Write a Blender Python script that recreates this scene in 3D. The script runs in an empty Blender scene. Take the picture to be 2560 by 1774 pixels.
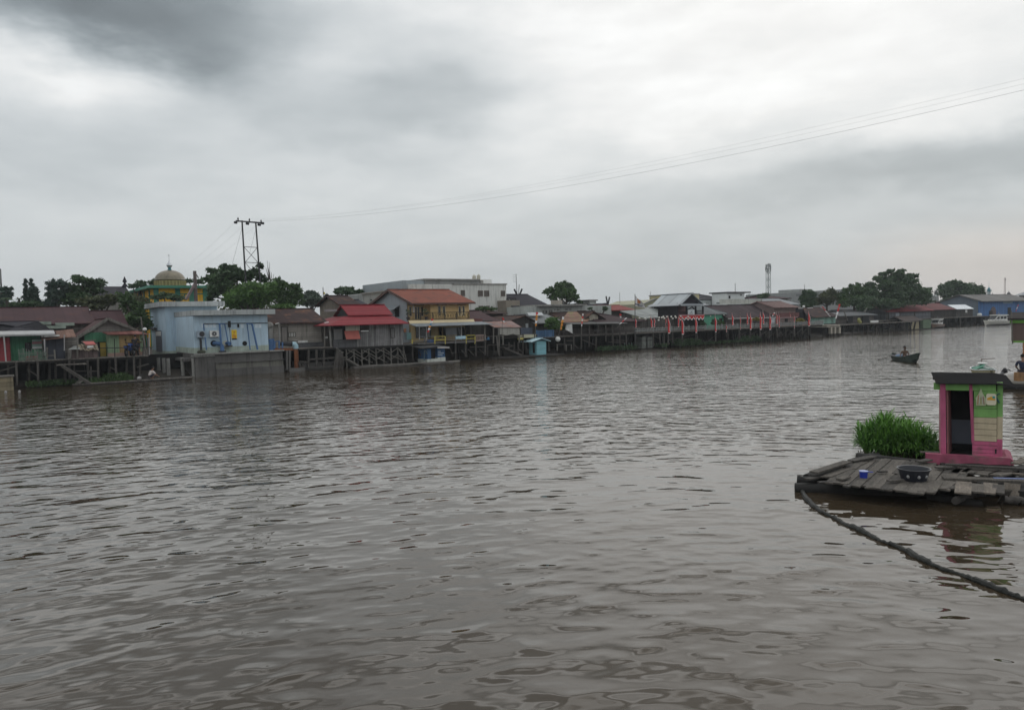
import bpy, bmesh, math, random
import numpy as np
from mathutils import Vector, Matrix
R = math.radians
rnd = random.Random(7)
scene = bpy.context.scene
COL = scene.collection
F_PX = 1850.0
CAM_H = 4.2
PITCH = math.atan(92.0 / F_PX)
ROLL = 0.026
cam_d = bpy.data.cameras.new("Camera")
cam = bpy.data.objects.new("Camera", cam_d)
COL.objects.link(cam)
cam_d.sensor_width = 36.0
cam_d.lens = 36.0 * F_PX / 2560.0
cam_d.clip_start = 0.1
cam_d.clip_end = 5000.0
ROT = (Matrix.Rotation(math.pi / 2 - PITCH, 3, 'X') @ Matrix.Rotation(-ROLL, 3, 'Z'))
cam.matrix_world = Matrix.Translation((0, 0, CAM_H)) @ ROT.to_4x4()
scene.camera = cam
EYE = Vector((0, 0, CAM_H))
def ray(px, py):
    d = ROT @ Vector(((px - 1280.0) / F_PX, -(py - 887.0) / F_PX, -1.0))
    return d
scene.view_settings.view_transform = 'Standard'
scene.view_settings.look = 'None'
scene.view_settings.gamma = 1.0
scene.view_settings.use_curve_mapping = False
scene.view_settings.exposure = 0.06
SUN_EL, SUN_AZ = R(42), R(22)      # azimuth from +Y towards +X
world = bpy.data.worlds.new("World")
scene.world = world
world.use_nodes = True
class NT:
    def __init__(s, tree):
        s.t = tree
    def n(s, typ, **kw):
        nd = s.t.nodes.new(typ)
        for k, v in kw.items():
            setattr(nd, k, v)
        return nd
    def link(s, a, b):
        s.t.links.new(a, b)
    def put(s, sock, val):
        if hasattr(val, 'links') or isinstance(val, bpy.types.NodeSocket):
            s.link(val, sock)
        else:
            sock.default_value = val
    def m(s, op, a, b=None, c=None, clamp=False):
        nd = s.n('ShaderNodeMath', operation=op, use_clamp=clamp)
        s.put(nd.inputs[0], a)
        if b is not None:
            s.put(nd.inputs[1], b)
        if c is not None:
            s.put(nd.inputs[2], c)
        return nd.outputs[0]
    def vm(s, op, a, b=None, sc=None):
        nd = s.n('ShaderNodeVectorMath', operation=op)
        s.put(nd.inputs[0], a)
        if b is not None:
            s.put(nd.inputs[1], b)
        if sc is not None:
            s.put(nd.inputs['Scale'], sc)
        return nd.outputs[0]
    def mix(s, f, a, b):
        nd = s.n('ShaderNodeMix', data_type='RGBA')
        s.put(nd.inputs[0], f)
        s.put(nd.inputs[6], a)
        s.put(nd.inputs[7], b)
        return nd.outputs[2]
    def rng(s, v, a, b, c, d, smooth=False):
        nd = s.n('ShaderNodeMapRange', clamp=True)
        if smooth:
            nd.interpolation_type = 'SMOOTHSTEP'
        s.put(nd.inputs[0], v)
        for i, q in enumerate((a, b, c, d)):
            s.put(nd.inputs[i + 1], q)
        return nd.outputs[0]
    def noise(s, vec, scale, detail=4, rough=.5, out=0, dist=0.0):
        nd = s.n('ShaderNodeTexNoise')
        if vec is not None:
            s.link(vec, nd.inputs['Vector'])
        nd.inputs['Scale'].default_value = scale
        nd.inputs['Detail'].default_value = detail
        nd.inputs['Roughness'].default_value = rough
        nd.inputs['Distortion'].default_value = dist
        return nd.outputs[out]
    def mapping(s, vec, loc=(0, 0, 0), rot=(0, 0, 0), sc=(1, 1, 1), typ='POINT'):
        nd = s.n('ShaderNodeMapping', vector_type=typ)
        s.link(vec, nd.inputs[0])
        if typ != 'NORMAL':
            nd.inputs[1].default_value = loc
        nd.inputs[2].default_value = rot
        nd.inputs[3].default_value = sc
        return nd.outputs[0]
def build_world():
    w = NT(world.node_tree)
    world.node_tree.nodes.clear()
    out = w.n('ShaderNodeOutputWorld')
    bg = w.n('ShaderNodeBackground')
    w.link(bg.outputs[0], out.inputs[0])
    sky = w.n('ShaderNodeTexSky', sky_type='NISHITA')
    sky.sun_disc = False
    sky.sun_elevation = SUN_EL
    sky.sun_rotation = SUN_AZ
    sky.air_density = 1.5
    sky.dust_density = 4.0
    tc = w.n('ShaderNodeTexCoord')
    d = tc.outputs['Generated']
    sep = w.n('ShaderNodeSeparateXYZ')
    w.link(d, sep.inputs[0])
    az = w.m('ARCTAN2', sep.outputs[0], sep.outputs[1])
    el = w.m('ARCSINE', sep.outputs[2])
    comb = w.n('ShaderNodeCombineXYZ')
    w.link(az, comb.inputs[0])
    w.link(el, comb.inputs[1])
    P = comb.outputs[0]
    st = w.mapping(P, sc=(1.0, 2.2, 1))
    wr = w.noise(st, 3.2, 5, .55, out=1)
    wr = w.vm('SCALE', w.vm('SUBTRACT', wr, (.5, .5, .5)), sc=.17)
    wr2 = w.noise(st, 11.0, 5, .6, out=1)
    wr = w.vm('ADD', wr, w.vm('SCALE', w.vm('SUBTRACT', wr2, (.5, .5, .5)), sc=.035))
    PW = w.vm('ADD', P, wr)
    PS = w.vm('ADD', P, w.vm('SCALE', wr, sc=.35))
    def blob(px, py, rx, ry, rot, soft=True, src=None):
        k = ray(px, py).normalized()
        a, e = math.atan2(k.x, k.y), math.asin(k.z)
        mp = w.mapping(src or PW, loc=(a, e, 0), rot=(0, 0, rot), sc=(rx / F_PX, ry / F_PX, 1), typ='TEXTURE')
        ln = w.n('ShaderNodeVectorMath', operation='LENGTH')
        w.link(mp, ln.inputs[0])
        return w.rng(ln.outputs[1], 0.15, 1.0, 1.0, 0.0, True)
    base = w.m('ADD', w.rng(el, 0.0, .16, .545, .66), w.rng(el, .16, .40, 0.0, .09))
    pl = w.mapping(P, sc=(1.6, 4.6, 1))
    cl = w.noise(pl, 1.7, 6, .52, dist=.35)
    base = w.m('MULTIPLY', base, w.rng(cl, .3, .7, .92, 1.07))
    fine = w.noise(w.mapping(P, sc=(2.4, 7.0, 1)), 5.0, 5, .5)
    base = w.m('MULTIPLY', base, w.rng(fine, .3, .7, .955, 1.05))
    for (px, py, rx, ry, ro, am) in ((1900, 110, 1050, 420, .05, .22), (2250, 320, 560, 110, .22, .13),
                                     (130, 150, 330, 110, -.15, .22), (170, 270, 330, 170, .2, .10), (1420, 150, 280, 200, 0, .07),
                                     (1750, 250, 420, 110, .05, .12), (800, 130, 190, 130, 0.4, .10)):
        base = w.m('MULTIPLY', base, w.m('ADD', 1.0, w.m('MULTIPLY', blob(px, py, rx, ry, ro), am)))
    for (px, py, rx, ry, ro, am) in ((30, -20, 480, 150, -.10, .52), (330, -5, 500, 165, -.16, .55), (640, -10, 400, 140, -.1, .34), (540, 110, 280, 140, -.5, .16),
                                     (1080, 262, 340, 80, .02, .20), (900, 230, 700, 170, .08, .16),
                                     (2450, 392, 640, 90, .12, .20), (2050, 440, 800, 90, .1, .13), (60, 390, 330, 120, 0, .14),
                                     (330, 330, 420, 160, 0, .08), (1800, 580, 1000, 170, .1, .08), (950, 370, 420, 100, -.1, .10)):
        base = w.m('MULTIPLY', base, w.m('SUBTRACT', 1.0, w.m('MULTIPLY', blob(px, py, rx, ry, ro), am)))
    hi = w.noise(w.mapping(P, sc=(1.4, 2.6, 1)), 3.6, 3, .45, dist=.4)
    hi = w.rng(hi, .43, .57, .42, 1.75, True)
    up = w.rng(el, .40, .49, 0.0, 1.0, True)
    dn = w.rng(el, .95, 1.3, 1.0, .35, True)
    up = w.m('MULTIPLY', up, dn)
    base = w.m('MULTIPLY', base, w.m('ADD', w.m('SUBTRACT', 1.0, up), w.m('MULTIPLY', up, hi)))
    warm = w.rng(base, .25, .85, 0.0, 1.0)
    tint = w.mix(warm, (.875, 1.0, 1.075, 1), (.985, 1.0, 1.0, 1))
    low = blob(2560, 690, 520, 170, 0, src=PS)
    tint = w.mix(w.m('MULTIPLY', low, .75), tint, (1.06, .985, .92, 1))
    cloud = w.vm('SCALE', tint, sc=w.m('MULTIPLY', base, 10.0))
    col = w.mix(.95, sky.outputs[0], cloud)
    w.link(col, bg.inputs[0])
    bg.inputs[1].default_value = 0.1
build_world()
sun_d = bpy.data.lights.new("Sun", 'SUN')
sun_d.energy = 0.5
sun_d.angle = R(110)
sun_d.color = (1.0, .96, .9)
sun = bpy.data.objects.new("Sun", sun_d)
COL.objects.link(sun)
sd = Vector((math.sin(SUN_AZ) * math.cos(SUN_EL), math.cos(SUN_AZ) * math.cos(SUN_EL), math.sin(SUN_EL)))
sun.rotation_euler = sd.to_track_quat('Z', 'Y').to_euler()
sun.location = (0, 0, 60)
CROPS = {0: (0, 0, 1), 1: (0, 620, 4.2), 2: (320, 520, 3.627), 3: (640, 700, 5.483), 4: (940, 660, 5.7575),
         5: (1260, 680, 5.7575), 6: (1560, 640, 5.7575), 7: (1860, 640, 5.7575), 8: (2160, 640, 4.9875),
         9: (1960, 920, 3.838), 10: (2300, 920, 6.138), 11: (2400, 760, 7.256), 12: (0, 820, 9.975),
         13: (200, 820, 9.975), 14: (1020, 790, 11.515), 15: (1560, 720, 9.975), 16: (2200, 850, 17.715),
         17: (2400, 1120, 9.975), 18: (2000, 1220, 4.1125), 19: (500, 700, 8.867)}
def pix(n, x, y):
    ox, oy, k = CROPS[n]
    return ox + x / k, oy + y / k
class Frame:
    """Level frame: t along, s away, z up."""
    def __init__(s, ox, oy, ang):
        s.o = Vector((ox, oy, 0))
        s.ang = ang
        s.u = Vector((math.cos(ang), math.sin(ang), 0))
        s.w = Vector((-math.sin(ang), math.cos(ang), 0))
    def W(s, t, q, z):
        return s.o + s.u * t + s.w * q + Vector((0, 0, z))
    def L(s, p):
        r = Vector(p) - s.o
        return (r.dot(s.u), r.dot(s.w), p[2])
    def S(s, n, x, y, q):
        d = ray(*pix(n, x, y))
        k = (q - (EYE - s.o).dot(s.w)) / d.dot(s.w)
        p = EYE + d * k
        return (p - s.o).dot(s.u), p.z
    def T(s, n, x, y, t):
        d = ray(*pix(n, x, y))
        k = (t - (EYE - s.o).dot(s.u)) / d.dot(s.u)
        p = EYE + d * k
        return (p - s.o).dot(s.w), p.z
    def Z(s, n, x, y, z):
        d = ray(*pix(n, x, y))
        k = (z - EYE.z) / d.z
        p = EYE + d * k
        return (p - s.o).dot(s.u), (p - s.o).dot(s.w)
    def rect(s, n, x0, y0, x1, y1, q):
        mx, my = (x0 + x1) / 2, (y0 + y1) / 2
        return (s.S(n, x0, my, q)[0], s.S(n, x1, my, q)[0], s.S(n, mx, y1, q)[1], s.S(n, mx, y0, q)[1])
    def mpp(s, n, x, y, q):
        """metres per crop pixel there"""
        d = ray(*pix(n, x, y))
        k = (q - (EYE - s.o).dot(s.w)) / d.dot(s.w)
        return k / F_PX / CROPS[n][2]
BANK = Frame(-33.0, 55.8, R(35))
ZD = 2.0
INFO = {}
class MB:
    def __init__(s):
        s.v = []
        s.f = []
    def poly(s, pts):
        i = len(s.v)
        s.v += [tuple(p) for p in pts]
        s.f.append(tuple(range(i, i + len(pts))))
        return s
    def hexa(s, p):
        i = len(s.v)
        s.v += [tuple(q) for q in p]
        for f in ((3, 2, 1, 0), (4, 5, 6, 7), (0, 1, 5, 4), (1, 2, 6, 5), (2, 3, 7, 6), (3, 0, 4, 7)):
            s.f.append(tuple(i + k for k in f))
        return s
    def box(s, a, b, c, d, e, f):
        return s.hexa([(a, c, e), (b, c, e), (b, d, e), (a, d, e), (a, c, f), (b, c, f), (b, d, f), (a, d, f)])
    def slab(s, pts, off):
        n = len(pts)
        i = len(s.v)
        s.v += [tuple(p) for p in pts] + [(p[0] + off[0], p[1] + off[1], p[2] + off[2]) for p in pts]
        s.f.append(tuple(range(i, i + n)))
        s.f.append(tuple(range(i + 2 * n - 1, i + n - 1, -1)))
        for k in range(n):
            j = (k + 1) % n
            s.f.append((i + k, i + n + k, i + n + j, i + j))
        return s
    def bar(s, a, b, w, h=None, up=(0, 0, 1)):
        a, b = Vector(a), Vector(b)
        h = h or w
        d = (b - a).normalized()
        up = Vector(up)
        if abs(d.dot(up)) > .95:
            up = Vector((1, 0, 0))
        x = d.cross(up).normalized() * (w / 2)
        y = x.normalized().cross(d) * (h / 2)
        return s.hexa([a - x - y, a + x - y, a + x + y, a - x + y, b - x - y, b + x - y, b + x + y, b - x + y])
    def tube(s, pts, r, n=8):
        pts = [Vector(p) for p in pts]
        rs = r if isinstance(r, (list, tuple)) else [r] * len(pts)
        i0 = len(s.v)
        ref = Vector((0.13, 0.31, 1))
        for k, p in enumerate(pts):
            d = (pts[min(k + 1, len(pts) - 1)] - pts[max(k - 1, 0)]).normalized()
            if abs(d.dot(ref.normalized())) > .97:
                ref = Vector((1, .2, 0))
            x = d.cross(ref).normalized()
            y = d.cross(x)
            for j in range(n):
                a = 2 * math.pi * j / n
                s.v.append(tuple(p + (x * math.cos(a) + y * math.sin(a)) * rs[k]))
        for k in range(len(pts) - 1):
            for j in range(n):
                a, b = i0 + k * n + j, i0 + k * n + (j + 1) % n
                s.f.append((a, b, b + n, a + n))
        s.f.append(tuple(i0 + j for j in range(n - 1, -1, -1)))
        e = i0 + (len(pts) - 1) * n
        s.f.append(tuple(e + j for j in range(n)))
        return s
    def lathe(s, c, prof, n=16):
        i0 = len(s.v)
        for r, z in prof:
            for j in range(n):
                a = 2 * math.pi * j / n
                s.v.append((c[0] + r * math.cos(a), c[1] + r * math.sin(a), c[2] + z))
        for k in range(len(prof) - 1):
            for j in range(n):
                a, b = i0 + k * n + j, i0 + k * n + (j + 1) % n
                s.f.append((a, b, b + n, a + n))
        s.f.append(tuple(i0 + j for j in range(n - 1, -1, -1)))
        e = i0 + (len(prof) - 1) * n
        s.f.append(tuple(e + j for j in range(n)))
        return s
    def ell(s, c, rx, ry, rz, n=12, m=8):
        prof = [(max(.02, math.sin(math.pi * k / m)), -math.cos(math.pi * k / m)) for k in range(m + 1)]
        i = len(s.v)
        s.lathe((0, 0, 0), prof, n)
        for k in range(i, len(s.v)):
            v = s.v[k]
            s.v[k] = (c[0] + v[0] * rx, c[1] + v[1] * ry, c[2] + v[2] * rz)
        return s
    def disc(s, c, r, ax, th=.03, n=16):
        """flat disc of thickness th facing axis ax ('s' or 't')"""
        if ax == 's':
            p = [(c[0] + r * math.cos(2 * math.pi * k / n), c[1], c[2] + r * math.sin(2 * math.pi * k / n)) for k in range(n)]
            return s.slab(p, (0, -th, 0))
        p = [(c[0], c[1] + r * math.cos(2 * math.pi * k / n), c[2] + r * math.sin(2 * math.pi * k / n)) for k in range(n)]
        return s.slab(p, (-th, 0, 0))
    def build(s, name, mat, parent=None, base=None, frame=None, smooth=False, fixn=True):
        if parent is not None:
            frame, base = INFO[parent.name]
        frame = frame or BANK
        if base is None:
            a = np.array(s.v)
            base = (float(a[:, 0].mean()), float(a[:, 1].mean()), float(a[:, 2].min()))
        me = bpy.data.meshes.new(name)
        me.from_pydata([(v[0] - base[0], v[1] - base[1], v[2] - base[2]) for v in s.v], [], s.f)
        if fixn:
            bm = bmesh.new()
            bm.from_mesh(me)
            bmesh.ops.recalc_face_normals(bm, faces=bm.faces)
            bm.to_mesh(me)
            bm.free()
        if smooth:
            me.polygons.foreach_set('use_smooth', [True] * len(me.polygons))
            me.set_sharp_from_angle(angle=R(40))
        me.materials.append(mat)
        o = bpy.data.objects.new(name, me)
        COL.objects.link(o)
        if parent is None:
            o.location = frame.W(*base)
            o.rotation_euler = (0, 0, frame.ang)
        else:
            o.parent = parent
        INFO[o.name] = (frame, base)
        return o
def tag(o, label=None, cat=None, group=None, kind=None):
    if label:
        o['label'] = label
    if cat:
        o['category'] = cat
    if group:
        o['group'] = group
    if kind:
        o['kind'] = kind
    return o
def thing(name, label, cat, base=(0, 0, 0), frame=None, group=None):
    frame = frame or BANK
    o = bpy.data.objects.new(name, None)
    o.empty_display_size = .3
    COL.objects.link(o)
    o.location = frame.W(*base)
    o.rotation_euler = (0, 0, frame.ang)
    INFO[o.name] = (frame, tuple(base))
    return tag(o, label, cat, group)
def copy_tree(o, parent=None):
    c = o.copy()
    COL.objects.link(c)
    if parent is not None:
        c.parent = parent
    for ch in list(o.children):
        copy_tree(ch, c)
    return c
MATS = {}
def mat(name, c, rough=.75, var=.18, sc=1.6, streak=0.0, lines=None, metal=0.0, rust=None, spec=.35, bump=0.0, tone=.18):
    """c base colour; lines=(axis, spacing, darkness); streak=vertical grime; rust=(colour, amount)"""
    if name in MATS:
        return MATS[name]
    if 'roof' in name and 'silver' not in name:
        spec = min(spec, .08)
    m = bpy.data.materials.new(name)
    m.use_nodes = True
    w = NT(m.node_tree)
    b = m.node_tree.nodes['Principled BSDF']
    b.inputs['Roughness'].default_value = rough
    b.inputs['Metallic'].default_value = metal
    b.inputs['Specular IOR Level'].default_value = spec
    tc = w.n('ShaderNodeTexCoord')
    P = tc.outputs['Object']
    n1 = w.noise(P, sc, 6, .6)
    f = w.rng(n1, .25, .75, 1 - var, 1 + var)
    n2 = w.noise(P, sc * .23, 3, .5)
    f = w.m('MULTIPLY', f, w.rng(n2, .3, .7, 1 - var * .6, 1 + var * .6))
    hgt = n1
    if lines:
        ax, wd, dk = lines
        sp = w.n('ShaderNodeSeparateXYZ')
        w.link(P, sp.inputs[0])
        cs = {'x': sp.outputs[0], 'y': sp.outputs[1], 'z': sp.outputs[2]}
        if ax == 'xy':
            co = w.m('ADD', sp.outputs[0], sp.outputs[1])
        else:
            co = cs[ax]
        co = w.m('DIVIDE', co, wd)
        fr = w.m('FRACT', co)
        ln = w.m('LESS_THAN', w.m('ABSOLUTE', w.m('SUBTRACT', fr, .5)), .43)
        wn = w.n('ShaderNodeTexWhiteNoise', noise_dimensions='1D')
        w.link(w.m('FLOOR', co), wn.inputs['W'])
        f = w.m('MULTIPLY', f, w.rng(ln, 0, 1, 1 - dk, 1))
        f = w.m('MULTIPLY', f, w.rng(wn.outputs[0], 0, 1, 1 - tone, 1 + tone))
    col = w.vm('SCALE', tuple(c[:3]), sc=f)
    if rust:
        rc, ra = rust
        n3 = w.noise(P, .9, 7, .65)
        k = w.rng(n3, .62 - ra * .35, .74 - ra * .25, 0, 1, True)
        rn = w.vm('SCALE', tuple(rc), sc=w.rng(w.noise(P, 5, 4), .3, .7, .6, 1.3))
        nd = w.n('ShaderNodeMix', data_type='VECTOR')
        w.link(k, nd.inputs[0])
        w.link(col, nd.inputs[4])
        w.link(rn, nd.inputs[5])
        col = nd.outputs[1]
    if streak:
        mp = w.mapping(P, sc=(2.3, 2.3, .22))
        n4 = w.noise(mp, 1.5, 6, .7)
        k = w.rng(n4, .46, .70, 1.0, 1.0 - streak, True)
        col = w.vm('SCALE', col, sc=k)
    w.link(col, b.inputs['Base Color'])
    if bump:
        bp = w.n('ShaderNodeBump')
        bp.inputs['Strength'].default_value = bump
        bp.inputs['Distance'].default_value = .03
        w.link(w.noise(P, sc * 6, 5, .6), bp.inputs['Height'])
        w.link(bp.outputs[0], b.inputs['Normal'])
    MATS[name] = m
    return m
def glass(name='dark_glass', c=(.012, .014, .018), rough=.12):
    return mat(name, c, rough, .2, 1.0, spec=.5)
def leafmat(name, dark, light, sat=1.0):
    if name in MATS:
        return MATS[name]
    m = bpy.data.materials.new(name)
    m.use_nodes = True
    w = NT(m.node_tree)
    b = m.node_tree.nodes['Principled BSDF']
    b.inputs['Roughness'].default_value = .6
    b.inputs['Specular IOR Level'].default_value = .25
    g = w.n('ShaderNodeNewGeometry')
    tc = w.n('ShaderNodeTexCoord')
    nz = w.noise(tc.outputs['Object'], .55, 3, .6)
    k = w.m('ADD', w.m('MULTIPLY', g.outputs['Random Per Island'], .6), w.rng(nz, .3, .7, -.1, .5), clamp=True)
    col = w.mix(k, tuple(dark) + (1,), tuple(light) + (1,))
    w.link(col, b.inputs['Base Color'])
    tr = w.n('ShaderNodeBsdfTranslucent')
    w.link(col, tr.inputs[0])
    mx = w.n('ShaderNodeMixShader')
    mx.inputs[0].default_value = .22
    w.link(b.outputs[0], mx.inputs[1])
    w.link(tr.outputs[0], mx.inputs[2])
    w.link(mx.outputs[0], m.node_tree.nodes['Material Output'].inputs[0])
    MATS[name] = m
    return m
B = BANK
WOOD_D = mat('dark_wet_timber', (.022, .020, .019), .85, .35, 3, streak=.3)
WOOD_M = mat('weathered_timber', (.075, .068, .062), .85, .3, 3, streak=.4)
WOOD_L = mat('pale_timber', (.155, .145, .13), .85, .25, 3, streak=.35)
PLANK_V = mat('grey_vertical_planks', (.205, .20, .20), .85, .22, 2, streak=.55, lines=('xy', .19, .55), tone=.3)
PLANK_H = mat('grey_horizontal_planks', (.20, .185, .17), .85, .22, 2, streak=.4, lines=('z', .2, .4), tone=.2)
PLANK_DK = mat('dark_planks', (.06, .055, .052), .85, .3, 2, streak=.4, lines=('xy', .2, .45), tone=.25)
PLANK_DKH = mat('dark_clapboard', (.085, .075, .07), .85, .3, 2, streak=.35, lines=('z', .2, .4), tone=.25)
DECKM = mat('deck_boards', (.15, .135, .12), .85, .25, 3, lines=('x', .2, .5), tone=.3)
CONC = mat('weathered_concrete', (.27, .265, .25), .85, .16, 1.5, streak=.5)
CONC_D = mat('wet_dark_concrete', (.115, .11, .105), .8, .25, 1.5, streak=.45)
WHITE = mat('white_paint', (.72, .72, .70), .6, .1, 2, streak=.2)
BLACK = mat('black_and_dark_openings', (.012, .012, .014), .8, .3, 2)  # plain black; also stands in for shade inside doorways and openings
STEEL = mat('galvanised_steel', (.22, .22, .225), .5, .15, 3, metal=.3)
STEEL_D = mat('dark_steel', (.03, .03, .034), .6, .2, 3)
MAROON = mat('maroon_sheet_roof', (.058, .030, .034), .7, .14, .8, lines=('x', .75, .12), rust=((.085, .04, .03), .2), tone=.07)
MAROON_Y = mat('maroon_sheet_roof_turned', (.066, .034, .035), .7, .14, .8, lines=('y', .75, .12), rust=((.09, .045, .032), .25), tone=.07)
BROWNROOF = mat('brown_sheet_roof', (.046, .030, .030), .75, .18, .9, lines=('x', .75, .15), rust=((.13, .065, .04), .3), tone=.1)
BROWNROOF_Y = mat('brown_sheet_roof_turned', (.050, .033, .031), .75, .18, .9, lines=('y', .75, .15), rust=((.13, .065, .04), .3), tone=.1)
DARKROOF = mat('charcoal_sheet_roof', (.030, .029, .037), .7, .15, .8, lines=('x', .75, .12), tone=.08)
DARKROOF_Y = mat('charcoal_sheet_roof_turned', (.030, .029, .037), .7, .15, .8, lines=('y', .75, .12), tone=.08)
RUSTM = mat('rusty_iron', (.20, .075, .035), .85, .35, 3, streak=.3)
GLASS = glass()
def window(root, n, x0, y0, x1, y1, s, fm=None, pm=None, bars=0, name='window', fw=.07, hbars=0):
    t0, t1, z0, z1 = B.rect(n, x0, y0, x1, y1, s)
    return window_m(root, t0, t1, z0, z1, s, fm, pm, bars, name, fw, hbars)
def window_m(root, t0, t1, z0, z1, s, fm=None, pm=None, bars=0, name='window', fw=.07, hbars=0):
    m = MB()
    a, b = s - .06, s + .02
    m.box(t0, t0 + fw, a, b, z0, z1).box(t1 - fw, t1, a, b, z0, z1)
    m.box(t0 + fw, t1 - fw, a, b, z0, z0 + fw).box(t0 + fw, t1 - fw, a, b, z1 - fw, z1)
    for k in range(bars):
        q = t0 + (t1 - t0) * (k + 1) / (bars + 1)
        m.box(q - fw * .4, q + fw * .4, a + .004, b, z0 + fw, z1 - fw)
    for k in range(hbars):
        q = z0 + (z1 - z0) * (k + 1) / (hbars + 1)
        m.box(t0 + fw, t1 - fw, a + .008, b, q - .025, q + .025)
    f = m.build(name, fm or WOOD_M, root)
    MB().box(t0 + fw * .6, t1 - fw * .6, s - .022, s + .015, z0 + fw * .6, z1 - fw * .6).build('pane', pm or GLASS, f)
    return f
def panel(root, n, x0, y0, x1, y1, s, m, name='panel', th=.05):
    t0, t1, z0, z1 = B.rect(n, x0, y0, x1, y1, s)
    return MB().box(t0, t1, s - th, s + .01, z0, z1).build(name, m, root)
def gt_roof(m, t0, t1, s0, s1, ze, zr, th=.09, sm=None, zb=None):
    sm = (s0 + s1) / 2 if sm is None else sm
    zb = ze if zb is None else zb
    m.slab([(t0, s0, ze), (t1, s0, ze), (t1, sm, zr), (t0, sm, zr)], (0, 0, -th))
    m.slab([(t0, sm, zr), (t1, sm, zr), (t1, s1, zb), (t0, s1, zb)], (0, 0, -th))
    m.bar((t0 - .02, sm, zr + .02), (t1 + .02, sm, zr + .02), .22, .06)
def gs_roof(m, t0, t1, s0, s1, ze, zr, tm=None, th=.09, ze1=None):
    tm = (t0 + t1) / 2 if tm is None else tm
    ze1 = ze if ze1 is None else ze1
    m.slab([(t0, s0, ze), (tm, s0, zr), (tm, s1, zr), (t0, s1, ze)], (0, 0, -th))
    m.slab([(tm, s0, zr), (t1, s0, ze1), (t1, s1, ze1), (tm, s1, zr)], (0, 0, -th))
    m.bar((tm, s0 - .02, zr + .02), (tm, s1, zr + .02), .22, .06)
def hip_roof(m, t0, t1, s0, s1, ze, zr, r0, r1, sm=None, th=.1):
    sm = (s0 + s1) / 2 if sm is None else sm
    a, b, c, d = (t0, s0, ze), (t1, s0, ze), (t1, s1, ze), (t0, s1, ze)
    e, f = (r0, sm, zr), (r1, sm, zr)
    for q in ((a, b, f, e), (b, c, f), (c, d, e, f), (d, a, e)):
        m.slab(q, (0, 0, -th))
    m.bar(e, f, .2, .06)
    for p, q in ((a, e), (b, f)):
        m.bar(p, q, .16, .06)
def wall_gt(m, t0, t1, s0, s1, zb, ze, zr, sm=None, zbk=None):
    sm = (s0 + s1) / 2 if sm is None else sm
    m.slab([(t0, s0, zb), (t0, s1, zb), (t0, s1, zbk or ze), (t0, sm, zr), (t0, s0, ze)], (t1 - t0, 0, 0))
def wall_gs(m, t0, t1, s0, s1, zb, ze, zr, tm=None, ze1=None):
    tm = (t0 + t1) / 2 if tm is None else tm
    m.slab([(t0, s0, zb), (t1, s0, zb), (t1, s0, ze1 or ze), (tm, s0, zr), (t0, s0, ze)], (0, s1 - s0, 0))
def house_t(name, label, cat, n, s, dep, L, Rr, yb, yr, wm, rm, oh=.5, oht=.4, zb=None, th=.1, sm=None):
    """ridge parallel to the bank. L,Rr=(x,y) ends of the front eave in the crop; yr ridge height near the middle"""
    t0, z0 = B.S(n, L[0], L[1], s)
    t1, z1 = B.S(n, Rr[0], Rr[1], s)
    ze = (z0 + z1) / 2
    sm = s + dep / 2
    zr = B.S(n, (L[0] + Rr[0]) / 2 - dep * 2, yr, sm)[1]
    if zb is None:
        zb = B.S(n, (L[0] + Rr[0]) / 2, yb, s + oh)[1]
    root = thing(name, label, cat, ((t0 + t1) / 2, s + oh, zb))
    a, b = s + oh, s + dep - oh
    fr = oh / (dep / 2)
    m = MB()
    wall_gt(m, t0 + oht, t1 - oht, a, b, zb, ze + (zr - ze) * fr - th, zr - th)
    m.build('wall', wm, root)
    m = MB()
    gt_roof(m, t0, t1, s, s + dep, ze, zr, th)
    m.build('roof', rm, root)
    return root, dict(t0=t0, t1=t1, s=s, sw=a, sb=b, ze=ze, zr=zr, zb=zb, sm=sm)
def house_s(name, label, cat, n, s, dep, Lp, Ap, Rp, yb, wm, rm, oh=.5, oht=.5, zb=None, th=.1, inset=.4, base_n=None):
    """gable faces the river: left eave, apex, right eave as crop points"""
    t0, z0 = B.S(n, *Lp, s)
    t1, z1 = B.S(n, *Rp, s)
    tm, zr = B.S(n, *Ap, s)
    if zb is None:
        zb = B.S(n, Ap[0], yb, s + inset)[1]
    root = thing(name, label, cat, (tm, s + inset, zb))
    f0, f1 = oht / max(.2, tm - t0), oht / max(.2, t1 - tm)
    m = MB()
    wall_gs(m, t0 + oht, t1 - oht, s + inset, s + dep - .3, zb, z0 + (zr - z0) * f0 - th - .01, zr - th - .01, tm, z1 + (zr - z1) * f1 - th - .01)
    m.build('wall', wm, root)
    m = MB()
    gs_roof(m, t0, t1, s, s + dep, z0, zr, tm, th, z1)
    m.build('roof', rm, root)
    return root, dict(t0=t0, t1=t1, tm=tm, s=s, sw=s + inset, ze=z0, ze1=z1, zr=zr, zb=zb)
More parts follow.
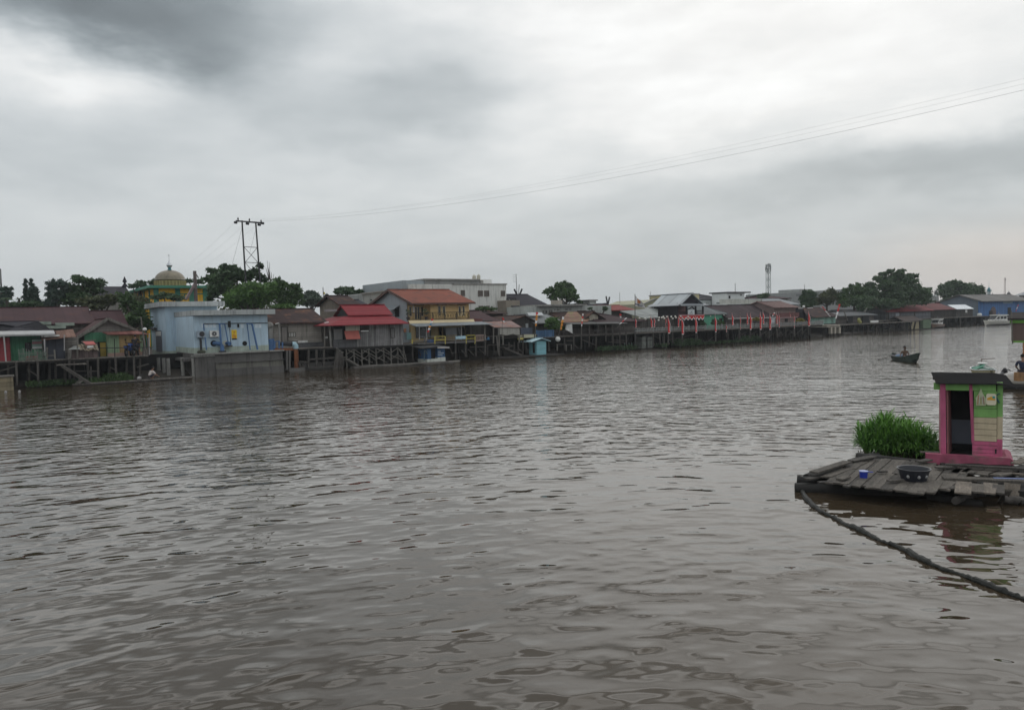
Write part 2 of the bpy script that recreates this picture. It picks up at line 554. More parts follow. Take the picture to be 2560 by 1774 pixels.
def hip_house(name, label, cat, n, s, dep, L, Rr, yb, yr, rl, rr, wm, rm, oh=.5, zb=None):
    """rl, rr: ridge end insets in metres"""
    t0, z0 = B.S(n, L[0], L[1], s)
    t1, z1 = B.S(n, Rr[0], Rr[1], s)
    ze = (z0 + z1) / 2
    sm = s + dep / 2
    zr = B.S(n, (L[0] + Rr[0]) / 2 - dep * 2, yr, sm)[1]
    if zb is None:
        zb = B.S(n, (L[0] + Rr[0]) / 2, yb, s + oh)[1]
    root = thing(name, label, cat, ((t0 + t1) / 2, s + oh, zb))
    MB().box(t0 + oh, t1 - oh, s + oh, s + dep - oh, zb, ze + .05).build('wall', wm, root)
    m = MB()
    hip_roof(m, t0, t1, s, s + dep, ze, zr, t0 + rl, t1 - rr)
    m.build('roof', rm, root)
    return root, dict(t0=t0, t1=t1, sw=s + oh, ze=ze, zr=zr, zb=zb, sm=sm)
def posts(root, spec, s, m=WOOD_M, w=.2, name='post'):
    """spec: (n, x, ytop, ybottom[, xbottom])"""
    for q in spec:
        n, x, y0, y1 = q[:4]
        xb = q[4] if len(q) > 4 else x
        t0, z0 = B.S(n, x, y0, s)
        t1, z1 = B.S(n, xb, y1, s)
        MB().bar((t0, s, z0), (t1, s, z1), w).build(name, m, root)
def bars(root, spec, s, m=WOOD_M, w=.1, name='brace', h=None):
    for (n, x0, y0, x1, y1) in spec:
        t0, z0 = B.S(n, x0, y0, s)
        t1, z1 = B.S(n, x1, y1, s)
        MB().bar((t0, s, z0), (t1, s, z1), w, h).build(name, m, root)
LEAF_DK = leafmat('leaf_dark', (.026, .050, .028), (.088, .145, .066))
LEAF_MD = leafmat('leaf_mid', (.028, .056, .026), (.10, .17, .06))
LEAF_LT = leafmat('leaf_bright', (.034, .076, .026), (.12, .22, .06))
LEAF_BL = leafmat('leaf_bluish', (.034, .056, .050), (.088, .13, .10))
LEAF_OL = leafmat('leaf_olive', (.036, .048, .026), (.11, .125, .058))
BARK = mat('bark', (.07, .06, .05), .9, .3, 4)
def leaf_quads(m, c, rad, count, size, r):
    """leaf clumps scattered through a lobe"""
    cx, cy, cz = c
    rx, ry, rz = rad
    ncl = max(8, count // 16)
    for _ in range(ncl):
        while True:
            d = Vector((r.gauss(0, 1), r.gauss(0, 1), r.gauss(0, 1)))
            if d.length > .05:
                break
        d.normalize()
        q = r.uniform(.25, 1.0) ** .8
        if d.z < -.3:
            q *= .85
        p = Vector((cx + d.x * rx * q, cy + d.y * ry * q, cz + d.z * rz * q))
        cs = .24 * r.uniform(.5, 1.3)
        for _ in range(count // ncl):
            o = Vector((r.gauss(0, rx * cs), r.gauss(0, ry * cs), r.gauss(0, rz * cs * .7)))
            nrm = Vector((r.gauss(0, .7), r.gauss(0, .7), r.gauss(.35, .6)))
            if nrm.length < .05:
                continue
            nrm.normalize()
            x = nrm.cross(Vector((r.gauss(0, 1), r.gauss(0, 1), r.gauss(0, 1)))).normalized()
            y = nrm.cross(x)
            k = size * .85 * r.uniform(.5, 1.3)
            a = p + o
            m.poly((a - x * k, a + y * k * .45, a + x * k, a - y * k * .45))
def tree(name, label, n, lobes, s, lm, size=.3, dens=1.0, base=None, group=None, cat='tree', trunk_r=.22, ground=1.6, depth=.8, limbs=True):
    r = random.Random(hash((label, n)) % 9999 if False else sum(map(ord, label)))
    pts = []
    for (x, y, rx, ry) in lobes:
        t, z = B.S(n, x, y, s)
        k = B.mpp(n, x, y, s)
        sd_ = r.uniform(-.6, .6) * rx * k
        pts.append(((t, s + sd_, z), (rx * k * 1.1, rx * k * depth, ry * k)))
    if base is None:
        tb = sum(p[0][0] for p in pts) / len(pts)
    else:
        tb = B.S(n, base, lobes[0][1], s)[0]
    root = thing(name, label, cat, (tb, s, ground), group=group)
    m = MB()
    for c, rad in pts:
        vol = (rad[0] * rad[2])
        cnt = int(min(5200, max(140, 95 * dens * vol / (size * size) * .75)))
        leaf_quads(m, c, rad, cnt, size, r)
    m.build('crown', lm, root, fixn=False)
    if limbs:
        m = MB()
        zc = sum(p[0][2] for p in pts) / len(pts)
        top = (tb, s, ground + (zc - ground) * .62)
        mid = (tb + .15, s + .1, ground + (zc - ground) * .3)
        m.tube([(tb, s, ground - .3), mid, top], [trunk_r * 1.2, trunk_r, trunk_r * .75], 8)
        for c, rad in pts:
            q = Vector(c)
            h = Vector(top).lerp(q, .5) + Vector((0, 0, .25 * rad[2]))
            e = q + Vector((r.uniform(-.5, .5) * rad[0], 0, .55 * rad[2]))
            m.tube([top, h, q, e], [trunk_r * .6, trunk_r * .4, trunk_r * .22, trunk_r * .08], 6)
        m.build('trunk', BARK, root, smooth=True)
    return root
def palm(name, label, n, x, y, s, rad_px, lm, fronds=13, ground=1.6, cat='palm tree'):
    """crown centre at crop point (x,y)"""
    r = random.Random(sum(map(ord, label)))
    t, z = B.S(n, x, y, s)
    L = rad_px * B.mpp(n, x, y, s)
    root = thing(name, label, cat, (t, s, ground))
    m = MB()
    for k in range(fronds):
        a = 2 * math.pi * k / fronds + r.uniform(-.2, .2)
        up = r.uniform(.15, .95)
        for j in range(9):
            q = (j + .5) / 9
            px_ = L * q
            pz = L * (up * q - (.55 + .35 * up) * q * q * 1.15)
            c = Vector((t + math.cos(a) * px_, s + math.sin(a) * px_, z + pz))
            side = Vector((-math.sin(a), math.cos(a), 0))
            out = Vector((math.cos(a), math.sin(a), up - 1.8 * q)).normalized()
            wl = L * .30 * (1 - abs(q - .4)) * r.uniform(.8, 1.1)
            for sg in (-1, 1):
                tip = c + side * sg * wl + out * wl * .55 - Vector((0, 0, wl * .45))
                m.poly((c - out * L * .05, tip, c + out * L * .055))
    m.build('crown', lm, root, fixn=False)
    MB().tube([(t + .4, s, ground - .2), (t + .2, s, (z + ground) / 2), (t, s, z)], [.2, .15, .12], 8).build('trunk', BARK, root, smooth=True)
    return root
def build_water():
    m = bpy.data.materials.new('river_water')
    m.use_nodes = True
    w = NT(m.node_tree)
    b = m.node_tree.nodes['Principled BSDF']
    tc = w.n('ShaderNodeTexCoord')
    P = tc.outputs['Object']
    b.inputs['Roughness'].default_value = .025
    b.inputs['IOR'].default_value = 1.42
    b.inputs['Specular IOR Level'].default_value = .5
    nz = w.noise(P, .05, 3, .5)
    col = w.mix(w.rng(nz, .3, .7, 0, 1), (.036, .0265, .0165, 1), (.054, .040, .0255, 1))
    w.link(col, b.inputs['Base Color'])
    sp = w.n('ShaderNodeSeparateXYZ')
    w.link(P, sp.inputs[0])
    xx = w.m('DIVIDE', w.m('SUBTRACT', sp.outputs[0], 3.0), 8.0)
    bend = w.m('MULTIPLY', w.m('SQRT', w.m('ADD', 1.0, w.m('MULTIPLY', xx, xx))), 2.6)
    cb = w.n('ShaderNodeCombineXYZ')
    w.link(sp.outputs[0], cb.inputs[0])
    w.link(w.m('ADD', sp.outputs[1], bend), cb.inputs[1])
    Q = cb.outputs[0]
    def crest(scale, rotz, sx, sy, amp, pw=3.0, dist=0.0):
        n = w.noise(w.mapping(Q, rot=(0, 0, rotz), sc=(sx, sy, 1)), scale, 1, .4, dist=dist)
        return w.m('MULTIPLY', w.m('POWER', n, pw), amp)
    def layer(scale, rotz, sx, sy, amp, det=2, rough=.45, dist=0.0):
        mp = w.mapping(Q, rot=(0, 0, rotz), sc=(sx, sy, 1))
        return w.m('MULTIPLY', w.m('SUBTRACT', w.noise(mp, scale, det, rough, dist=dist), .5), amp)
    patch = w.rng(w.noise(w.mapping(P, rot=(0, 0, R(-20)), sc=(.5, 1.2, 1)), .085, 3, .5), .38, .62, .55, 1.15, True)
    near = w.rng(w.m('ADD', sp.outputs[1], w.m('MULTIPLY', sp.outputs[0], .15)), 9.0, 26.0, .22, 1.0, True)
    patch2 = w.m('MULTIPLY', patch, near)
    far = w.rng(sp.outputs[1], 28.0, 95.0, 1.0, 1.75, True)
    patch = w.m('MULTIPLY', patch, far)
    patch2 = w.m('MULTIPLY', patch2, far)
    h = layer(.30, R(-6), .6, 1.0, .075, 1)
    h = w.m('ADD', h, crest(1.05, R(-9), .55, 1.0, .070))
    h = w.m('ADD', h, w.m('MULTIPLY', crest(2.3, R(7), .6, 1.0, .090), w.m('MULTIPLY', patch, w.rng(near, 0.0, 1.0, .62, 1.0))))
    h = w.m('ADD', h, w.m('MULTIPLY', crest(4.8, R(-5), .6, 1.0, .026), patch2))
    bp = w.n('ShaderNodeBump')
    bp.inputs['Strength'].default_value = 1.0
    bp.inputs['Distance'].default_value = 1.0
    w.link(h, bp.inputs['Height'])
    w.link(bp.outputs[0], b.inputs['Normal'])
    me = bpy.data.meshes.new('river_water')
    me.from_pydata([(-900, -60, 0), (2500, -60, 0), (2500, 2500, 0), (-900, 2500, 0)], [], [(0, 1, 2, 3)])
    me.materials.append(m)
    o = bpy.data.objects.new('river_water', me)
    COL.objects.link(o)
    o['kind'] = 'structure'
build_water()
def build_ground():
    mud = mat('river_bank_mud', (.040, .034, .028), .9, .35, .8, bump=.5)
    prof = [(-3.5, -1.2), (0, -.35), (2.0, .25), (6, .9), (12, 1.4), (30, 1.6), (80, 1.7), (900, 1.7)]
    shore = [(-300, .6), (0, .6), (30, .5), (60, 2.0), (85, 3.0), (103, 5.2), (125, 8.0), (145, 9.5), (170, 8.5), (200, 5), (260, -20), (900, -20)]
    ts = list(np.linspace(-300, 260, 120)) + [400, 900]
    v, f = [], []
    r = random.Random(3)
    for t in ts:
        sh = np.interp(t, [a for a, b in shore], [b for a, b in shore])
        for s_, z in prof:
            q = s_ + sh
            v.append((t, q + (r.uniform(-.5, .5) if s_ < 10 else 0), z + (r.uniform(-.12, .12) if s_ < 12 else 0)))
    k = len(prof)
    for i in range(len(ts) - 1):
        for j in range(k - 1):
            f.append((i * k + j, (i + 1) * k + j, (i + 1) * k + j + 1, i * k + j + 1))
    m = MB()
    m.v, m.f = v, f
    o = m.build('ground', mud, base=(0, 0, 0), smooth=True)
    o['kind'] = 'structure'
build_ground()
PALEP = mat('pale_grey_paint', (.36, .35, .35), .7, .12, 2, streak=.3)
GREEN = mat('green_painted_boards', (.055, .19, .105), .75, .2, 2, streak=.35, lines=('xy', .25, .3), tone=.12)
PALEGREEN = mat('pale_green_boards', (.27, .38, .24), .75, .12, 2, streak=.3, lines=('xy', .6, .2))
REDP = mat('faded_red_boards', (.33, .055, .065), .75, .2, 2, streak=.3, lines=('xy', .3, .25))
OCHRE = mat('ochre_boards', (.40, .27, .12), .75, .14, 2, streak=.3, lines=('xy', .45, .25))
SHEET = mat('dark_blue_grey_sheet', (.055, .06, .08), .7, .2, 1.5, lines=('xy', .5, .2))
def boardwalk(label, n, x0, x1, y, s0, s1, zd=ZD, pw=.2, name='boardwalk', deep=.16):
    t0 = B.S(n, x0, y, s0)[0]
    t1 = B.S(n, x1, y, s0)[0]
    root = thing(name, label, 'boardwalk', ((t0 + t1) / 2, s0, zd - 2))
    MB().box(t0, t1, s0, s1, zd - .06, zd).build('decking', DECKM, root)
    MB().box(t0, t1, s0 + .05, s0 + .2, zd - .06 - deep, zd - .063).build('edge_beam', WOOD_D, root)
    m = MB()
    k = t0 + .4
    while k < t1:
        m.box(k, k + .12, s0 + .21, s1 - .1, zd - .24, zd - .064)
        k += 1.6
    m.build('joists', WOOD_D, root)
    return root, t0, t1
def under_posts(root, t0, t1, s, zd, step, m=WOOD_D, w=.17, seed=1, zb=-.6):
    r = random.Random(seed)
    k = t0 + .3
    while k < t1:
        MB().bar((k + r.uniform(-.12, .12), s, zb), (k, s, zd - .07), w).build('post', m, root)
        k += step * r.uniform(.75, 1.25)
deck1, da, db = boardwalk('long dark boardwalk on tall posts in front of the green and gable houses', 1, -120, 1560, 1160, 0, 5)
posts(deck1, [(1, 170, 1200, 1440, 180), (1, 395, 1190, 1410, 402), (1, 728, 1175, 1420, 735), (1, 920, 1175, 1385, 930), (1, 1028, 1160, 1370, 1032),
              (1, 1212, 1150, 1365, 1220), (1, 1405, 1140, 1370, 1412)], 0.05, WOOD_M, .14)
posts(deck1, [(1, 85, 1200, 1440), (1, 305, 1200, 1420), (1, 520, 1200, 1430), (1, 585, 1200, 1420), (1, 680, 1190, 1400), (1, 1150, 1160, 1350),
              (1, 1330, 1150, 1340), (1, 1470, 1140, 1340)], 1.2, WOOD_M, .15)
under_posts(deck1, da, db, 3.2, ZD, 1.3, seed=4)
bars(deck1, [(1, 0, 1290, 160, 1240), (1, 285, 1270, 400, 1345), (1, 1160, 1250, 1215, 1280), (1, 1440, 1250, 1560, 1215), (1, 890, 1345, 960, 1290), (1, 700, 1290, 1040, 1290)], .2, WOOD_M, .09)
rail = thing('handrail', 'thin dark handrail on the boardwalk in front of the ochre doors', 'handrail', (B.S(1, 1200, 1140, .1)[0], .1, ZD))
bars(rail, [(1, 1030, 1050, 1610, 1040)], .1, STEEL_D, .06, 'rail')
posts(rail, [(1, 1040, 1048, 1150), (1, 1205, 1048, 1140), (1, 1340, 1044, 1136), (1, 1500, 1040, 1130)], .1, STEEL_D, .06)
hl, g = hip_house('wooden_house', 'wooden house with dark hipped roof, green boards and a faded red panel', 'house', 12, .9, 9, (-260, 165), (1385, 95), 830, -170, 3.2, 4.2,
                  GREEN, DARKROOF, oh=.9, zb=ZD)
sw = g['sw']
panel(hl, 12, -40, 235, 262, 828, sw, REDP, 'wall_panel')
panel(hl, 12, 640, 690, 960, 800, sw, REDP, 'wall_panel', .04)
window(hl, 12, 620, 355, 780, 580, sw, WOOD_D, GLASS, 2)
lv = window(hl, 12, 795, 265, 1045, 520, sw, WOOD_M, mat('louvre_shade', (.1, .08, .08)), 0, 'louvre_window')
t0, t1, z0, z1 = B.rect(12, 800, 275, 1040, 510, sw - .05)
for i, c in enumerate(((.28, .42, .36), (.42, .2, .22), (.28, .42, .36), (.6, .62, .6))):
    zz = z1 - (i + .35) * (z1 - z0) / 4
    MB().box(t0, t1, sw - .13, sw - .062, zz - .12, zz + .05).build('slat', mat('slat_%d' % i, c), lv)
aw = MB()
t0, z0 = B.S(12, -120, 165, .15)
t1, z1 = B.S(12, 1372, 135, .15)
aw.slab([(t0, .15, z0), (t1, .15, z1), (t1, 1.5, z1 + .25), (t0, 1.5, z0 + .25)], (0, 0, -.12))
aw.build('awning', mat('dull_white_awning', (.38, .38, .38), .7, .1, 2, streak=.2), hl)
posts(hl, [(12, 95, 190, 830, 150), (12, 1105, 270, 690, 1125)], .2, PALEP, .09)
pf = thing('picket_fence', 'low weathered grey green picket fence before the green boarded house', 'fence', (B.S(12, 830, 790, .12)[0], .12, ZD))
fm = mat('weathered_green_pickets', (.16, .2, .165), .85, .3, 4)
mm = MB()
for i in range(26):
    x = 470 + i * 28
    t, z = B.S(12, x, rnd.uniform(500, 560) + (40 if i > 18 else 0), .12)
    mm.bar((t, .12, ZD), (t + rnd.uniform(-.06, .06), .12, z), .09, .03)
mm.build('pickets', fm, pf)
bars(pf, [(12, 460, 640, 1190, 625), (12, 460, 760, 1190, 745)], .18, fm, .07, 'rail')
posts(pf, [(12, 1175, 480, 760), (12, 1355, 540, 770, 1375), (12, 935, 590, 810)], .1, WOOD_L, .1)
bars(pf, [(12, 1190, 685, 1350, 680)], .1, WOOD_L, .06, 'rail')
sh = thing('shack', 'low shack with dark sheet wall and brown awning beside the green boarded house', 'shack', (B.S(12, 1450, 760, 1)[0], 1, ZD))
t0, z0 = B.S(12, 1120, 250, 1.1)
t1, z1 = B.S(12, 1605, 250, 1.1)
MB().box(t0, t1, 1.1, 4.5, ZD, z1 + .1).build('wall', SHEET, sh)
t2, z2 = B.S(12, 1960, 265, 1.1)
MB().box(t1 + .005, t2, 1.3, 4.5, ZD, z2 + .1).build('plank_wall', PLANK_H, sh)
a0, b0 = B.S(12, 1035, 290, .2)
a1, b1 = B.S(12, 1900, 205, .2)
MB().slab([(a0, .2, b0), (a1, .2, b1), (a1, 2.6, b1 + .55), (a0, 2.6, b0 + .55)], (0, 0, -.05)).build('roof', mat('rust_brown_roof', (.16, .095, .075), .8, .25, 1.5, lines=('x', .3, .2)), sh)
posts(sh, [(12, 1603, 160, 560)], .15, PALEP, .06)
panel(sh, 12, 1030, 185, 1085, 225, .6, WHITE, 'gutter_bracket')
t0, z0 = B.S(12, 1100, 205, .5)
t1, z1 = B.S(12, 1480, 180, .5)
MB().bar((t0, .5, z0), (t1, .5, z1), .3, .12).build('gutter', WHITE, sh)
st = thing('market_stall', 'small stall with tarpaulin canopies, a pinkish red board and brown boarding', 'stall', (B.S(13, 150, 720, .3)[0], .3, ZD))
t0, t1, z0, z1 = B.rect(13, -200, 500, 440, 740, .4)
MB().box(t0, t1, .4, 1.6, ZD, z1).build('counter', mat('brown_boarding', (.15, .11, .105), .85, .25, 2, streak=.4, lines=('xy', .3, .4)), st)
cl = mat('tarp_ochre', (.27, .23, .17), .8, .3, 2)
m = MB()
a, za = B.S(13, -20, 430, .1)
b_, zb_ = B.S(13, 475, 440, .1)
for i in range(6):
    u0, u1 = i / 6, (i + 1) / 6
    w0, w1 = .08 * math.sin(i * 1.9), .08 * math.sin((i + 1) * 1.9)
    m.slab([(a + (b_ - a) * u0, .05, za - .32 + w0), (a + (b_ - a) * u1, .05, zb_ - .32 + w1), (a + (b_ - a) * u1, 1.5, zb_ + .1), (a + (b_ - a) * u0, 1.5, za + .1)], (0, 0, -.03))
m.build('canopy', cl, st)
panel(st, 13, 180, 435, 330, 490, .0, WHITE, 'canopy_patch', .02)
t0, t1, z0, z1 = B.rect(13, 130, 330, 395, 405, .5)
MB().slab([(t0, .5, z0), (t1, .5, z0), (t1 - .1, 1.0, z1), (t0 - .2, 1.0, z1)], (0, .02, -.05)).build('sign_board', mat('pinkish_red_board', (.45, .12, .11), .7, .12, 2), st)
bars(st, [(13, 60, 320, 400, 295), (13, 30, 320, 130, 410)], .45, WOOD_L, .07, 'pole')
t0, t1, z0, z1 = B.rect(12, 1690, 445, 1995, 520, .2)
MB().slab([(t0, .1, z0), (t1, .1, z0), (t1, 1.2, z1), (t0 + .5, 1.2, z1)], (0, 0, -.04)).build('roof', mat('grey_tarp', (.3, .31, .3), .8, .2), st)
posts(st, [(12, 1715, 520, 760), (12, 1760, 520, 750), (12, 1930, 270, 740)], .15, WOOD_L, .09)
panel(st, 12, 1780, 560, 1990, 740, .6, PLANK_V, 'side_boarding')
gh, g = house_s('gable_house', 'gable fronted house with rust brown roof, green upper panel and ochre doors', 'house', 1, 2.2, 11, (815, 935), (1135, 737), (1530, 905), 1150,
                PLANK_H, MAROON_Y, oht=.5, zb=ZD, inset=.35)
panel(gh, 1, 885, 885, 1130, 985, 2.5, GREEN, 'wall_panel', .06)
panel(gh, 1, 1030, 960, 1140, 1140, 2.5, BLACK, 'doorway', .05)
panel(gh, 1, 1052, 990, 1112, 1135, 2.42, mat('yellow_door', (.35, .26, .06), .8, .25, 2), 'door', .05)
t0, t1, z0, z1 = B.rect(1, 1130, 905, 1500, 1110, 1.5)
MB().box(t0, t1, 1.5, 2.5, ZD, z1).build('porch_wall', PALEGREEN, gh)
panel(gh, 1, 1252, 912, 1470, 1095, 1.49, OCHRE, 'door')
panel(gh, 1, 1130, 1095, 1500, 1135, 1.45, mat('pinkish_plinth', (.3, .2, .17), .8, .2), 'plinth', .06)
bars(gh, [(1, 1200, 950, 1205, 1100)], 1.46, WOOD_D, .05, 'door_gap')
a0, b0 = B.S(1, 1130, 902, .9)
a1, b1 = B.S(1, 1560, 900, .9)
a2, b2 = B.S(1, 1075, 880, 2.2)
a3, b3 = B.S(1, 1440, 866, 2.2)
MB().slab([(a0, .9, b0), (a1, .9, b1), (a3, 2.2, b3), (a2, 2.2, b2)], (0, 0, -.07)).build('porch_roof', mat('rusty_red_roof', (.17, .075, .065), .8, .3, 2, lines=('x', .3, .25)), gh)
m = MB()
for p, q in (((815, 938), (1135, 742)), ((1135, 742), (1445, 865))):
    t0, z0 = B.S(1, *p, 2.15)
    t1, z1 = B.S(1, *q, 2.15)
    m.bar((t0, 2.15, z0), (t1, 2.15, z1), .1, .22)
m.build('bargeboard', WOOD_L, gh)
posts(gh, [(1, 1567, 895, 1120)], .6, PALEP, .07)
hb, g = house_t('long_house', 'long low house under the widest plain maroon roof, behind the green boarded house', 'house', 1, 9.5, 12, (-60, 790), (1010, 800), 900, 621, PLANK_H, MAROON, zb=1.6)
m = MB()
for x, y in ((435, 790), (680, 800), (590, 830)):
    t, z = B.S(1, x, y, 9.6)
    m.box(t - .7, t + .7, 9.3, 10.6, z - .12, z + .14)
m.build('roof_patch', mat('pale_green_sheet', (.28, .33, .28), .8, .3), hb)
hb2, g = house_t('rust_roof_house', 'house with reddish brown roof between the rust gable and the blue pump house', 'house', 1, 8.5, 10, (1010, 860), (1370, 850), 900, 655, PLANK_H, MAROON, zb=1.6)
hb3, g = house_t('dark_roof_house', 'dark slate roofed house far behind, beside the yellow mosque', 'house', 1, 40, 12, (1060, 520), (1400, 520), 600, 408, CONC, DARKROOF, zb=1.6)
t, z = B.S(1, 1312, 408, 46)
MB().lathe((t, 46, z), [(.45, 0), (.1, .5), (.28, .7), (.02, 1.4)], 8).build('finial', DARKROOF, hb3)
lp = thing('lamp_pole', 'thin leaning pole with a round lamp beside the blue pump house', 'lamp pole', (B.S(1, 1530, 1030, .5)[0], .5, ZD))
t0, z0 = B.S(1, 1478, 720, .5)
t1, z1 = B.S(1, 1530, 1035, .5)
MB().tube([(t1, .5, ZD), (t0, .5, z0)], [.07, .05]).build('pole', WOOD_L, lp)
t0, z0 = B.S(1, 1520, 852, .45)
MB().ell((t0, .45, z0), .16, .16, .14).build('lamp', WHITE, lp, smooth=True)
MB().bar((t0 + .0, .45, z0 + .1), (t1 - .35, .5, z0 + .35), .04).build('bracket', STEEL_D, lp)
wp = tag(MB().tube([(B.S(13, 1690, 240, .8)[0], .8, ZD), (B.S(13, 1690, 240, .8)[0], .8, B.S(13, 1690, 240, .8)[1])], .07).build('short_post', WOOD_L),
         'short pale timber post at the end of the boardwalk beside the pump house', 'post')
gw = thing('gangway', 'sloping plank gangway from the first boardwalk down to the water walkway', 'gangway', (B.S(1, 800, 1300, -.4)[0], -.4, 0))
p0 = B.S(1, 640, 1222, -.3)
p1 = B.S(1, 955, 1425, -.5)
m = MB()
for k in range(16):
    u = k / 15
    c = Vector((p0[0] + (p1[0] - p0[0]) * u, -.35, p0[1] + (p1[1] - p0[1]) * u))
    m.box(c.x - .13, c.x + .13, -.95, .15, c.z - .03, c.z + .03)
m.build('treads', WOOD_L, gw)
for q in (-.95, .15):
    MB().bar((p0[0], q, p0[1] - .1), (p1[0], q, p1[1] - .1), .1, .16).build('stringer', WOOD_M, gw)
t0, z0 = B.S(1, 590, 1215, -.2)
t1, z1 = B.S(1, 900, 1240, -.2)
MB().box(t0, t1, -.9, .0, z0 - .12, z0 - .04).build('landing', DECKM, gw)
posts(gw, [(1, 690, 1240, 1430), (1, 780, 1190, 1420), (1, 955, 1240, 1380)], -.25, WOOD_M, .1)
fw_ = thing('floating_walkway', 'low floating plank walkway along the muddy bank before the first boardwalk', 'walkway', (B.S(1, 1200, 1425, -.8)[0], -.8, 0))
t0 = B.S(1, 760, 1450, -.8)[0]
t1 = B.S(2, 600, 1560, -.8)[0]
MB().box(t0, t1, -1.0, -.2, .06, .14).build('planks', DECKM, fw_)
MB().tube([(t0, -.9, .02), (t1 - .6, -.9, .02)], .13).tube([(t0, -.35, .02), (t1 - .6, -.35, .02)], .13).build('float_logs', WOOD_D, fw_)
def ground_plants(label, n, spans, s, lm, seed):
    r = random.Random(seed)
    m = MB()
    for x0, y0, x1, y1, cnt, h in spans:
        for _ in range(cnt):
            u = r.random()
            ss = s + r.uniform(-.8, .9)
            t = B.S(n, x0 + (x1 - x0) * u, y0 + (y1 - y0) * u, s)[0]
            for _ in range(3):
                a = r.uniform(0, 6.28)
                L = h * r.uniform(.5, 1.2)
                d = Vector((math.cos(a), math.sin(a), 0))
                b_ = Vector((t + r.uniform(-.2, .2), ss, r.uniform(.05, .25)))
                sd_ = Vector((-d.y, d.x, 0)) * .07
                tip = b_ + d * L * .6 + Vector((0, 0, L))
                mid = b_ + d * L * .2 + Vector((0, 0, L * .7))
                m.poly((b_ - sd_ * .4, mid - sd_, tip, mid + sd_, b_ + sd_ * .4))
    o = m.build('shore_plants', lm, fixn=False)
    return tag(o, label, 'plants', kind='stuff')
ground_plants('low green waterside plants along the mud below the first boardwalk', 1, [(300, 1440, 800, 1415, 260, .28), (760, 1410, 1380, 1370, 330, .32), (1120, 1385, 1330, 1370, 240, .5)], .4, LEAF_MD, 5)
hm = tag(MB().ell((B.S(1, 1462, 1388, -.6)[0], -.6, .27), .17, .17, .15).build('laundry_bundle', PALEP, smooth=True), 'white bundle lying on the floating walkway beside the crouching person', 'bundle')
driftboard = tag(MB().bar((*[B.S(1, 815, 1425, -.9)[0]], -.9, .2), (B.S(1, 870, 1385, -.9)[0], -.7, .5), .5, .06).build('loose_board', WOOD_L), 'pale loose board leaning at the foot of the gangway', 'board')
bx = thing('cargo_barge', 'beige boxy wooden barge moored under the leftmost boardwalk', 'barge', (B.S(1, 30, 1455, -1.2)[0], -1.2, 0))
t1 = B.S(1, 140, 1400, -1.2)[0]
t0 = t1 - 7
zt = B.S(1, 70, 1352, -1.2)[1]
bm_ = mat('beige_hull_planks', (.24, .20, .13), .8, .25, 1.5, streak=.4, lines=('z', .3, .35))
MB().box(t0, t1, -1.2, .2, -.2, zt).build('hull', bm_, bx)
MB().box(t0 - .05, t1 + .08, -1.28, .28, zt + .002, zt + .08).build('gunwale', WOOD_L, bx)
by = thing('buoy', 'white round buoy floating off the barge, nearer the picture edge', 'buoy', (*B.Z(1, 60, 1515, .0), 0), group='white buoys on the river')
MB().ell((*B.Z(1, 60, 1515, .0), .03), .085, .085, .09).build('float', PALEP, by, smooth=True)
b2 = copy_tree(by)
b2.location = B.W(*B.Z(1, 205, 1508, 0), 0)
b2['label'] = 'white round buoy floating in open water below the first boardwalk posts'
def motorbike(label, n, x, y, s, body_c, rider=False, group='motorbikes on the boardwalk'):
    t, z = B.S(n, x, y, s)
    f = Frame(*B.W(t, s, 0)[:2], R(35 + 65))
    root = thing('motorbike', label, 'motorbike', (0, 0, ZD), f, group)
    bm2 = mat('bike_' + ('blue' if body_c[2] > .1 else 'dark'), body_c, .35, .1, 2, spec=.5)
    for k, q in ((-.6, 'wheel'), (.6, 'wheel')):
        wr = MB()
        for j in range(16):
            a0, a1 = 2 * math.pi * j / 16, 2 * math.pi * (j + 1) / 16
            wr.bar((k + .26 * math.cos(a0), 0, ZD + .3 + .26 * math.sin(a0)), (k + .26 * math.cos(a1), 0, ZD + .3 + .26 * math.sin(a1)), .09)
        w_ = wr.build('wheel', BLACK, root)
        MB().tube([(k, -.05, ZD + .3), (k, .05, ZD + .3)], .12).build('rim', STEEL, w_)
    m = MB()
    m.slab([(-.75, -.1, ZD + .62), (-.1, -.1, ZD + .42), (.25, -.1, ZD + .38), (.5, -.1, ZD + .95), (.36, -.1, ZD + .95), (.12, -.1, ZD + .6), (-.1, -.1, ZD + .66), (-.8, -.1, ZD + .8)], (0, .2, 0))
    m.slab([(.34, -.2, ZD + .45), (.46, -.16, ZD + .98), (.46, .16, ZD + .98), (.34, .2, ZD + .45)], (.08, 0, 0))
    m.build('fairing', bm2, root)
    MB().box(-.72, -.02, -.13, .13, ZD + .72, ZD + .83).build('seat', BLACK, root)
    MB().bar((.42, -.34, ZD + 1.03), (.42, .34, ZD + 1.03), .05).build('handlebar', STEEL_D, root)
    MB().bar((.6, 0, ZD + .3), (.42, 0, ZD + 1.0), .08).build('fork', STEEL, root)
    MB().ell((.56, 0, ZD + .86), .08, .12, .09, 8, 6).build('headlight', WHITE, root)
    for q in (-.3, .3):
        MB().bar((.44, q, ZD + 1.03), (.46, q * 1.15, ZD + 1.25), .02).ell((.46, q * 1.15, ZD + 1.3), .03, .07, .06, 8, 5).build('mirror', STEEL_D, root)
    return root, f
mb1, f1 = motorbike('blue and white motorbike parked on the boardwalk before the ochre doors', 1, 1352, 1110, .8, (.03, .09, .33))
mb2, RIDER_F = motorbike('dark motorbike with a rider sitting on it, on the boardwalk', 1, 1432, 1110, .9, (.02, .02, .025))
an = thing('radio_mast', 'slim red and white radio mast at the extreme edge behind the palms', 'mast', (B.S(1, 6, 500, 45)[0], 45, 1.6))
t, z = B.S(1, 6, 300, 45)
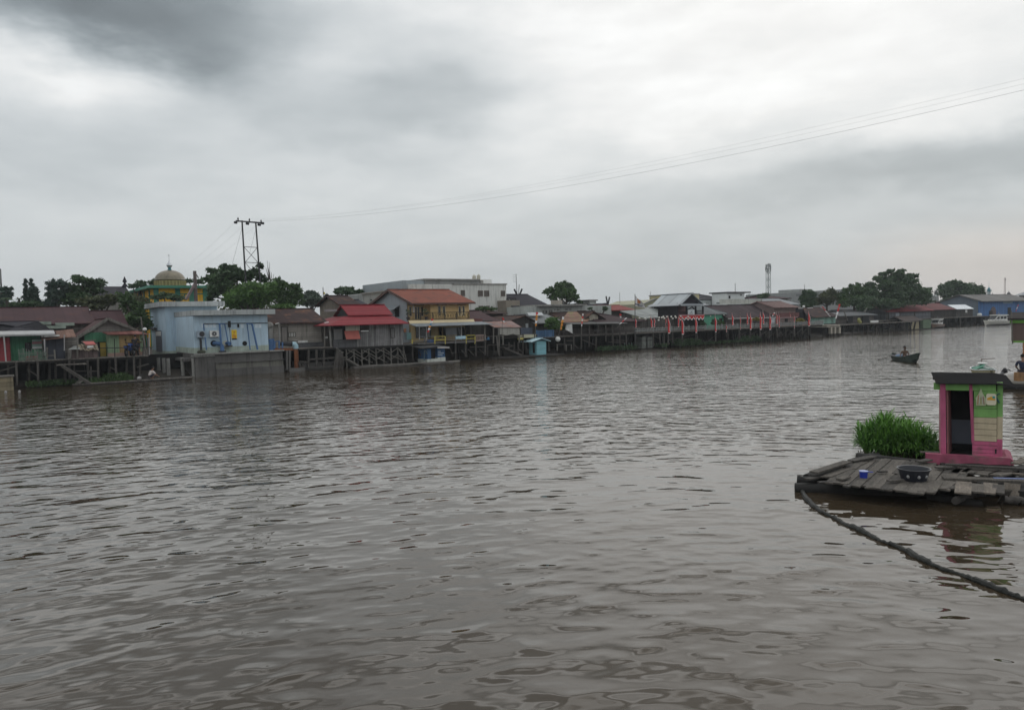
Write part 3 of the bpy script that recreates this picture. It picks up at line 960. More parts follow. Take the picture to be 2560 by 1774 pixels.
zt = B.S(1, 7, 218, 45)[1]
MB().tube([(t, 45, 1.6), (t, 45, zt - 3)], .16, 6).build('mast_base', mat('mast_red', (.4, .1, .09)), an)
MB().tube([(t, 45, zt - 3), (t, 45, zt)], .1, 6).build('mast_tip', STEEL_D, an)
MB().box(t - .25, t + .05, 44.8, 45.2, zt - 1.6, zt - .2).build('panel_antenna', STEEL, an)
palm('palm_tree', 'feathery palm leaning in from the picture edge above the maroon roof', 1, 70, 530, 30, 75, LEAF_DK)
palm('palm_tree', 'small distant palm standing between the edge tree and the tall conifers', 1, 200, 535, 36, 42, LEAF_BL, 11)
tree('broadleaf_tree', 'dark tree cut by the picture edge behind the dark hipped roof', 1, [(20, 500, 70, 75), (60, 440, 50, 45), (0, 590, 70, 45), (95, 480, 30, 30)], 32, LEAF_BL, .32)
for i, (lx, lab) in enumerate(((268, 'slim dark conifer with a pointed tip, the first of the pair'), (328, 'slim dark conifer with the tallest pointed tip of the pair'))):
    tree('conifer_tree', lab, 1, [(lx, 345, 7, 22), (lx, 395, 16, 34), (lx + 2, 450, 22, 40), (lx + 4, 510, 26, 45), (lx + 8, 570, 34, 40)], 34 + i, LEAF_BL, .24, 1.6, base=lx, group='conifers behind the maroon roof')
tree('conifer_tree', 'blunt dark conifer crowded against the pointed pair', 1, [(372, 425, 20, 38), (378, 490, 28, 50), (385, 560, 40, 45)], 33, LEAF_BL, .26, 1.4, base=375, group='conifers behind the maroon roof')
tree('low_bush', 'low dark bush spreading beside the conifers above the roof ridge', 1, [(300, 590, 120, 30), (440, 590, 80, 35), (150, 600, 100, 25)], 30, LEAF_DK, .3, cat='bush')
tree('broadleaf_tree', 'tall bluish tree with a rounded crown behind the long maroon roof', 1, [(560, 380, 55, 50), (640, 385, 60, 50), (570, 470, 75, 70), (640, 520, 110, 80), (530, 580, 60, 40)], 30, LEAF_BL, .3)
tree('broadleaf_tree', 'tallest spreading tree with lumpy flat top behind the long maroon roof', 1, [(815, 315, 52, 35), (850, 345, 75, 40), (960, 355, 60, 40), (1050, 360, 55, 38), (760, 440, 90, 70), (880, 440, 110, 80), (1010, 440, 80, 60), (800, 540, 150, 75)], 31, LEAF_DK, .32)
tree('leafy_bush', 'broad olive green bush in front of the slate roof by the mosque', 1, [(950, 570, 110, 55), (1080, 560, 120, 60), (1180, 530, 100, 50), (1010, 615, 100, 30)], 24, LEAF_OL, .28, cat='bush')
tree('leafy_bush', 'green bush swelling up beside the blue pump house', 1, [(1420, 620, 80, 80), (1340, 580, 70, 60), (1450, 710, 90, 70), (1500, 800, 80, 60), (1400, 760, 70, 60), (1300, 520, 60, 60)], 13, LEAF_MD, .26, cat='bush')
tree('broadleaf_tree', 'thin leaved tree rising behind the mosque eave, away from the dome', 1, [(1480, 360, 45, 35), (1450, 395, 50, 25), (1395, 400, 45, 20), (1500, 390, 40, 20)], 42, LEAF_DK, .3)
tree('broadleaf_tree', 'small tree tuft pressed against the mosque dome', 1, [(1600, 365, 35, 22), (1640, 350, 40, 30), (1650, 380, 40, 20)], 44, LEAF_DK, .3)
BLUEW = mat('pale_blue_render', (.46, .59, .69), .7, .07, .7, streak=.22)
BLUEP = mat('blue_painted_pipe', (.07, .15, .31), .5, .2, 2, streak=.3)
ROOFC = mat('bare_roof_slab', (.40, .42, .42), .8, .16, 1.6, streak=.5)
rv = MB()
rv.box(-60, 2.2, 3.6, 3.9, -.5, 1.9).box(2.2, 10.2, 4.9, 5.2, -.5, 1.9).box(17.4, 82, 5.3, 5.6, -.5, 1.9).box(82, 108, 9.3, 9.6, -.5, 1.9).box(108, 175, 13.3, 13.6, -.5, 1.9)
tag(rv.build('added_dark_backing', mat('backing_black', (.014, .014, .014), .9, .4, 2)), 'added black light-blocking revetment running in shadow behind the stilts', 'backing')  # added wall; keeps light from behind out so the under-deck space stays dark
SB = .9
tb0 = B.S(2, 595, 1150, SB)[0]
tb1 = B.S(2, 1270, 1150, SB)[0]
zt = B.S(2, 935, 972, SB)[1]
zq = B.S(2, 1000, 1302, 0)[1]
sB, _ = B.T(2, 430, 1150, tb0)
ta0 = B.S(2, 345, 1150, sB)[0]
ta1 = B.S(2, 808, 905, sB)[0]
sA, _ = B.T(2, 214, 1150, ta0)
zta = B.S(2, 550, 893, sB)[1]
zb2 = B.S(2, 340, 1338, sB)[1]
ph = thing('pump_house', 'pale blue pump house with two flat concrete roofs, on piles above the water', 'pump house', ((tb0 + tb1) / 2, SB, zq))
MB().box(tb0, tb1, SB, sB - .004, zq + .002, zt).build('wall', BLUEW, ph)
MB().box(ta0, ta1, sB, sA, zb2, zta).build('wall', BLUEW, ph)
MB().box(tb0 - .004, tb1 + .004, SB - .004, sB, zq - .3, zq + .45).build('plinth', mat('mossy_plinth', (.40, .46, .40), .8, .25, 2, streak=.3), ph)
MB().box(ta0 - .006, ta0 + 1.5, sB - .006, sA + .006, zb2 - .05, zb2 + .4).build('plinth', MATS['mossy_plinth'], ph)
t0 = B.S(2, 600, 945, SB - .7)[0]
t1 = B.S(2, 1335, 940, SB - .7)[0]
z1 = B.S(2, 970, 921, SB - .7)[1]
z0 = B.S(2, 970, 967, SB - .7)[1]
sk, _ = B.T(2, 360, 972, t0)
MB().box(t0, t1, SB - .7, min(sk, sB + 2), z0, z1).build('roof', ROOFC, ph)
t0 = B.S(2, 285, 868, sB - .8)[0]
t1 = B.S(2, 878, 868, sB - .8)[0]
z1 = B.S(2, 580, 846, sB - .8)[1]
z0 = B.S(2, 580, 890, sB - .8)[1]
sk, _ = B.T(2, 128, 887, t0)
MB().box(t0, t1, sB - .8, sk, max(z0, zta + .002), z1).build('roof', ROOFC, ph)
FR = SB - .06
bars(ph, [(2, 685, 1048, 1265, 1040)], FR, STEEL_D, .06, 'cable_tray')
for (x, y, r_) in ((777, 1227, .26), (1058, 1226, .2)):
    t, z = B.S(2, x, y, SB)
    MB().disc((t, SB - .005, z), r_, 's', .03).build('wall_opening', BLACK, ph)
t, z = B.S(2, 885, 1232, SB)
MB().disc((t, SB - .005, z), .3, 's', .05).build('flange', mat('cream_flange', (.5, .5, .42)), ph)
for x in (680, 712, 748, 782, 838, 1035, 1165, 1195):
    t, z = B.S(2, x, 1065 if x < 900 else 1068, SB)
    MB().box(t - .12, t + .12, SB - .012, SB + .01, z - .17, z + .17).build('vent_patch', mat('chalky_patch', (.62, .7, .76), .8, .2, 6), ph)
t, z = B.S(2, 998, 1066, SB)
MB().box(t - .06, t + .06, SB - .12, SB - .0, z - .15, z + .15).build('switch_box', BLACK, ph)
u0, zz0 = B.T(2, 258, 1200, ta0)
u1, zz1 = B.T(2, 308, 1200, ta0)
_, zt_ = B.T(2, 280, 1110, ta0)
_, zb_ = B.T(2, 280, 1300, ta0)
MB().box(ta0 - .05, ta0 + .02, u1, u0, zb_, zt_).build('side_door', mat('slate_grey_door', (.10, .11, .14), .6, .12, 2), ph)
_, q = B.T(2, 280, 1118, ta0)
_, q2 = B.T(2, 280, 1158, ta0)
MB().box(ta0 - .07, ta0 - .045, u1 + .1, u0 - .15, q2, q).build('door_notice', WHITE, ph)
u0, z0 = B.T(2, 208, 1092, ta0)
u1, z1 = B.T(2, 265, 1092, ta0)
MB().bar((ta0 - .15, u0 + .6, z0), (ta0 - .15, u1, z1), .2).build('spout', STEEL_D, ph)
for lab, p in (('first blue A frame hoist on the pump house front, left of the yellow sign', ((690, 1050, 712, 1285), (830, 1045, 848, 1298), (878, 1055, 915, 1255), (820, 1048, 880, 1050))),
               ('second blue A frame hoist beside the round black wall opening', ((1088, 1052, 1108, 1285), (1125, 1052, 1175, 1282), (1070, 1048, 1128, 1050)))):
    hf = thing('pipe_hoist_frame', lab, 'hoist frame', (B.S(2, p[0][0], 1285, .45)[0], .45, zq), group='blue hoist frames on the pump house')
    for k, (x0, y0, x1, y1) in enumerate(p):
        a = B.S(2, x0, y0, .45)
        b = B.S(2, x1, y1, .45)
        MB().tube([(a[0], .45 + (.25 if k == 0 else 0), a[1]), (b[0], .45, b[1])], .05 if k != 1 else .085).build('leg' if y1 > 1100 else 'head_beam', BLUEP, hf)
t, z = B.S(2, 919, 1055, .5)
ho = thing('chain_hoist', 'dark chain hoist block hanging from the pump house front', 'hoist', (t, .5, z))
MB().box(t - .1, t + .1, .4, .6, z - .25, z + .3).build('block', BLACK, ho)
t2, z2 = B.S(2, 935, 1240, .5)
MB().tube([(t, .5, z - .2), (t + .03, .5, z - 1.2), (t2, .5, z2)], .025, 5).build('chain', BLACK, ho)
for lab, x, c in (('blue elbow pipe curving out of the pump house wall', 777, BLUEP), ('blue pipe stub with a cream flange leaving the pump house wall', 895, BLUEP)):
    t, z = B.S(2, x, 1225, SB)
    pe = thing('elbow_pipe', lab, 'pipe', (t, SB, zq), group='elbow pipes of the pump house')
    m = MB()
    if x < 800:
        m.tube([(t, SB + .1, z), (t + .15, SB - .2, z), (t + .4, SB - .3, z - .03), (t + .58, SB - .3, z - .25), (t + .6, SB - .3, zq + .12)], .17, 12)
    else:
        m.tube([(t - .05, SB + .1, z), (t + .1, SB - .3, z), (t + .16, SB - .45, z - .02)], .15, 12)
    m.build('pipe', c, pe, smooth=True)
    MB().lathe((t + (.6 if x < 800 else .1), SB - .3, zq + .02 if x < 800 else z - .27), [(.3, 0), (.3, .1)], 14).build('flange', STEEL_D, pe)
def ac_unit(label, n, x0, y0, x1, y1, dark):
    t0, t1, z0, z1 = B.rect(n, x0, y0, x1, y1, SB)
    root = thing('air_conditioner', label, 'air conditioner', ((t0 + t1) / 2, SB, z0), group='air conditioners on the pump house')
    MB().box(t0, t1, SB - .38, SB - .06, z0, z1).build('casing', mat('ac_grey', (.3, .36, .42)) if dark else WHITE, root)
    c = ((t0 + t1) / 2 - (.04 if not dark else -.05), SB - .385, (z0 + z1) / 2)
    r_ = (z1 - z0) * .40
    g_ = MB().disc(c, r_, 's', .02, 20).build('fan_grille', STEEL_D if dark else STEEL, root)
    if not dark:
        MB().disc((c[0], c[1] - .022, c[2]), r_ * .72, 's', .006, 18).build('fan_shadow', mat('fan_dark', (.07, .07, .08)), g_)
        MB().disc((c[0], c[1] - .03, c[2]), r_ * .22, 's', .02, 10).build('hub', WHITE, g_)
    for q in (t0 + .12, t1 - .18):
        MB().box(q, q + .05, SB - .36, SB - .001, z0 - .06, z0 - .002).build('bracket', STEEL_D, root)
ac_unit('grey air conditioner with a dark fan on the pump house wall', 2, 618, 1113, 692, 1170, True)
ac_unit('white air conditioner with a round grey fan on the pump house wall', 2, 735, 1110, 818, 1166, False)
t, z = B.S(2, 658, 1175, .55)
st_ = thing('pipe_stand', 'dark upright pipe stand under the grey air conditioner', 'pipe stand', (t, .55, zq))
MB().tube([(t, .55, zq), (t, .55, z)], .09).build('post', STEEL_D, st_)
MB().ell((t, .5, zq + .1), .35, .3, .18, 10, 6).build('mossy_foot', mat('moss_dark', (.04, .045, .03), .9, .4, 4), st_)
t0, t1, z0, z1 = B.rect(2, 938, 1103, 987, 1193, SB)
sg = thing('warning_sign', 'yellow electrical warning sign with a red bolt on the pump house', 'sign', ((t0 + t1) / 2, SB, z0))
MB().box(t0, t1, SB - .03, SB - .002, z0 + .12, z1).build('board', mat('sign_yellow', (.80, .56, .03), .5, .05, 3), sg)
w_, h_ = t1 - t0, z1 - z0
cx = (t0 + t1) / 2
redm = mat('sign_red', (.5, .07, .03), .6)
MB().slab([(cx + .02, SB - .034, z1 - .12), (cx - .10, SB - .034, z1 - h_ * .26), (cx, SB - .034, z1 - h_ * .24), (cx - .05, SB - .034, z1 - h_ * .40), (cx + .10, SB - .034, z1 - h_ * .21), (cx, SB - .034, z1 - h_ * .22)], (0, -.004, 0)).build('bolt_symbol', redm, sg)
m = MB()
r = random.Random(2)
for row in range(5):
    zz = z1 - h_ * (.47 + row * .09)
    x = t0 + .07 + r.uniform(0, .06)
    while x < t1 - .12:
        l_ = r.uniform(.04, .10)
        m.box(x, x + l_, SB - .036, SB - .031, zz - h_ * .027, zz + h_ * .027)
        x += l_ + .03
m.build('lettering', redm, sg)
MB().box(t0 + .02, t1 - .02, SB - .03, SB - .004, z0, z0 + .11).build('plate', BLACK, sg)
qt0 = B.S(2, 612, 1400, 0)[0]
qt1 = B.S(2, 1408, 1400, 0)[0]
qm = B.S(2, 797, 1400, 0)[0]
qw = thing('quay_wall', 'stained concrete quay wall with ledges under the pump house', 'quay', ((qt0 + qt1) / 2, 0, -.5))
MB().box(qt0, qt1, .1, 7.5, -1, zq - .02).build('wall', CONC_D, qw)
MB().box(qm, qt1, 0, .097, -1, B.S(2, 1000, 1395, 0)[1]).build('wall_course', mat('quay_lower', (.165, .16, .14), .8, .2, 1.5, streak=.5), qw)
MB().box(qm + .004, qt1 + .004, -.1, -.004, -1, B.S(2, 1000, 1448, 0)[1]).build('wall_course', CONC_D, qw)
MB().box(qt0 - .05, qt1 + .1, -.12, .3, zq - .12, zq - .0).build('ledge', CONC, qw)
MB().box(qm - .02, qt1 + .06, -.16, .0, B.S(2, 1000, 1395, 0)[1] + .002, B.S(2, 1000, 1388, 0)[1]).build('ledge', CONC_D, qw)
for x, yb, s_ in ((275, 1505, 4.6), (322, 1515, 3.6), (362, 1525, 2.6), (492, 1520, 2.2), (590, 1530, .6)):
    t, zz = B.S(2, x, 1352, s_)
    MB().tube([(t, s_, -1), (t, s_, zb2 - .02)], .15, 12).build('pile', CONC, ph, smooth=True)
mb_ = MB().box(tb0 - .2, tb0 + 1.4, .0, SB + .3, zq - .28, zq - .13)
mb_.build('slab_edge', CONC, ph)
MB().box(ta0, tb0 + .1, SB + .3, sA, zb2 - .3, zb2 - .055).build('floor_slab', CONC_D, ph)
MB().box(tb0 + .02, tb0 + .6, SB + .1, sB, zb2 - .2, zq - .001).build('floor_slab', CONC_D, ph)
pj = thing('discharge_pipe', 'rusty orange upright pipe with a pale blue elbow beside the quay', 'pipe', (B.S(2, 1525, 1470, .3)[0], .3, 0))
t, z = B.S(2, 1523, 1275, .3)
t2, z2 = B.S(2, 1385, 1228, .9)
MB().tube([(t, .3, .2), (t, .3, z)], .2, 12).build('riser', RUSTM, pj, smooth=True)
zc = B.S(2, 1500, 1232, .3)[1]
MB().tube([(t, .3, z + .004), (t, .3, zc - .15), (t - .1, .32, zc - .02), (t - .3, .35, zc)], .22, 12).build('elbow', mat('pale_blue_pipe', (.33, .48, .55)), pj, smooth=True)
MB().tube([(t - .31, .35, zc), (t2, .9, z2)], .2, 12).build('pipe', STEEL_D, pj, smooth=True)
MB().box(t - .8, t + .6, -.1, .8, .0, .28).build('pile_cap', CONC_D, pj)
jb = thing('pipe_platform', 'rusty steel beam platform carrying the pipe beside the quay', 'platform', (B.S(2, 1430, 1285, .5)[0], .5, ZD))
bars(jb, [(2, 1330, 1280, 1545, 1283)], .4, RUSTM, .16, 'beam')
bars(jb, [(2, 1330, 1275, 1545, 1278)], 1.5, RUSTM, .16, 'beam')
posts(jb, [(2, 1440, 1290, 1470), (2, 1465, 1290, 1480)], .3, CONC_D, .16, 'pile')
posts(jb, [(2, 1330, 1205, 1280), (2, 1370, 1205, 1280), (2, 1400, 1215, 1280)], .6, BLUEP, .12, 'blue_post')
bars(jb, [(2, 1330, 1210, 1375, 1205)], .6, BLUEP, .08, 'blue_rail')
vt = thing('vent_stack', 'pale vent stack with a rounded cap and blue base at the pump house corner', 'vent', (B.S(2, 1290, 1285, 1.3)[0], 1.3, zq))
t, z0 = B.S(2, 1290, 1185, 1.3)
z1 = B.S(2, 1283, 1075, 1.3)[1]
MB().tube([(t, 1.3, zq - .4), (t, 1.3, z0)], .34, 12).build('base', BLUEP, vt, smooth=True)
MB().tube([(t, 1.3, z0 + .004), (t, 1.3, z1)], .24, 12).build('stack', CONC, vt, smooth=True)
MB().ell((t - .08, 1.3, z1 + .1), .42, .4, .32).build('cap', CONC, vt, smooth=True)
MS = 34
YEL = mat('mosque_yellow', (.78, .45, .03), .7, .1, 1, streak=.15)
GRN = mat('mosque_green', (.045, .20, .135), .6, .12, 1)
tc0 = B.S(2, 250, 780, MS)[0]
tc1 = B.S(2, 735, 780, MS)[0]
zr_ = B.S(2, 480, 705, MS)[1]
mq = thing('mosque', 'yellow mosque with green columns and a metal dome topped by a finial', 'mosque', ((tc0 + tc1) / 2, MS, 1.6))
dS, _ = B.T(2, 62, 780, tc0)
dS = min(dS, MS + 16)
zw0 = B.S(2, 480, 728, MS)[1]
MB().box(tc0, tc1, MS, dS, 1.6, zw0 - .002).build('wall', YEL, mq)
MB().box(tc0 - 1.0, tc1 + 1.0, MS - 1.0, dS + 1, zw0, zr_).build('eave', GRN, mq)
for x in (255, 450, 575, 700):
    t = B.S(2, x, 780, MS)[0]
    MB().box(t - .28, t + .28, MS - .12, MS + .1, 1.6, zw0 - .004).build('column', GRN, mq)
for k in range(5):
    q = MS + (dS - MS) * k / 4
    MB().box(tc0 - .12, tc0 + .1, q - .2, q + .2, 1.6, zw0 - .004).build('column', GRN, mq)
m = MB()
for i in range(14):
    t = tc0 + (tc1 - tc0) * (i + .5) / 14
    m.box(t - .02, t + .02, MS - .02, MS + .01, 1.7, zw0 - .6)
m.build('panel_joints', mat('ochre_dark', (.3, .17, .03)), mq)
MB().box(tc0 + .3, tc1 - .3, MS - .04, MS + .01, zw0 - .75, zw0 - .62).build('sill_band', GRN, mq)
DS = (MS + dS) / 2
dt, zd0 = B.S(2, 383, 690, DS)
k = B.mpp(2, 383, 660, DS)
rad = 127 * k
dome = mat('aged_metal_dome', (.20, .175, .13), .42, .3, .9, streak=.4, metal=.4)
MB().lathe((dt, DS, zr_ - .1), [(rad * 1.0, 0), (rad * 1.0, .2), (rad * .985, zd0 - zr_ + 38 * k)], 28).build('drum', mat('gold_drum', (.22, .18, .07), .5, .15, 2), mq)
m = MB()
for i in range(28):
    a = 6.283 * i / 28
    m.bar((dt + rad * 1.01 * math.cos(a), DS + rad * 1.01 * math.sin(a), zr_ + .1), (dt + rad * 1.0 * math.cos(a), DS + rad * 1.0 * math.sin(a), zd0 + 30 * k), .18)
m.build('drum_columns', mat('gold_light', (.30, .25, .11)), mq)
zs = zd0 + 38 * k
prof = [(rad * 1.03, 0)] + [(rad * 1.0 * math.cos(a), rad * .70 * math.sin(a)) for a in np.linspace(0.05, 1.5, 14)]
dm = MB().lathe((dt, DS, zs), prof, 32).build('dome', dome, mq, smooth=True)
zf = zs + rad * .70
fin = MB().lathe((dt, DS, zf - .05), [(18 * k, 0), (18 * k, 8 * k), (13 * k, 12 * k), (13 * k, 26 * k), (20 * k, 30 * k)], 14).build('finial_base', mat('teal_paint', (.05, .18, .2)), dm, smooth=True)
zf += 30 * k
MB().lathe((dt, DS, zf), [(20 * k, 0), (26 * k, 12 * k), (20 * k, 26 * k), (9 * k, 38 * k), (5 * k, 52 * k), (2.5 * k, 64 * k), (1.5 * k, 96 * k)], 14).build('finial_bulb', mat('silver_bulb', (.5, .52, .55), .25, .1, 2, metal=.8), dm, smooth=True)
m = MB()
for i in range(9):
    a0, a1 = .4 + i * .6, .4 + (i + 1) * .6
    rr = 6 * k
    m.bar((dt + rr * math.cos(a0), DS, zf + 102 * k + rr * math.sin(a0)), (dt + rr * math.cos(a1), DS, zf + 102 * k + rr * math.sin(a1)), 2.5 * k)
m.build('crescent', STEEL, dm)
PW_ = 20
bp_ = thing('propped_pole', 'broken brown timber pole with a leaning prop in front of the mosque', 'pole', (B.S(2, 612, 840, PW_)[0], PW_, 1.6))
t0, z0 = B.S(2, 604, 570, PW_)
t1, z1 = B.S(2, 618, 850, PW_)
brn = mat('brown_grey_pole', (.13, .105, .10), .85, .25, 3)
MB().tube([(t1, PW_, 1.6), (t0, PW_, z0)], [.22, .17], 8).build('pole', brn, bp_)
a0 = B.S(2, 605, 690, PW_)
a1 = B.S(2, 520, 830, PW_)
MB().bar((a0[0], PW_, a0[1]), (a1[0], PW_ - .3, a1[1]), .24).build('prop', mat('pinkish_prop', (.22, .17, .17), .85, .2, 2), bp_)
a0 = B.S(2, 612, 590, PW_)
a1 = B.S(2, 640, 635, PW_)
MB().bar((a0[0], PW_, a0[1]), (a1[0], PW_, a1[1]), .09).build('strut', brn, bp_)
PS_ = 12
py = thing('power_pylon', 'tall black H frame power pylon with a crossbar rising above the trees', 'pylon', (B.S(2, 1110, 600, PS_)[0], PS_, 1.6))
legs = []
for (xa, ya, xb, yb) in ((1034, 122, 1060, 550), (1158, 134, 1196, 650)):
    a = B.S(2, xa, ya, PS_)
    b = B.S(2, xb, yb, PS_)
    u = (1.4 - b[1]) / (a[1] - b[1])
    foot = (b[0] + (a[0] - b[0]) * u, PS_, 1.4)
    legs.append((foot, (a[0], PS_, a[1])))
    MB().tube([foot, (a[0], PS_, a[1] + .1)], [.10, .075], 8).build('leg', STEEL_D, py)
a = B.S(2, 972, 119, PS_)
b = B.S(2, 1228, 139, PS_)
MB().bar((a[0], PS_ - .2, a[1]), (b[0], PS_ - .2, b[1]), .10, .14).build('crossbar', STEEL_D, py)
bars(py, [(2, 1047, 350, 1175, 358), (2, 1062, 492, 1185, 497)], PS_, STEEL_D, .055, 'tie_bar')
bars(py, [(2, 1050, 352, 1183, 497), (2, 1172, 358, 1063, 492), (2, 1065, 497, 1120, 565), (2, 1183, 497, 1135, 560)], PS_, STEEL_D, .04, 'cross_brace')
pins = []
for x, y in ((998, 103), (1101, 112), (1207, 124)):
    t, z = B.S(2, x, y, PS_ - .2)
    MB().lathe((t, PS_ - .2, z - .25), [(.04, 0), (.09, .12), (.045, .2), (.085, .3), (.03, .45)], 8).build('pin_insulator', BLACK, py)
    pins.append((t, PS_ - .2, z + .1))
for x, y in ((976, 131), (1083, 142), (1190, 152), (1220, 138)):
    t, z = B.S(2, x, y, PS_ - .5)
    MB().tube([(t - .12, PS_ - .55, z), (t + .12, PS_ - .45, z)], .12, 10).build('disc_insulator', BLACK, py)
for xa, ya, xb, yb in ((1030, 190, 945, 510), (1155, 205, 1105, 400)):
    a = B.S(2, xa, ya, PS_)
    b = B.S(2, xb, yb, PS_ + 2)
    MB().tube([(a[0], PS_, a[1]), (b[0], PS_ + 2, b[1])], .009, 5).build('guy_wire', STEEL_D, py)
def span(label, a, far_px, dist, mid_px, r_=.022):
    """cable from world point a to a support far off the picture, sagging through the measured point"""
    d = ray(*far_px)
    b = EYE + d * (dist / d.y)
    a = Vector(a)
    dm_ = ray(*mid_px)
    az = dm_.x / dm_.y
    u = (a.x - az * a.y) / ((a.x - az * a.y) - (b.x - az * b.y))
    p = a.lerp(b, u)
    zw = EYE.z + dm_.z * (p.y / dm_.y)
    sag = (p.z - zw) / (4 * u * (1 - u))
    pts = []
    for i in range(41):
        q = i / 40
        v = a.lerp(b, q)
        v.z -= sag * 4 * q * (1 - q)
        pts.append(B.L(v))
    o = MB().tube(pts, r_, 5).build('power_cable', mat('cable_grey', (.36, .36, .37), .6))
    return tag(o, label, 'cable', 'power cables over the river')
ks = 2560 / 2303
pr = B.W(*pins[2])
span('topmost of the three power cables crossing the river', B.W(*pins[2]), (2680, 170 * ks - 21), 30, (1200 * ks, 415 * ks), .0035)
span('middle one of the three power cables crossing the river', B.W(pins[1][0], pins[1][1], pins[1][2]), (2680, 181 * ks - 20), 31, (1200 * ks, 421 * ks), .0035)
span('lowest and thickest of the three power cables crossing the river', B.W(pins[0][0], pins[0][1], pins[0][2] - .35), (2680, 194 * ks - 19), 32, (1200 * ks, 431 * ks), .007)
for i, (p, (x, y), lab) in enumerate(zip(pins, ((450, 575), (490, 595), (540, 620)), ('outermost thin cable from the pylon down past the dome', 'second thin cable from the pylon toward the dome', 'innermost thin cable from the pylon down to the trees'))):
    t, z = B.S(2, x, y, 40)
    a, b = Vector(p), Vector((t, 40, z))
    pts = []
    for j in range(15):
        q = j / 14
        v = a.lerp(b, q)
        v.z -= 1.2 * 4 * q * (1 - q) * .3
        pts.append(v)
    tag(MB().tube(pts, .006, 4).build('power_cable', mat('cable_grey', (.17, .17, .18))), lab, 'cable', 'thin cables behind the pylon')
tree('broadleaf_tree', 'big dark tree with lumpy boughs at the foot of the power pylon', 2, [(770, 570, 45, 30), (870, 540, 40, 32), (950, 540, 40, 30), (1000, 580, 60, 40), (900, 610, 110, 60), (780, 640, 75, 45), (1060, 620, 90, 50), (1150, 570, 55, 30), (1200, 520, 25, 35), (1190, 620, 45, 30), (1240, 650, 25, 18), (820, 720, 110, 80), (940, 720, 120, 80), (760, 800, 45, 50)], 15, LEAF_DK, .34)
tree('leafy_tree', 'bright green rounded bushy tree directly behind the pump house roof', 2, [(1130, 750, 130, 75), (1010, 800, 110, 80), (1220, 790, 120, 80), (1100, 860, 180, 60), (940, 850, 70, 60), (1300, 740, 60, 60)], 11, LEAF_LT, .26, 1.3)
tree('leafy_tree', 'taller green tree with sky gaps near the thin bare twigs', 2, [(1355, 690, 50, 50), (1400, 700, 60, 45), (1350, 770, 60, 60), (1450, 770, 50, 50), (1510, 710, 45, 40), (1545, 760, 40, 55), (1510, 830, 70, 70), (1420, 860, 70, 50)], 12, LEAF_MD, .28)
tree('low_bush', 'low yellow green bush above the edge of the pump house roof', 2, [(1390, 900, 90, 26), (1460, 905, 60, 22)], 8, LEAF_LT, .22, cat='bush')
tree('leafy_bush', 'small dark bush in front of the mosque wall', 2, [(330, 795, 70, 32), (420, 815, 80, 30), (260, 810, 40, 22)], 26, LEAF_DK, .28, cat='bush')
tree('leafy_bush', 'dark shrub below the mosque corner', 2, [(130, 850, 80, 40), (60, 830, 60, 45), (60, 900, 80, 60)], 22, LEAF_OL, .3, cat='bush')
tree('broadleaf_tree', 'dark tree showing between the mosque dome and the broken pole', 2, [(560, 665, 36, 18), (640, 665, 50, 24)], 46, LEAF_DK, .32)
bt = thing('bare_tree', 'thin bare twiggy tree standing beside the pylon', 'tree', (B.S(2, 1275, 690, 17)[0], 17, 1.6))
m = MB()
for (x0, y0, x1, y1) in ((1283, 800, 1262, 475), (1290, 800, 1280, 490), (1300, 780, 1318, 600), (1278, 680, 1250, 540), (1284, 650, 1268, 530), (1290, 680, 1300, 580)):
    a = B.S(2, x0, y0, 17)
    b = B.S(2, x1, y1, 17)
    m.tube([(a[0], 17, a[1]), ((a[0] + b[0]) / 2 + .05, 17, (a[1] + b[1]) / 2), (b[0], 17, b[1])], [.05, .04, .015], 5)
m.build('trunk', BARK, bt)
BEIGE = mat('beige_grey_boards', (.30, .275, .245), .85, .14, 2, streak=.4, lines=('z', .22, .22), tone=.1)
bh, g = house_t('beige_house', 'beige grey wooden house with a long maroon brown roof beside the pump house', 'house', 3, 2.3, 8.5, (150, 575), (985, 585), 935, 392, BEIGE, BROWNROOF, zb=ZD - .1, oh=.5)
sw = g['sw']
window(bh, 3, 345, 632, 435, 850, sw, WOOD_M, mat('grey_door', (.23, .21, .195), .8, .15, 2, lines=('xy', .2, .25)), name='door', hbars=0)
window(bh, 3, 440, 712, 545, 782, sw, WOOD_L, mat('pale_shutter', (.42, .41, .39)), 2)
panel(bh, 3, 505, 822, 565, 850, sw - .1, WHITE, 'plinth_board')
panel(bh, 3, 572, 828, 706, 856, sw - .1, WHITE, 'plinth_board')
panel(bh, 3, 560, 852, 935, 945, sw - .05, mat('dark_stone_plinth', (.10, .10, .105), .85, .3, 3), 'plinth', .12)
bars(bh, [(3, 895, 590, 925, 930), (3, 915, 590, 940, 930), (3, 440, 830, 570, 835)], sw - .1, WOOD_L, .12, 'corner_post')
t, z = B.S(3, 1015, 420, 5)
MB().box(t - .9, t + .9, 3.6, 4.2, z - .1, z + .12).build('roof_patch', mat('pale_tin', (.3, .28, .28)), bh)
pl = thing('street_lamp', 'slim grey lamp post with a short arm before the beige house', 'street lamp', (B.S(3, 315, 830, 1.2)[0], 1.2, ZD))
t1, z1 = B.S(3, 313, 590, 1.2)
t0, z0 = B.S(3, 262, 600, 1.2)
MB().tube([(t1, 1.2, ZD - .2), (t1, 1.2, z1)], .06).build('post', CONC, pl)
MB().bar((t1, 1.2, z1), (t0, 1.2, z0), .1, .06).build('arm', WHITE, pl)
pl2 = thing('street_lamp', 'leaning pale pole with a short arm over the dark doorway gap', 'street lamp', (B.S(3, 1030, 920, .3)[0], .3, ZD))
t1, z1 = B.S(3, 1002, 590, .3)
t3, z3 = B.S(3, 1032, 925, .3)
t0, z0 = B.S(3, 940, 585, .3)
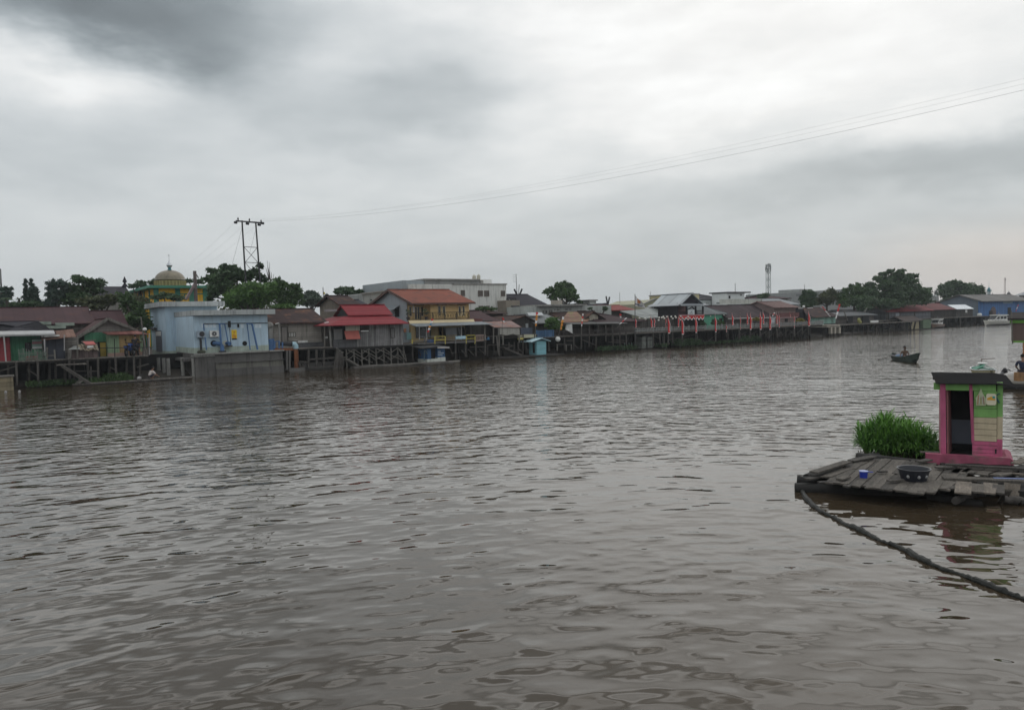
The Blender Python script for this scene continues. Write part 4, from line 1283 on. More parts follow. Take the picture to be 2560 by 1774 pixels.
MB().tube([(t3, .3, ZD), (t1, .3, z1)], .09).build('post', CONC, pl2)
t4, z4 = B.S(3, 995, 575, .3)
MB().bar((t4, .3, z4), (t0, .3, z0), .12, .06).build('arm', WHITE, pl2)
lampm = bpy.data.materials.new('lit_bulb')
lampm.use_nodes = True
lampm.node_tree.nodes['Principled BSDF'].inputs['Emission Color'].default_value = (1, .97, .95, 1)
lampm.node_tree.nodes['Principled BSDF'].inputs['Emission Strength'].default_value = 3.0
t, z = B.S(3, 962, 612, .8)
tag(MB().ell((t, .8, z), .09, .09, .09).build('lit_bulb', lampm, smooth=True), 'small lit white bulb glowing in the dark gap beside the red roofed hut', 'lamp')
gd = thing('doorway_frame', 'pale timber door frame around the dark gap between two houses', 'door frame', (B.S(3, 990, 930, .5)[0], .5, ZD))
bars(gd, [(3, 938, 610, 940, 930), (3, 1045, 770, 1045, 930), (3, 935, 928, 1050, 932)], .5, WOOD_L, .12, 'frame_bar')
t0, t1, z0, z1 = B.rect(3, 930, 600, 1055, 925, 2.0)
MB().box(t0, t1, 2.0, 2.2, ZD, z1).build('dark_backing', BLACK, gd)
panel(gd, 3, 945, 772, 982, 798, 1.2, WHITE, 'paper')
dk2, da, db = boardwalk('low jetty of pale uprights and beams between quay and red roofed hut', 3, 585, 1060, 955, .0, 2.8)
posts(dk2, [(3, 718, 955, 1200), (3, 828, 955, 1190), (3, 930, 955, 1180)], -.02, WOOD_M, .17)
bars(dk2, [(3, 735, 1085, 1085, 1062), (3, 720, 1195, 1075, 1180), (3, 600, 1115, 720, 1120)], -.1, WOOD_M, .13, 'beam')
bars(dk2, [(3, 590, 1120, 615, 1210), (3, 645, 1115, 640, 1200)], .1, WOOD_M, .2, 'beam')
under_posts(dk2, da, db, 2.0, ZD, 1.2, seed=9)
t0, t1, z0, z1 = B.rect(3, 600, 1125, 1085, 1215, .5)
MB().box(t0, t1, .5, 2, -.6, z1).build('footing', CONC_D, dk2)
for i, (x, y0, y1, w_) in enumerate(((1095, 930, 1200, .5), (1140, 960, 1205, .42), (1170, 1010, 1200, .36))):
    sp_ = MB()
    a = B.S(3, x, y1, -.1)
    b = B.S(3, x + (10 if i else 25), y0, -.1)
    sp_.tube([(a[0], -.1, -.5), (a[0], -.1, a[1]), ((a[0] + b[0]) / 2 + .05, -.1, (a[1] + b[1]) / 2), (b[0], -.1, b[1])], [w_ * .7, w_ * .6, w_ * .5, w_ * .22], 8)
    tag(sp_.build('mooring_stump', WOOD_M, smooth=True), ('thick knotted mooring stump next to the low jetty, tallest of the clump', 'middle mooring stump of the clump next to the low jetty', 'shortest mooring stump in the clump, nearest the X braced stilts')[i], 'stump', 'mooring stumps beside the jetty')
bars(dk2, [(3, 1100, 925, 1190, 1005), (3, 1130, 970, 1200, 990)], -.15, WOOD_L, .09, 'driftwood')
REDROOF = mat('red_metal_tile_roof', (.21, .028, .036), .55, .1, .8, lines=('z', .27, .35), tone=.06)
RS = -.9
rt0, zr0 = B.S(3, 985, 612, RS)
rt1, zr1 = B.S(3, 2098, 596, RS)
zre = (zr0 + zr1) / 2
u0, zu = B.S(3, 1255, 490, RS + 1.9)
u1, zu1 = B.S(3, 1868, 487, RS + 1.9)
zu = (zu + zu1) / 2
v0, zv = B.S(3, 1195, 337, RS + 3.6)
v1, zv1 = B.S(3, 1845, 337, RS + 3.6)
zv = (zv + zv1) / 2
rh = thing('stilt_house', 'grey plank stilt house with a bright red two tier metal roof', 'house', ((rt0 + rt1) / 2, RS + .9, ZD))
wt0, wt1 = B.S(3, 1060, 760, RS + .9)[0], B.S(3, 2015, 760, RS + .9)[0]
zwb = B.S(3, 1540, 908, RS + .9)[1]
DEP = 7.2
MB().box(wt0 + 2.3, wt1, RS + .9, RS + DEP - .9, zwb, zre + .25).build('wall', PLANK_V, rh)
t_, z_ = B.S(3, 1140, 815, RS + .9)
MB().box(wt0, wt0 + 2.295, RS + .9, RS + 1.1, zwb, z_).build('half_wall', mat('dark_grey_half_wall', (.09, .09, .095), .85, .2, 2, streak=.4), rh)
MB().box(wt0 + .02, wt0 + .14, RS + 1.1, RS + DEP - .9, zwb, zre + .1).build('side_wall', PLANK_DK, rh)
MB().box(wt0 + .2, wt0 + 2.29, RS + 3.4, RS + 3.5, zwb, zre + .1).build('back_wall', BLACK, rh)
panel(rh, 3, 1060, 672, 1182, 815, RS + 2.2, WHITE, 'white_board')
panel(rh, 3, 1225, 612, 1418, 696, RS + .9, mat('cream_panel', (.45, .43, .36), .8, .12, 2, streak=.3), 'upper_panel', .04)
t0, t1, z0, z1 = B.rect(3, 1232, 700, 1428, 810, RS + .5)
MB().slab([(t0, RS + .45, z0), (t1, RS + .45, z0), (t1, RS + .86, z1), (t0, RS + .86, z1)], (0, .0, .05)).build('shutter', mat('salmon_red_shutter', (.44, .125, .10), .7, .1, 2, streak=.15), rh)
panel(rh, 3, 1436, 690, 1536, 704, RS + .75, WHITE, 'shelf', .15)
panel(rh, 3, 1418, 612, 1545, 690, RS + .9, PLANK_DK, 'dark_boards', .03)
window(rh, 3, 1843, 652, 1900, 795, RS + .9, WOOD_M, PLANK_V, name='shuttered_window')
m = MB()
sbk = RS + DEP
zb_ = zre
m.slab([(rt0, RS, zre), (rt1, RS, zre), (u1 - .15, RS + 1.9, zu), (u0 - .15, RS + 1.9, zu)], (0, 0, -.07))
m.slab([(rt1, RS, zre), (rt1, sbk, zre), (u1 - .15, sbk - 1.9, zu), (u1 - .15, RS + 1.9, zu)], (0, 0, -.07))
m.slab([(rt1, sbk, zre), (rt0, sbk, zre), (u0 - .15, sbk - 1.9, zu), (u1 - .15, sbk - 1.9, zu)], (0, 0, -.07))
m.slab([(rt0, sbk, zre), (rt0, RS, zre), (u0 - .15, RS + 1.9, zu), (u0 - .15, sbk - 1.9, zu)], (0, 0, -.07))
m.build('lower_roof', REDROOF, rh)
m = MB()
gt_roof(m, u0, u1, RS + 1.75, RS + 5.45, zu + .1, zv, .08)
m.build('upper_roof', REDROOF, rh)
MB().slab([(u0 + .25, RS + 2.0, zu), (u0 + .25, RS + 5.2, zu), (u0 + .25, RS + 3.6, zv - .15)], (u1 - u0 - .5, 0, 0)).build('gable', mat('dark_gable', (.035, .042, .042), .8, .2, 2), rh)
ss = RS + 1.0
xs = [1235, 1340, 1447, 1543, 1643, 1748, 1848, 1940, 2018]
for i, x in enumerate(xs):
    t, z = B.S(3, x, 925 - (x - 1235) * .035, ss)
    MB().bar((t, ss, -.5), (t, ss, zwb), .10).build('stilt', WOOD_L, rh)
for i in range(len(xs) - 1):
    x0, x1 = xs[i], xs[i + 1]
    yt0, yb0 = 935 - (x0 - 1235) * .035, 1120 - (x0 - 1235) * .03
    bars(rh, [(3, x0 - 8, yt0 + (10 if i % 2 else 90), x1 + 8, yt0 + (90 if i % 2 else 10)), (3, x0 - 10, yb0 - (95 if i % 2 else 5), x1 + 10, yb0 - (5 if i % 2 else 95))], ss - .12, WOOD_L, .06)
bars(rh, [(3, 1470, 960, 1800, 1130), (3, 1265, 960, 1600, 1130), (3, 1190, 1060, 1260, 1050), (3, 1960, 950, 2065, 1115), (3, 2020, 930, 2065, 1110), (3, 1660, 940, 1990, 1090)], ss - .25, WOOD_L, .07)
for q in (ss + 2.2, ss + 4.2):
    k = wt0 + .3
    while k < wt1:
        MB().bar((k, q, -.5), (k, q, zwb), .15).build('stilt', WOOD_D, rh)
        k += 1.5
MB().box(wt0, wt1, RS + .85, RS + DEP - .9, zwb - .22, zwb - .004).build('floor_beams', WOOD_D, rh)
fl = thing('floating_logs', 'long floating log walkway in front of the X braced stilts', 'walkway', (B.S(3, 1800, 1160, -2)[0], -1.9, 0))
a = B.Z(3, 1320, 1190, .15)
b = B.Z(4, 1080, 1405, .15)
n_ = 18
m = MB()
for q in (-.5, -.2, .12, .45):
    m.tube([(a[0] + (b[0] - a[0]) * i / n_ , a[1] + (b[1] - a[1]) * i / n_ + q + .04 * math.sin(i * 1.7 + q * 9), .04 + .03 * math.sin(i + q * 5)) for i in range(n_ + 1)], .16, 8)
m.build('logs', WOOD_M, fl, smooth=True)
MB().bar((a[0] + 1, a[1], .22), (b[0] - 3, b[1], .2), .7, .05).build('walking_board', WOOD_L, fl)
gp = thing('gang_planks', 'short grey gangway planks at the stump end of the log walkway', 'gangway', (B.S(3, 1300, 1140, -1)[0], -1, 0))
m = MB()
p0, p1 = B.S(3, 1215, 1085, -.6), B.S(3, 1400, 1170, -1.4)
for k in range(12):
    u = k / 11
    m.box(p0[0] + (p1[0] - p0[0]) * u - .12, p0[0] + (p1[0] - p0[0]) * u + .12, -1.5, -.6, p0[1] + (p1[1] - p0[1]) * u - .03, p0[1] + (p1[1] - p0[1]) * u + .03)
m.build('planks', WOOD_L, gp)
g1, g = house_t('brown_gable_house', 'brown roofed house with a weathered gable end above the red roofed hut', 'house', 3, 9.5, 7, (1130, 330), (1440, 330), 420, 212, mat('tan_weathered', (.20, .17, .14), .85, .2, 1.5, streak=.4), BROWNROOF, zb=1.6)
g2, g = house_t('dark_gable_house', 'small dark roofed gable behind the red roof, joining the brown house', 'house', 3, 9, 6, (1330, 345), (1560, 345), 420, 268, PLANK_DK, DARKROOF, zb=1.6)
wh_s = 16
t0, z0 = B.S(3, 1490, 330, wh_s)
t1, z1 = B.S(3, 1990, 330, wh_s)
tA, zA = B.S(3, 1455, 192, wh_s)
tB, zB_ = B.S(3, 1880, 142, wh_s)
gw_ = thing('grey_warehouse', 'plain grey wall with small vents between the dark tree and orange roof', 'warehouse', ((t0 + t1) / 2, wh_s, 1.6))
GREYW = mat('grey_cement_wall', (.30, .31, .30), .8, .1, .8, streak=.3)
MB().slab([(t0, wh_s, 1.6), (t1, wh_s, 1.6), (t1, wh_s, zB_), (tB, wh_s, zB_), (tA, wh_s, zA)], (0, 10, 0)).build('wall', GREYW, gw_)
MB().bar((tA - .2, wh_s - .1, zA + .05), (tB + .1, wh_s - .1, zB_ + .06), .4, .12).build('coping', CONC, gw_)
for x, y in ((1577, 272), (1663, 265), (1747, 257)):
    panel(gw_, 3, x - 12, y - 7, x + 12, y + 7, wh_s, BLACK, 'vent')
tree('round_tree', 'pale grey green dome shaped tree beyond the beige house roof', 3, [(760, 190, 70, 50), (700, 240, 70, 60), (820, 240, 70, 60), (760, 280, 130, 80), (850, 320, 60, 50), (660, 320, 50, 50)], 45, leafmat('leaf_hazy', (.05, .075, .06), (.10, .14, .10)), .34, 1.3)
tree('conical_tree', 'small pointed dark bluish tree below the yellow flag', 3, [(960, 220, 16, 20), (950, 260, 40, 30), (945, 310, 65, 45), (985, 240, 25, 25)], 32, LEAF_BL, .3, 1.3, base=950)
tree('dark_canopy_tree', 'dark blackish umbrella shaped tree behind the brown gable house', 3, [(1110, 130, 40, 28), (1180, 130, 55, 32), (1255, 125, 45, 30), (1310, 125, 40, 25), (1220, 170, 110, 45), (1370, 165, 70, 35), (1450, 160, 50, 26), (1520, 175, 35, 15), (1400, 215, 90, 45), (1120, 165, 45, 30), (1480, 200, 40, 30)], 30, LEAF_DK, .34)
fp = thing('flag_pole', 'thin pole with a yellow flag between the round tree and dark tree', 'flag', (B.S(3, 920, 240, 24)[0], 24, 1.6), group='flags on tall poles')
t, z = B.S(3, 918, 98, 24)
MB().tube([(t, 24, 1.6), (t, 24, z)], .05, 6).build('pole', STEEL, fp)
t1, z1 = B.S(3, 920, 155, 24)
kk = B.mpp(3, 920, 170, 24)
m = MB()
for i in range(6):
    a0, a1 = i / 6, (i + 1) / 6
    w0, w1 = .1 * math.sin(i * 1.3), .1 * math.sin((i + 1) * 1.3)
    m.slab([(t + 30 * kk * a0, 24 + w0, z1 - 45 * kk + 10 * kk * a0), (t + 30 * kk * a1, 24 + w1, z1 - 45 * kk + 10 * kk * a1), (t + 30 * kk * a1, 24 + w1, z1 - 20 * kk * a1), (t + 30 * kk * a0, 24 + w0, z1 - 20 * kk * a0)], (0, .02, 0))
m.build('flag_cloth', mat('flag_yellow', (.62, .50, .06), .8), fp)
YW = mat('warm_yellow_render', (.60, .43, .20), .7, .08, 1, streak=.12)
ORROOF = mat('orange_metal_roof', (.19, .05, .028), .6, .12, .7, lines=('x', .35, .15), rust=((.11, .038, .028), .3), tone=.05)
GREYG = mat('grey_gable_render', (.30, .33, .35), .75, .08, 1, streak=.15)
YS = 2.0
yt0, ya = B.S(4, 517, 551, YS)
yt1, yb_ = B.S(4, 1432, 557, YS)
yze = (ya + yb_) / 2
YDEP = 11.0
ysm = YS + YDEP / 2
yzr = (B.T(4, 285, 357, yt0)[1] + B.S(4, 700, 360, ysm)[1]) / 2
MW = YS + 1.9          # main wall
BY = YS + .75          # bay front
wt0 = B.S(4, 452, 650, MW)[0]
bt0 = B.S(4, 785, 650, BY)[0]
bt1 = B.S(4, 1340, 650, BY)[0]
zfl = B.S(4, 900, 800, 1.0)[1]
yh = thing('yellow_house', 'two storey yellow house with an orange roof and a wrought iron balcony', 'house', ((yt0 + yt1) / 2, YS, ZD))
m = MB()
wall_gt(m, wt0, bt1 + .3, MW, YS + YDEP - .6, zfl, yze + .3, yzr - .12, ysm)
m.build('upper_wall', YW, yh)
MB().slab([(wt0 - .03, MW - .05, zfl - 2.6), (wt0 - .03, YS + YDEP - .5, zfl - 2.6), (wt0 - .03, YS + YDEP - .5, yze + .2), (wt0 - .03, ysm, yzr - .14), (wt0 - .03, MW - .05, yze + .5)], (-.06, 0, 0)).build('gable_wall', GREYG, yh)
MB().box(bt0, bt1, BY, MW - .004, zfl + .05, yze + .18).build('bay_wall', YW, yh)
m = MB()
gt_roof(m, yt0, yt1, YS, YS + YDEP, yze, yzr, .10)
m.build('roof', ORROOF, yh)
m = MB()
m.bar((yt0 - .01, YS, yze - .12), (yt0 - .01, ysm, yzr - .1), .06, .24).bar((yt0 - .01, YS + YDEP, yze - .12), (yt0 - .01, ysm, yzr - .1), .06, .24)
m.bar((yt0, YS - .02, yze - .09), (yt1, YS - .02, yze - .09), .05, .16)
m.build('fascia', mat('brown_fascia', (.10, .06, .05)), yh)
zlw = zfl - .05
lt0 = wt0 - .02
lt1 = B.S(4, 1420, 800, 1.0)[0]
MB().box(lt0 + .3, bt1 + .5, .95, MW + 1, zlw - .25, zfl).build('balcony_slab', mat('dark_red_edge', (.14, .05, .045), .7), yh)
MB().box(wt0, bt1 + .3, 3.4, YS + YDEP - .6, ZD, zlw - .26).build('lower_wall', mat('yellow_dull', (.5, .38, .2), .75, .12, 1, streak=.25), yh)
a0, z0 = B.S(4, 485, 852, .6)
a1, z1 = B.S(4, 1418, 828, .6)
c0, z2 = B.S(4, 460, 812, 1.0)
c1, z3 = B.S(4, 1400, 792, 1.0)
MB().slab([(a0, .55, z0), (a1, .55, z1), (c1, .93, z3), (c0, .93, z2)], (0, .0, -.05)).build('cream_fascia', mat('cream_fascia', (.52, .43, .27), .7, .08), yh)
e0, q0 = B.S(4, 705, 888, -.4)
e1, q1 = B.S(4, 1680, 862, -.4)
f0, q2 = B.S(4, 480, 855, .54)
f1, q3 = B.S(4, 1520, 826, .54)
MB().slab([(e0 - 1.0, -.4, (q0 + q1) / 2), (e1, -.4, (q0 + q1) / 2), (f1, .54, q3), (f0, .54, q2 - .02)], (0, 0, -.06)).build('awning', mat('grey_awning', (.21, .23, .245), .6, .12, 1, spec=.1, streak=.2), yh)
rz0, rz1 = zfl + .02, B.S(4, 1000, 692, .98)[1]
rt0_, rt1_ = B.S(4, 460, 750, .98)[0], B.S(4, 1345, 740, .98)[0]
iron = mat('bronze_iron', (.035, .026, .02), .6)
rl = MB()
rl.bar((rt0_, .98, rz1), (rt1_, .98, rz1), .05).bar((rt0_, .98, rz0 + .08), (rt1_, .98, rz0 + .08), .04)
n_ = 46
for i in range(n_ + 1):
    t = rt0_ + (rt1_ - rt0_) * i / n_
    rl.bar((t, .98, rz0), (t, .98, rz1), .09 if i % 9 == 0 else .02)
gold = mat('gold_scrolls', (.26, .19, .08), .6)
yr = rl.build('balcony_railing', iron, yh)
m = MB()
for i in range(16):
    t = rt0_ + (rt1_ - rt0_) * (.36 + .64 * (i + .5) / 16)
    zc = (rz0 + rz1) / 2
    rr = (rt1_ - rt0_) * .016
    for j in range(10):
        b0, b1 = 6.283 * j / 10, 6.283 * (j + 1) / 10
        m.bar((t + rr * math.cos(b0), .96, zc + .28 * math.sin(b0)), (t + rr * math.cos(b1), .96, zc + .28 * math.sin(b1)), .05, .03)
m.build('scrolls', gold, yr)
WF = mat('cream_window_frame', (.62, .52, .33), .6)
for x0, x1 in ((885, 935), (952, 1000), (1180, 1226), (1236, 1280)):
    window(yh, 4, x0, 598, x1, 748, BY, WF, GLASS)
for x0, x1 in ((880, 1010), (1165, 1285)):
    t0, t1, z0, z1 = B.rect(4, x0, 578, x1, 590, BY)
    MB().box(t0, t1, BY - .12, BY + .01, z0, z1).build('window_hood', mat('hood_brown', (.3, .2, .12)), yh)
window(yh, 4, 468, 608, 516, 755, MW, WF, GLASS)
window(yh, 4, 638, 608, 684, 755, MW, WF, GLASS)
window(yh, 4, 550, 608, 632, 798, MW, WF, GLASS, 1, name='door')
panel(yh, 4, 528, 600, 548, 700, MW, WHITE, 'curtain')
m = MB()
for i in range(8):
    x = 466 + i * 29
    t0, t1, z0, z1 = B.rect(4, x, 572, x + 15, 594, MW)
    m.box(t0, t1, MW - .015, MW + .01, z0, z1)
m.build('vent_holes', BLACK, yh)
u0, _ = B.T(4, 275, 680, wt0 - .09)
u1, _ = B.T(4, 335, 680, wt0 - .09)
_, zt_ = B.T(4, 300, 612, wt0 - .09)
_, zb_ = B.T(4, 300, 760, wt0 - .09)
MB().box(wt0 - .12, wt0 - .085, u1, min(u0, u1 + 1.6), zb_, zt_).build('gable_window', GLASS, yh)
MB().slab([(wt0 - .09, u1 - .2, zt_ + .1), (wt0 - .09, u1 + 1.8, zt_ + .1), (wt0 - .9, u1 + 1.8, zt_ - .35), (wt0 - .9, u1 - .2, zt_ - .35)], (0, 0, .05)).build('gable_hood', mat('grey_awning', (.34, .37, .39)), yh)
LW = 3.4
for x0, x1, nm in ((570, 622, 'door'), (632, 728, 'door'), (738, 790, 'door'), (905, 945, 'window'), (968, 1003, 'window'), (1160, 1222, 'door'), (1232, 1275, 'window')):
    window(yh, 4, x0, 905, x1, 1065, LW, WOOD_M, GLASS, name=nm)
panel(yh, 4, 1003, 915, 1158, 1020, 2.4, mat('pale_grey_panel', (.36, .38, .4)), 'roller_panel')
for x in (625, 728, 1228):
    posts(yh, [(4, x, 885, 1090)], 1.4, WHITE, .07, 'porch_post')
posts(yh, [(4, 1565, 865, 1100)], -.1, WOOD_L, .1, 'porch_post')
t0, t1, z0, z1 = B.rect(4, 1350, 880, 1680, 1110, 2.5)
MB().box(t0, t1, 2.5, 6, ZD, z1 + .5).build('side_room', PLANK_DK, yh)
panel(yh, 4, 440, 985, 505, 1085, 3.0, mat('teal_wall', (.24, .42, .42), .8, .15), 'teal_panel')
panel(yh, 4, 400, 925, 432, 980, 3.1, mat('orange_box', (.45, .2, .1)), 'meter_box')
t0, t1, z0, z1 = B.rect(4, 385, 860, 505, 1150, 3.2)
MB().box(t0, t1 - .2, 3.2, 6, ZD, z1).build('side_wall', GREYG, yh)
for x, y, lab in ((462, 735, 'dark potted plant at the outer corner of the yellow balcony'), (722, 765, 'dark potted plant on the yellow balcony next to the bay')):
    t, z = B.S(4, x, y, 1.3)
    pp = thing('potted_plant', lab, 'plant', (t, 1.3, zfl), group='pots on the yellow balcony')
    MB().lathe((t, 1.3, zfl + .01), [(.14, 0), (.2, .32), (.21, .34)], 10).build('pot', STEEL_D, pp)
    m = MB()
    leaf_quads(m, (t, 1.3, zfl + .75), (.32, .3, .42), 130, .09, random.Random(x))
    m.build('foliage', LEAF_DK, pp, fixn=False)
dk3, da, db = boardwalk('boardwalk with yellow rails on posts in front of the yellow house', 4, 390, 1600, 1135, 0, 3.4)
posts(dk3, [(4, 522, 1150, 1390, 530), (4, 1145, 1140, 1370), (4, 1290, 1135, 1330), (4, 1437, 1130, 1330), (4, 700, 1150, 1370), (4, 1572, 1110, 1310)], .0, WOOD_M, .13)
under_posts(dk3, da, db, 1.4, ZD, 1.6, WOOD_D, .14, 21)
bars(dk3, [(4, 1230, 1235, 1310, 1325), (4, 1325, 1225, 1410, 1310), (4, 1060, 1200, 1105, 1310), (4, 620, 1260, 660, 1350), (4, 1350, 1195, 1560, 1188), (4, 1490, 1225, 1560, 1290)], .15, WOOD_M, .09)
yrail = thing('deck_railing', 'mixed yellow and grey railing along the boardwalk of the yellow house', 'railing', ((da + db) / 2, .05, ZD))
YP = mat('yellow_rail_paint', (.50, .42, .10), .6, .12, 3)
for x in (520, 846, 996, 1297, 1425):
    posts(yrail, [(4, x, 1040 if x > 600 else 1075, 1148)], .05, YP, .1, 'yellow_post')
bars(yrail, [(4, 846, 1042, 996, 1038), (4, 846, 1090, 996, 1086), (4, 1297, 1027, 1425, 1023), (4, 1297, 1073, 1425, 1068)], .05, YP, .07, 'yellow_rail')
bars(yrail, [(4, 395, 1105, 520, 1102), (4, 395, 1158, 520, 1155), (4, 560, 1110, 846, 1098), (4, 640, 1045, 846, 1040), (4, 996, 1085, 1297, 1078), (4, 996, 1042, 1145, 1038), (4, 600, 1148, 1425, 1118)], .05, STEEL, .055, 'grey_rail')
posts(yrail, [(4, 1145, 1030, 1140), (4, 700, 1040, 1150)], .05, STEEL, .08, 'grey_post')
t0, t1, z0, z1 = B.rect(4, 1145, 1034, 1290, 1078, .0)
MB().box(t0, t1, -.03, .02, z0, z1).build('banner', mat('pale_blue_banner', (.36, .52, .6), .7, .15, 4, lines=('z', .14, .3)), yrail)
wr = thing('balustrade', 'pinkish turned wooden balustrade at the end of the yellow house deck', 'balustrade', (B.S(4, 1500, 1105, .02)[0], .02, ZD))
pk = mat('pinkish_timber', (.34, .26, .23), .8, .15, 2)
bars(wr, [(4, 1432, 1025, 1575, 1018), (4, 1432, 1105, 1575, 1092)], .02, pk, .1, 'rail')
m = MB()
for i in range(7):
    x = 1440 + i * 22
    a = B.S(4, x, 1025 - i, .02)
    b = B.S(4, x, 1102 - i * 2, .02)
    m.bar((a[0], .02, a[1]), (b[0], .02, b[1]), .14, .06)
m.build('balusters', pk, wr)
for lab, x0, x1, y0, y1, c in (('blue plastic sheet bundle on the yellow house deck', 742, 838, 1088, 1130, (.03, .10, .28)), ('blue water drum on the deck end past the balustrade', 1590, 1640, 1082, 1142, (.05, .2, .4))):
    t0, t1, z0, z1 = B.rect(4, x0, y0, x1, y1, .5)
    tag(MB().lathe(((t0 + t1) / 2, .6, ZD), [((t1 - t0) / 2 * .9, 0), ((t1 - t0) / 2, .1), ((t1 - t0) / 2, (z1 - ZD) * .8), ((t1 - t0) / 2 * .8, max(.3, z1 - ZD))], 14).build('water_drum', mat('blue_plastic_%d' % x0, c, .5), smooth=True), lab, 'drum')
KS = -1.6
k0 = B.Z(4, 738, 1400, .25)
kz = .25
KS = k0[1] + .4
t0 = B.S(4, 740, 1380, KS)[0]
t1 = B.S(4, 1000, 1380, KS)[0]
tm_ = B.S(4, 885, 1300, KS)[0]
kd = thing('floating_kiosk', 'small dark blue floating kiosk with a white base and white lettering', 'kiosk', ((t0 + t1) / 2, KS, 0))
KB = mat('kiosk_blue', (.045, .115, .24), .7, .15, 2, streak=.3)
ztop = B.S(4, 870, 1215, KS)[1]
zmid = B.S(4, 940, 1340, KS)[1]
zlow = B.S(4, 800, 1365, KS)[1]
MB().box(t0, t1, KS, KS + 2.0, .1, zlow).build('base_wall', mat('kiosk_white', (.6, .62, .57), .8, .15, 2, streak=.35), kd)
MB().box(tm_, t1, KS - .004, KS + 1.9, zlow + .002, zmid).build('base_wall', MATS['kiosk_white'], kd)
MB().box(tm_ + .02, t1 - .03, KS + .02, KS + 1.9, zmid + .002, ztop).build('wall', KB, kd)
MB().box(t0 + .03, tm_ - .7, KS + .02, KS + 1.9, zlow + .002, ztop).build('wall', KB, kd)
MB().box(tm_ - .7, tm_ + .02, KS + .5, KS + .56, zlow + .002, ztop).build('doorway', BLACK, kd)
m = MB()
r = random.Random(11)
for (y, x0, x1) in ((1256, 895, 930), (1279, 893, 978), (1306, 893, 955)):
    x = x0
    while x < x1:
        l_ = r.uniform(5, 9)
        a0, a1, b0, b1 = B.rect(4, x, y - 8, min(x + l_, x1), y + 7, KS)
        hh = (b1 - b0)
        st_w = hh * .24
        m.box(a0, a0 + st_w, KS - .0, KS + .03, b0, b1)
        m.box(a0 + st_w, a1, KS - .0, KS + .03, *((b1 - st_w, b1) if r.random() < .5 else (b0 + hh * .38, b0 + hh * .38 + st_w)))
        x += l_ + 3
m.build('lettering', mat('letter_white', (.62, .68, .7)), kd)
a0, z0 = B.S(4, 650, 1190, KS - .4)
a1, z1 = B.S(4, 1058, 1195, KS - .4)
zz = (z0 + z1) / 2
MB().slab([(a0, KS - .4, zz - .03), (tm_, KS - .4, zz + .05), (a1, KS - .4, zz - .06), (a1 - .1, KS + 2.3, zz + .2), (tm_, KS + 2.3, zz + .3), (a0, KS + 2.3, zz + .2)], (0, 0, -.07)).build('roof', mat('kiosk_roof', (.07, .07, .072), .8, .2, 2), kd)
a0, z0 = B.S(4, 885, 1200, KS - .45)
a1, z1 = B.S(4, 1055, 1200, KS - .45)
MB().bar((a0, KS - .45, z0), (a1, KS - .45, z1), .05, .16).build('fascia', mat('fascia_grey', (.42, .41, .40)), kd)
MB().box(t0 - .5, t1 + .8, KS - .5, KS + 2.4, -.05, .098).build('raft', WOOD_D, kd)
MB().tube([(t0 - 1.5, KS - .55, .05), (t1 + 1.2, KS - .6, .08)], .13).build('float_log', WOOD_L, kd)
bl = MB()
bl.bar((t0 - .25, KS + .2, .3), (t0 - .2, KS + .2, ztop - .1), .08).bar((t0 - .05, KS - .1, ztop - .5), (t0 - .3, KS - .1, ztop - .1), .22, .04)
bl.build('side_flap', mat('flap_blue', (.12, .18, .22)), kd)
WS = 17
WW = mat('stained_white_concrete', (.60, .60, .57), .8, .10, .6, streak=.45)
wt0_, wza = B.S(4, 1110, 290, WS)
wt1_, wzb = B.S(4, 1872, 300, WS)
wz = B.S(4, 1600, 294, WS)[1]
wb = thing('concrete_building', 'white streaky three storey concrete building with square windows, behind the yellow house', 'building', ((wt0_ + wt1_) / 2, WS, 1.6))
MB().box(wt0_ - 6, wt1_, WS, WS + 14, 1.6, wz).build('wall', WW, wb)
p0 = B.S(4, 700, 230, WS + .8)[0]
p1, pz1 = B.S(4, 1490, 262, WS + .8)
pz = B.S(4, 900, 232, WS + .8)[1]
MB().box(p0, p1, WS + .8, WS + 13, wz - 1.5, pz).build('upper_block', mat('grey_upper_concrete', (.24, .24, .235), .8, .12, .6, streak=.45), wb)
MB().box(p0 - .15, p1, WS + .6, WS + 13.2, pz, pz + .18).build('coping', CONC, wb)
g0 = B.S(4, 510, 250, WS + 8)[0]
MB().box(p0 - 3, p0 - .01, WS + .9, WS + 13, 1.6, pz - .05).build('side_block', GREYG, wb)
for x0, y0, x1, y1 in ((1466, 380, 1536, 465), (1556, 380, 1626, 465), (1797, 382, 1857, 465), (1220, 375, 1278, 460), (1475, 600, 1540, 690), (1577, 600, 1635, 690), (1805, 600, 1858, 655)):
    window(wb, 4, x0, y0, x1, y1, WS, mat('brown_frame', (.12, .10, .085)), mat('brown_shade', (.10, .085, .075), .4), 0, fw=.12)
m = MB()
m.box(wt0_ - .1, wt1_ + .12, WS - .12, WS + .2, wz - .02, wz + .14)
m.build('coping', CONC, wb)
b0 = B.S(4, 1490, 290, WS + 3)
b1 = B.S(4, 1662, 222, WS + 3)
MB().box(b0[0], b1[0], WS + 3, WS + 6, wz, b1[1]).build('roof_room', WHITE, wb)
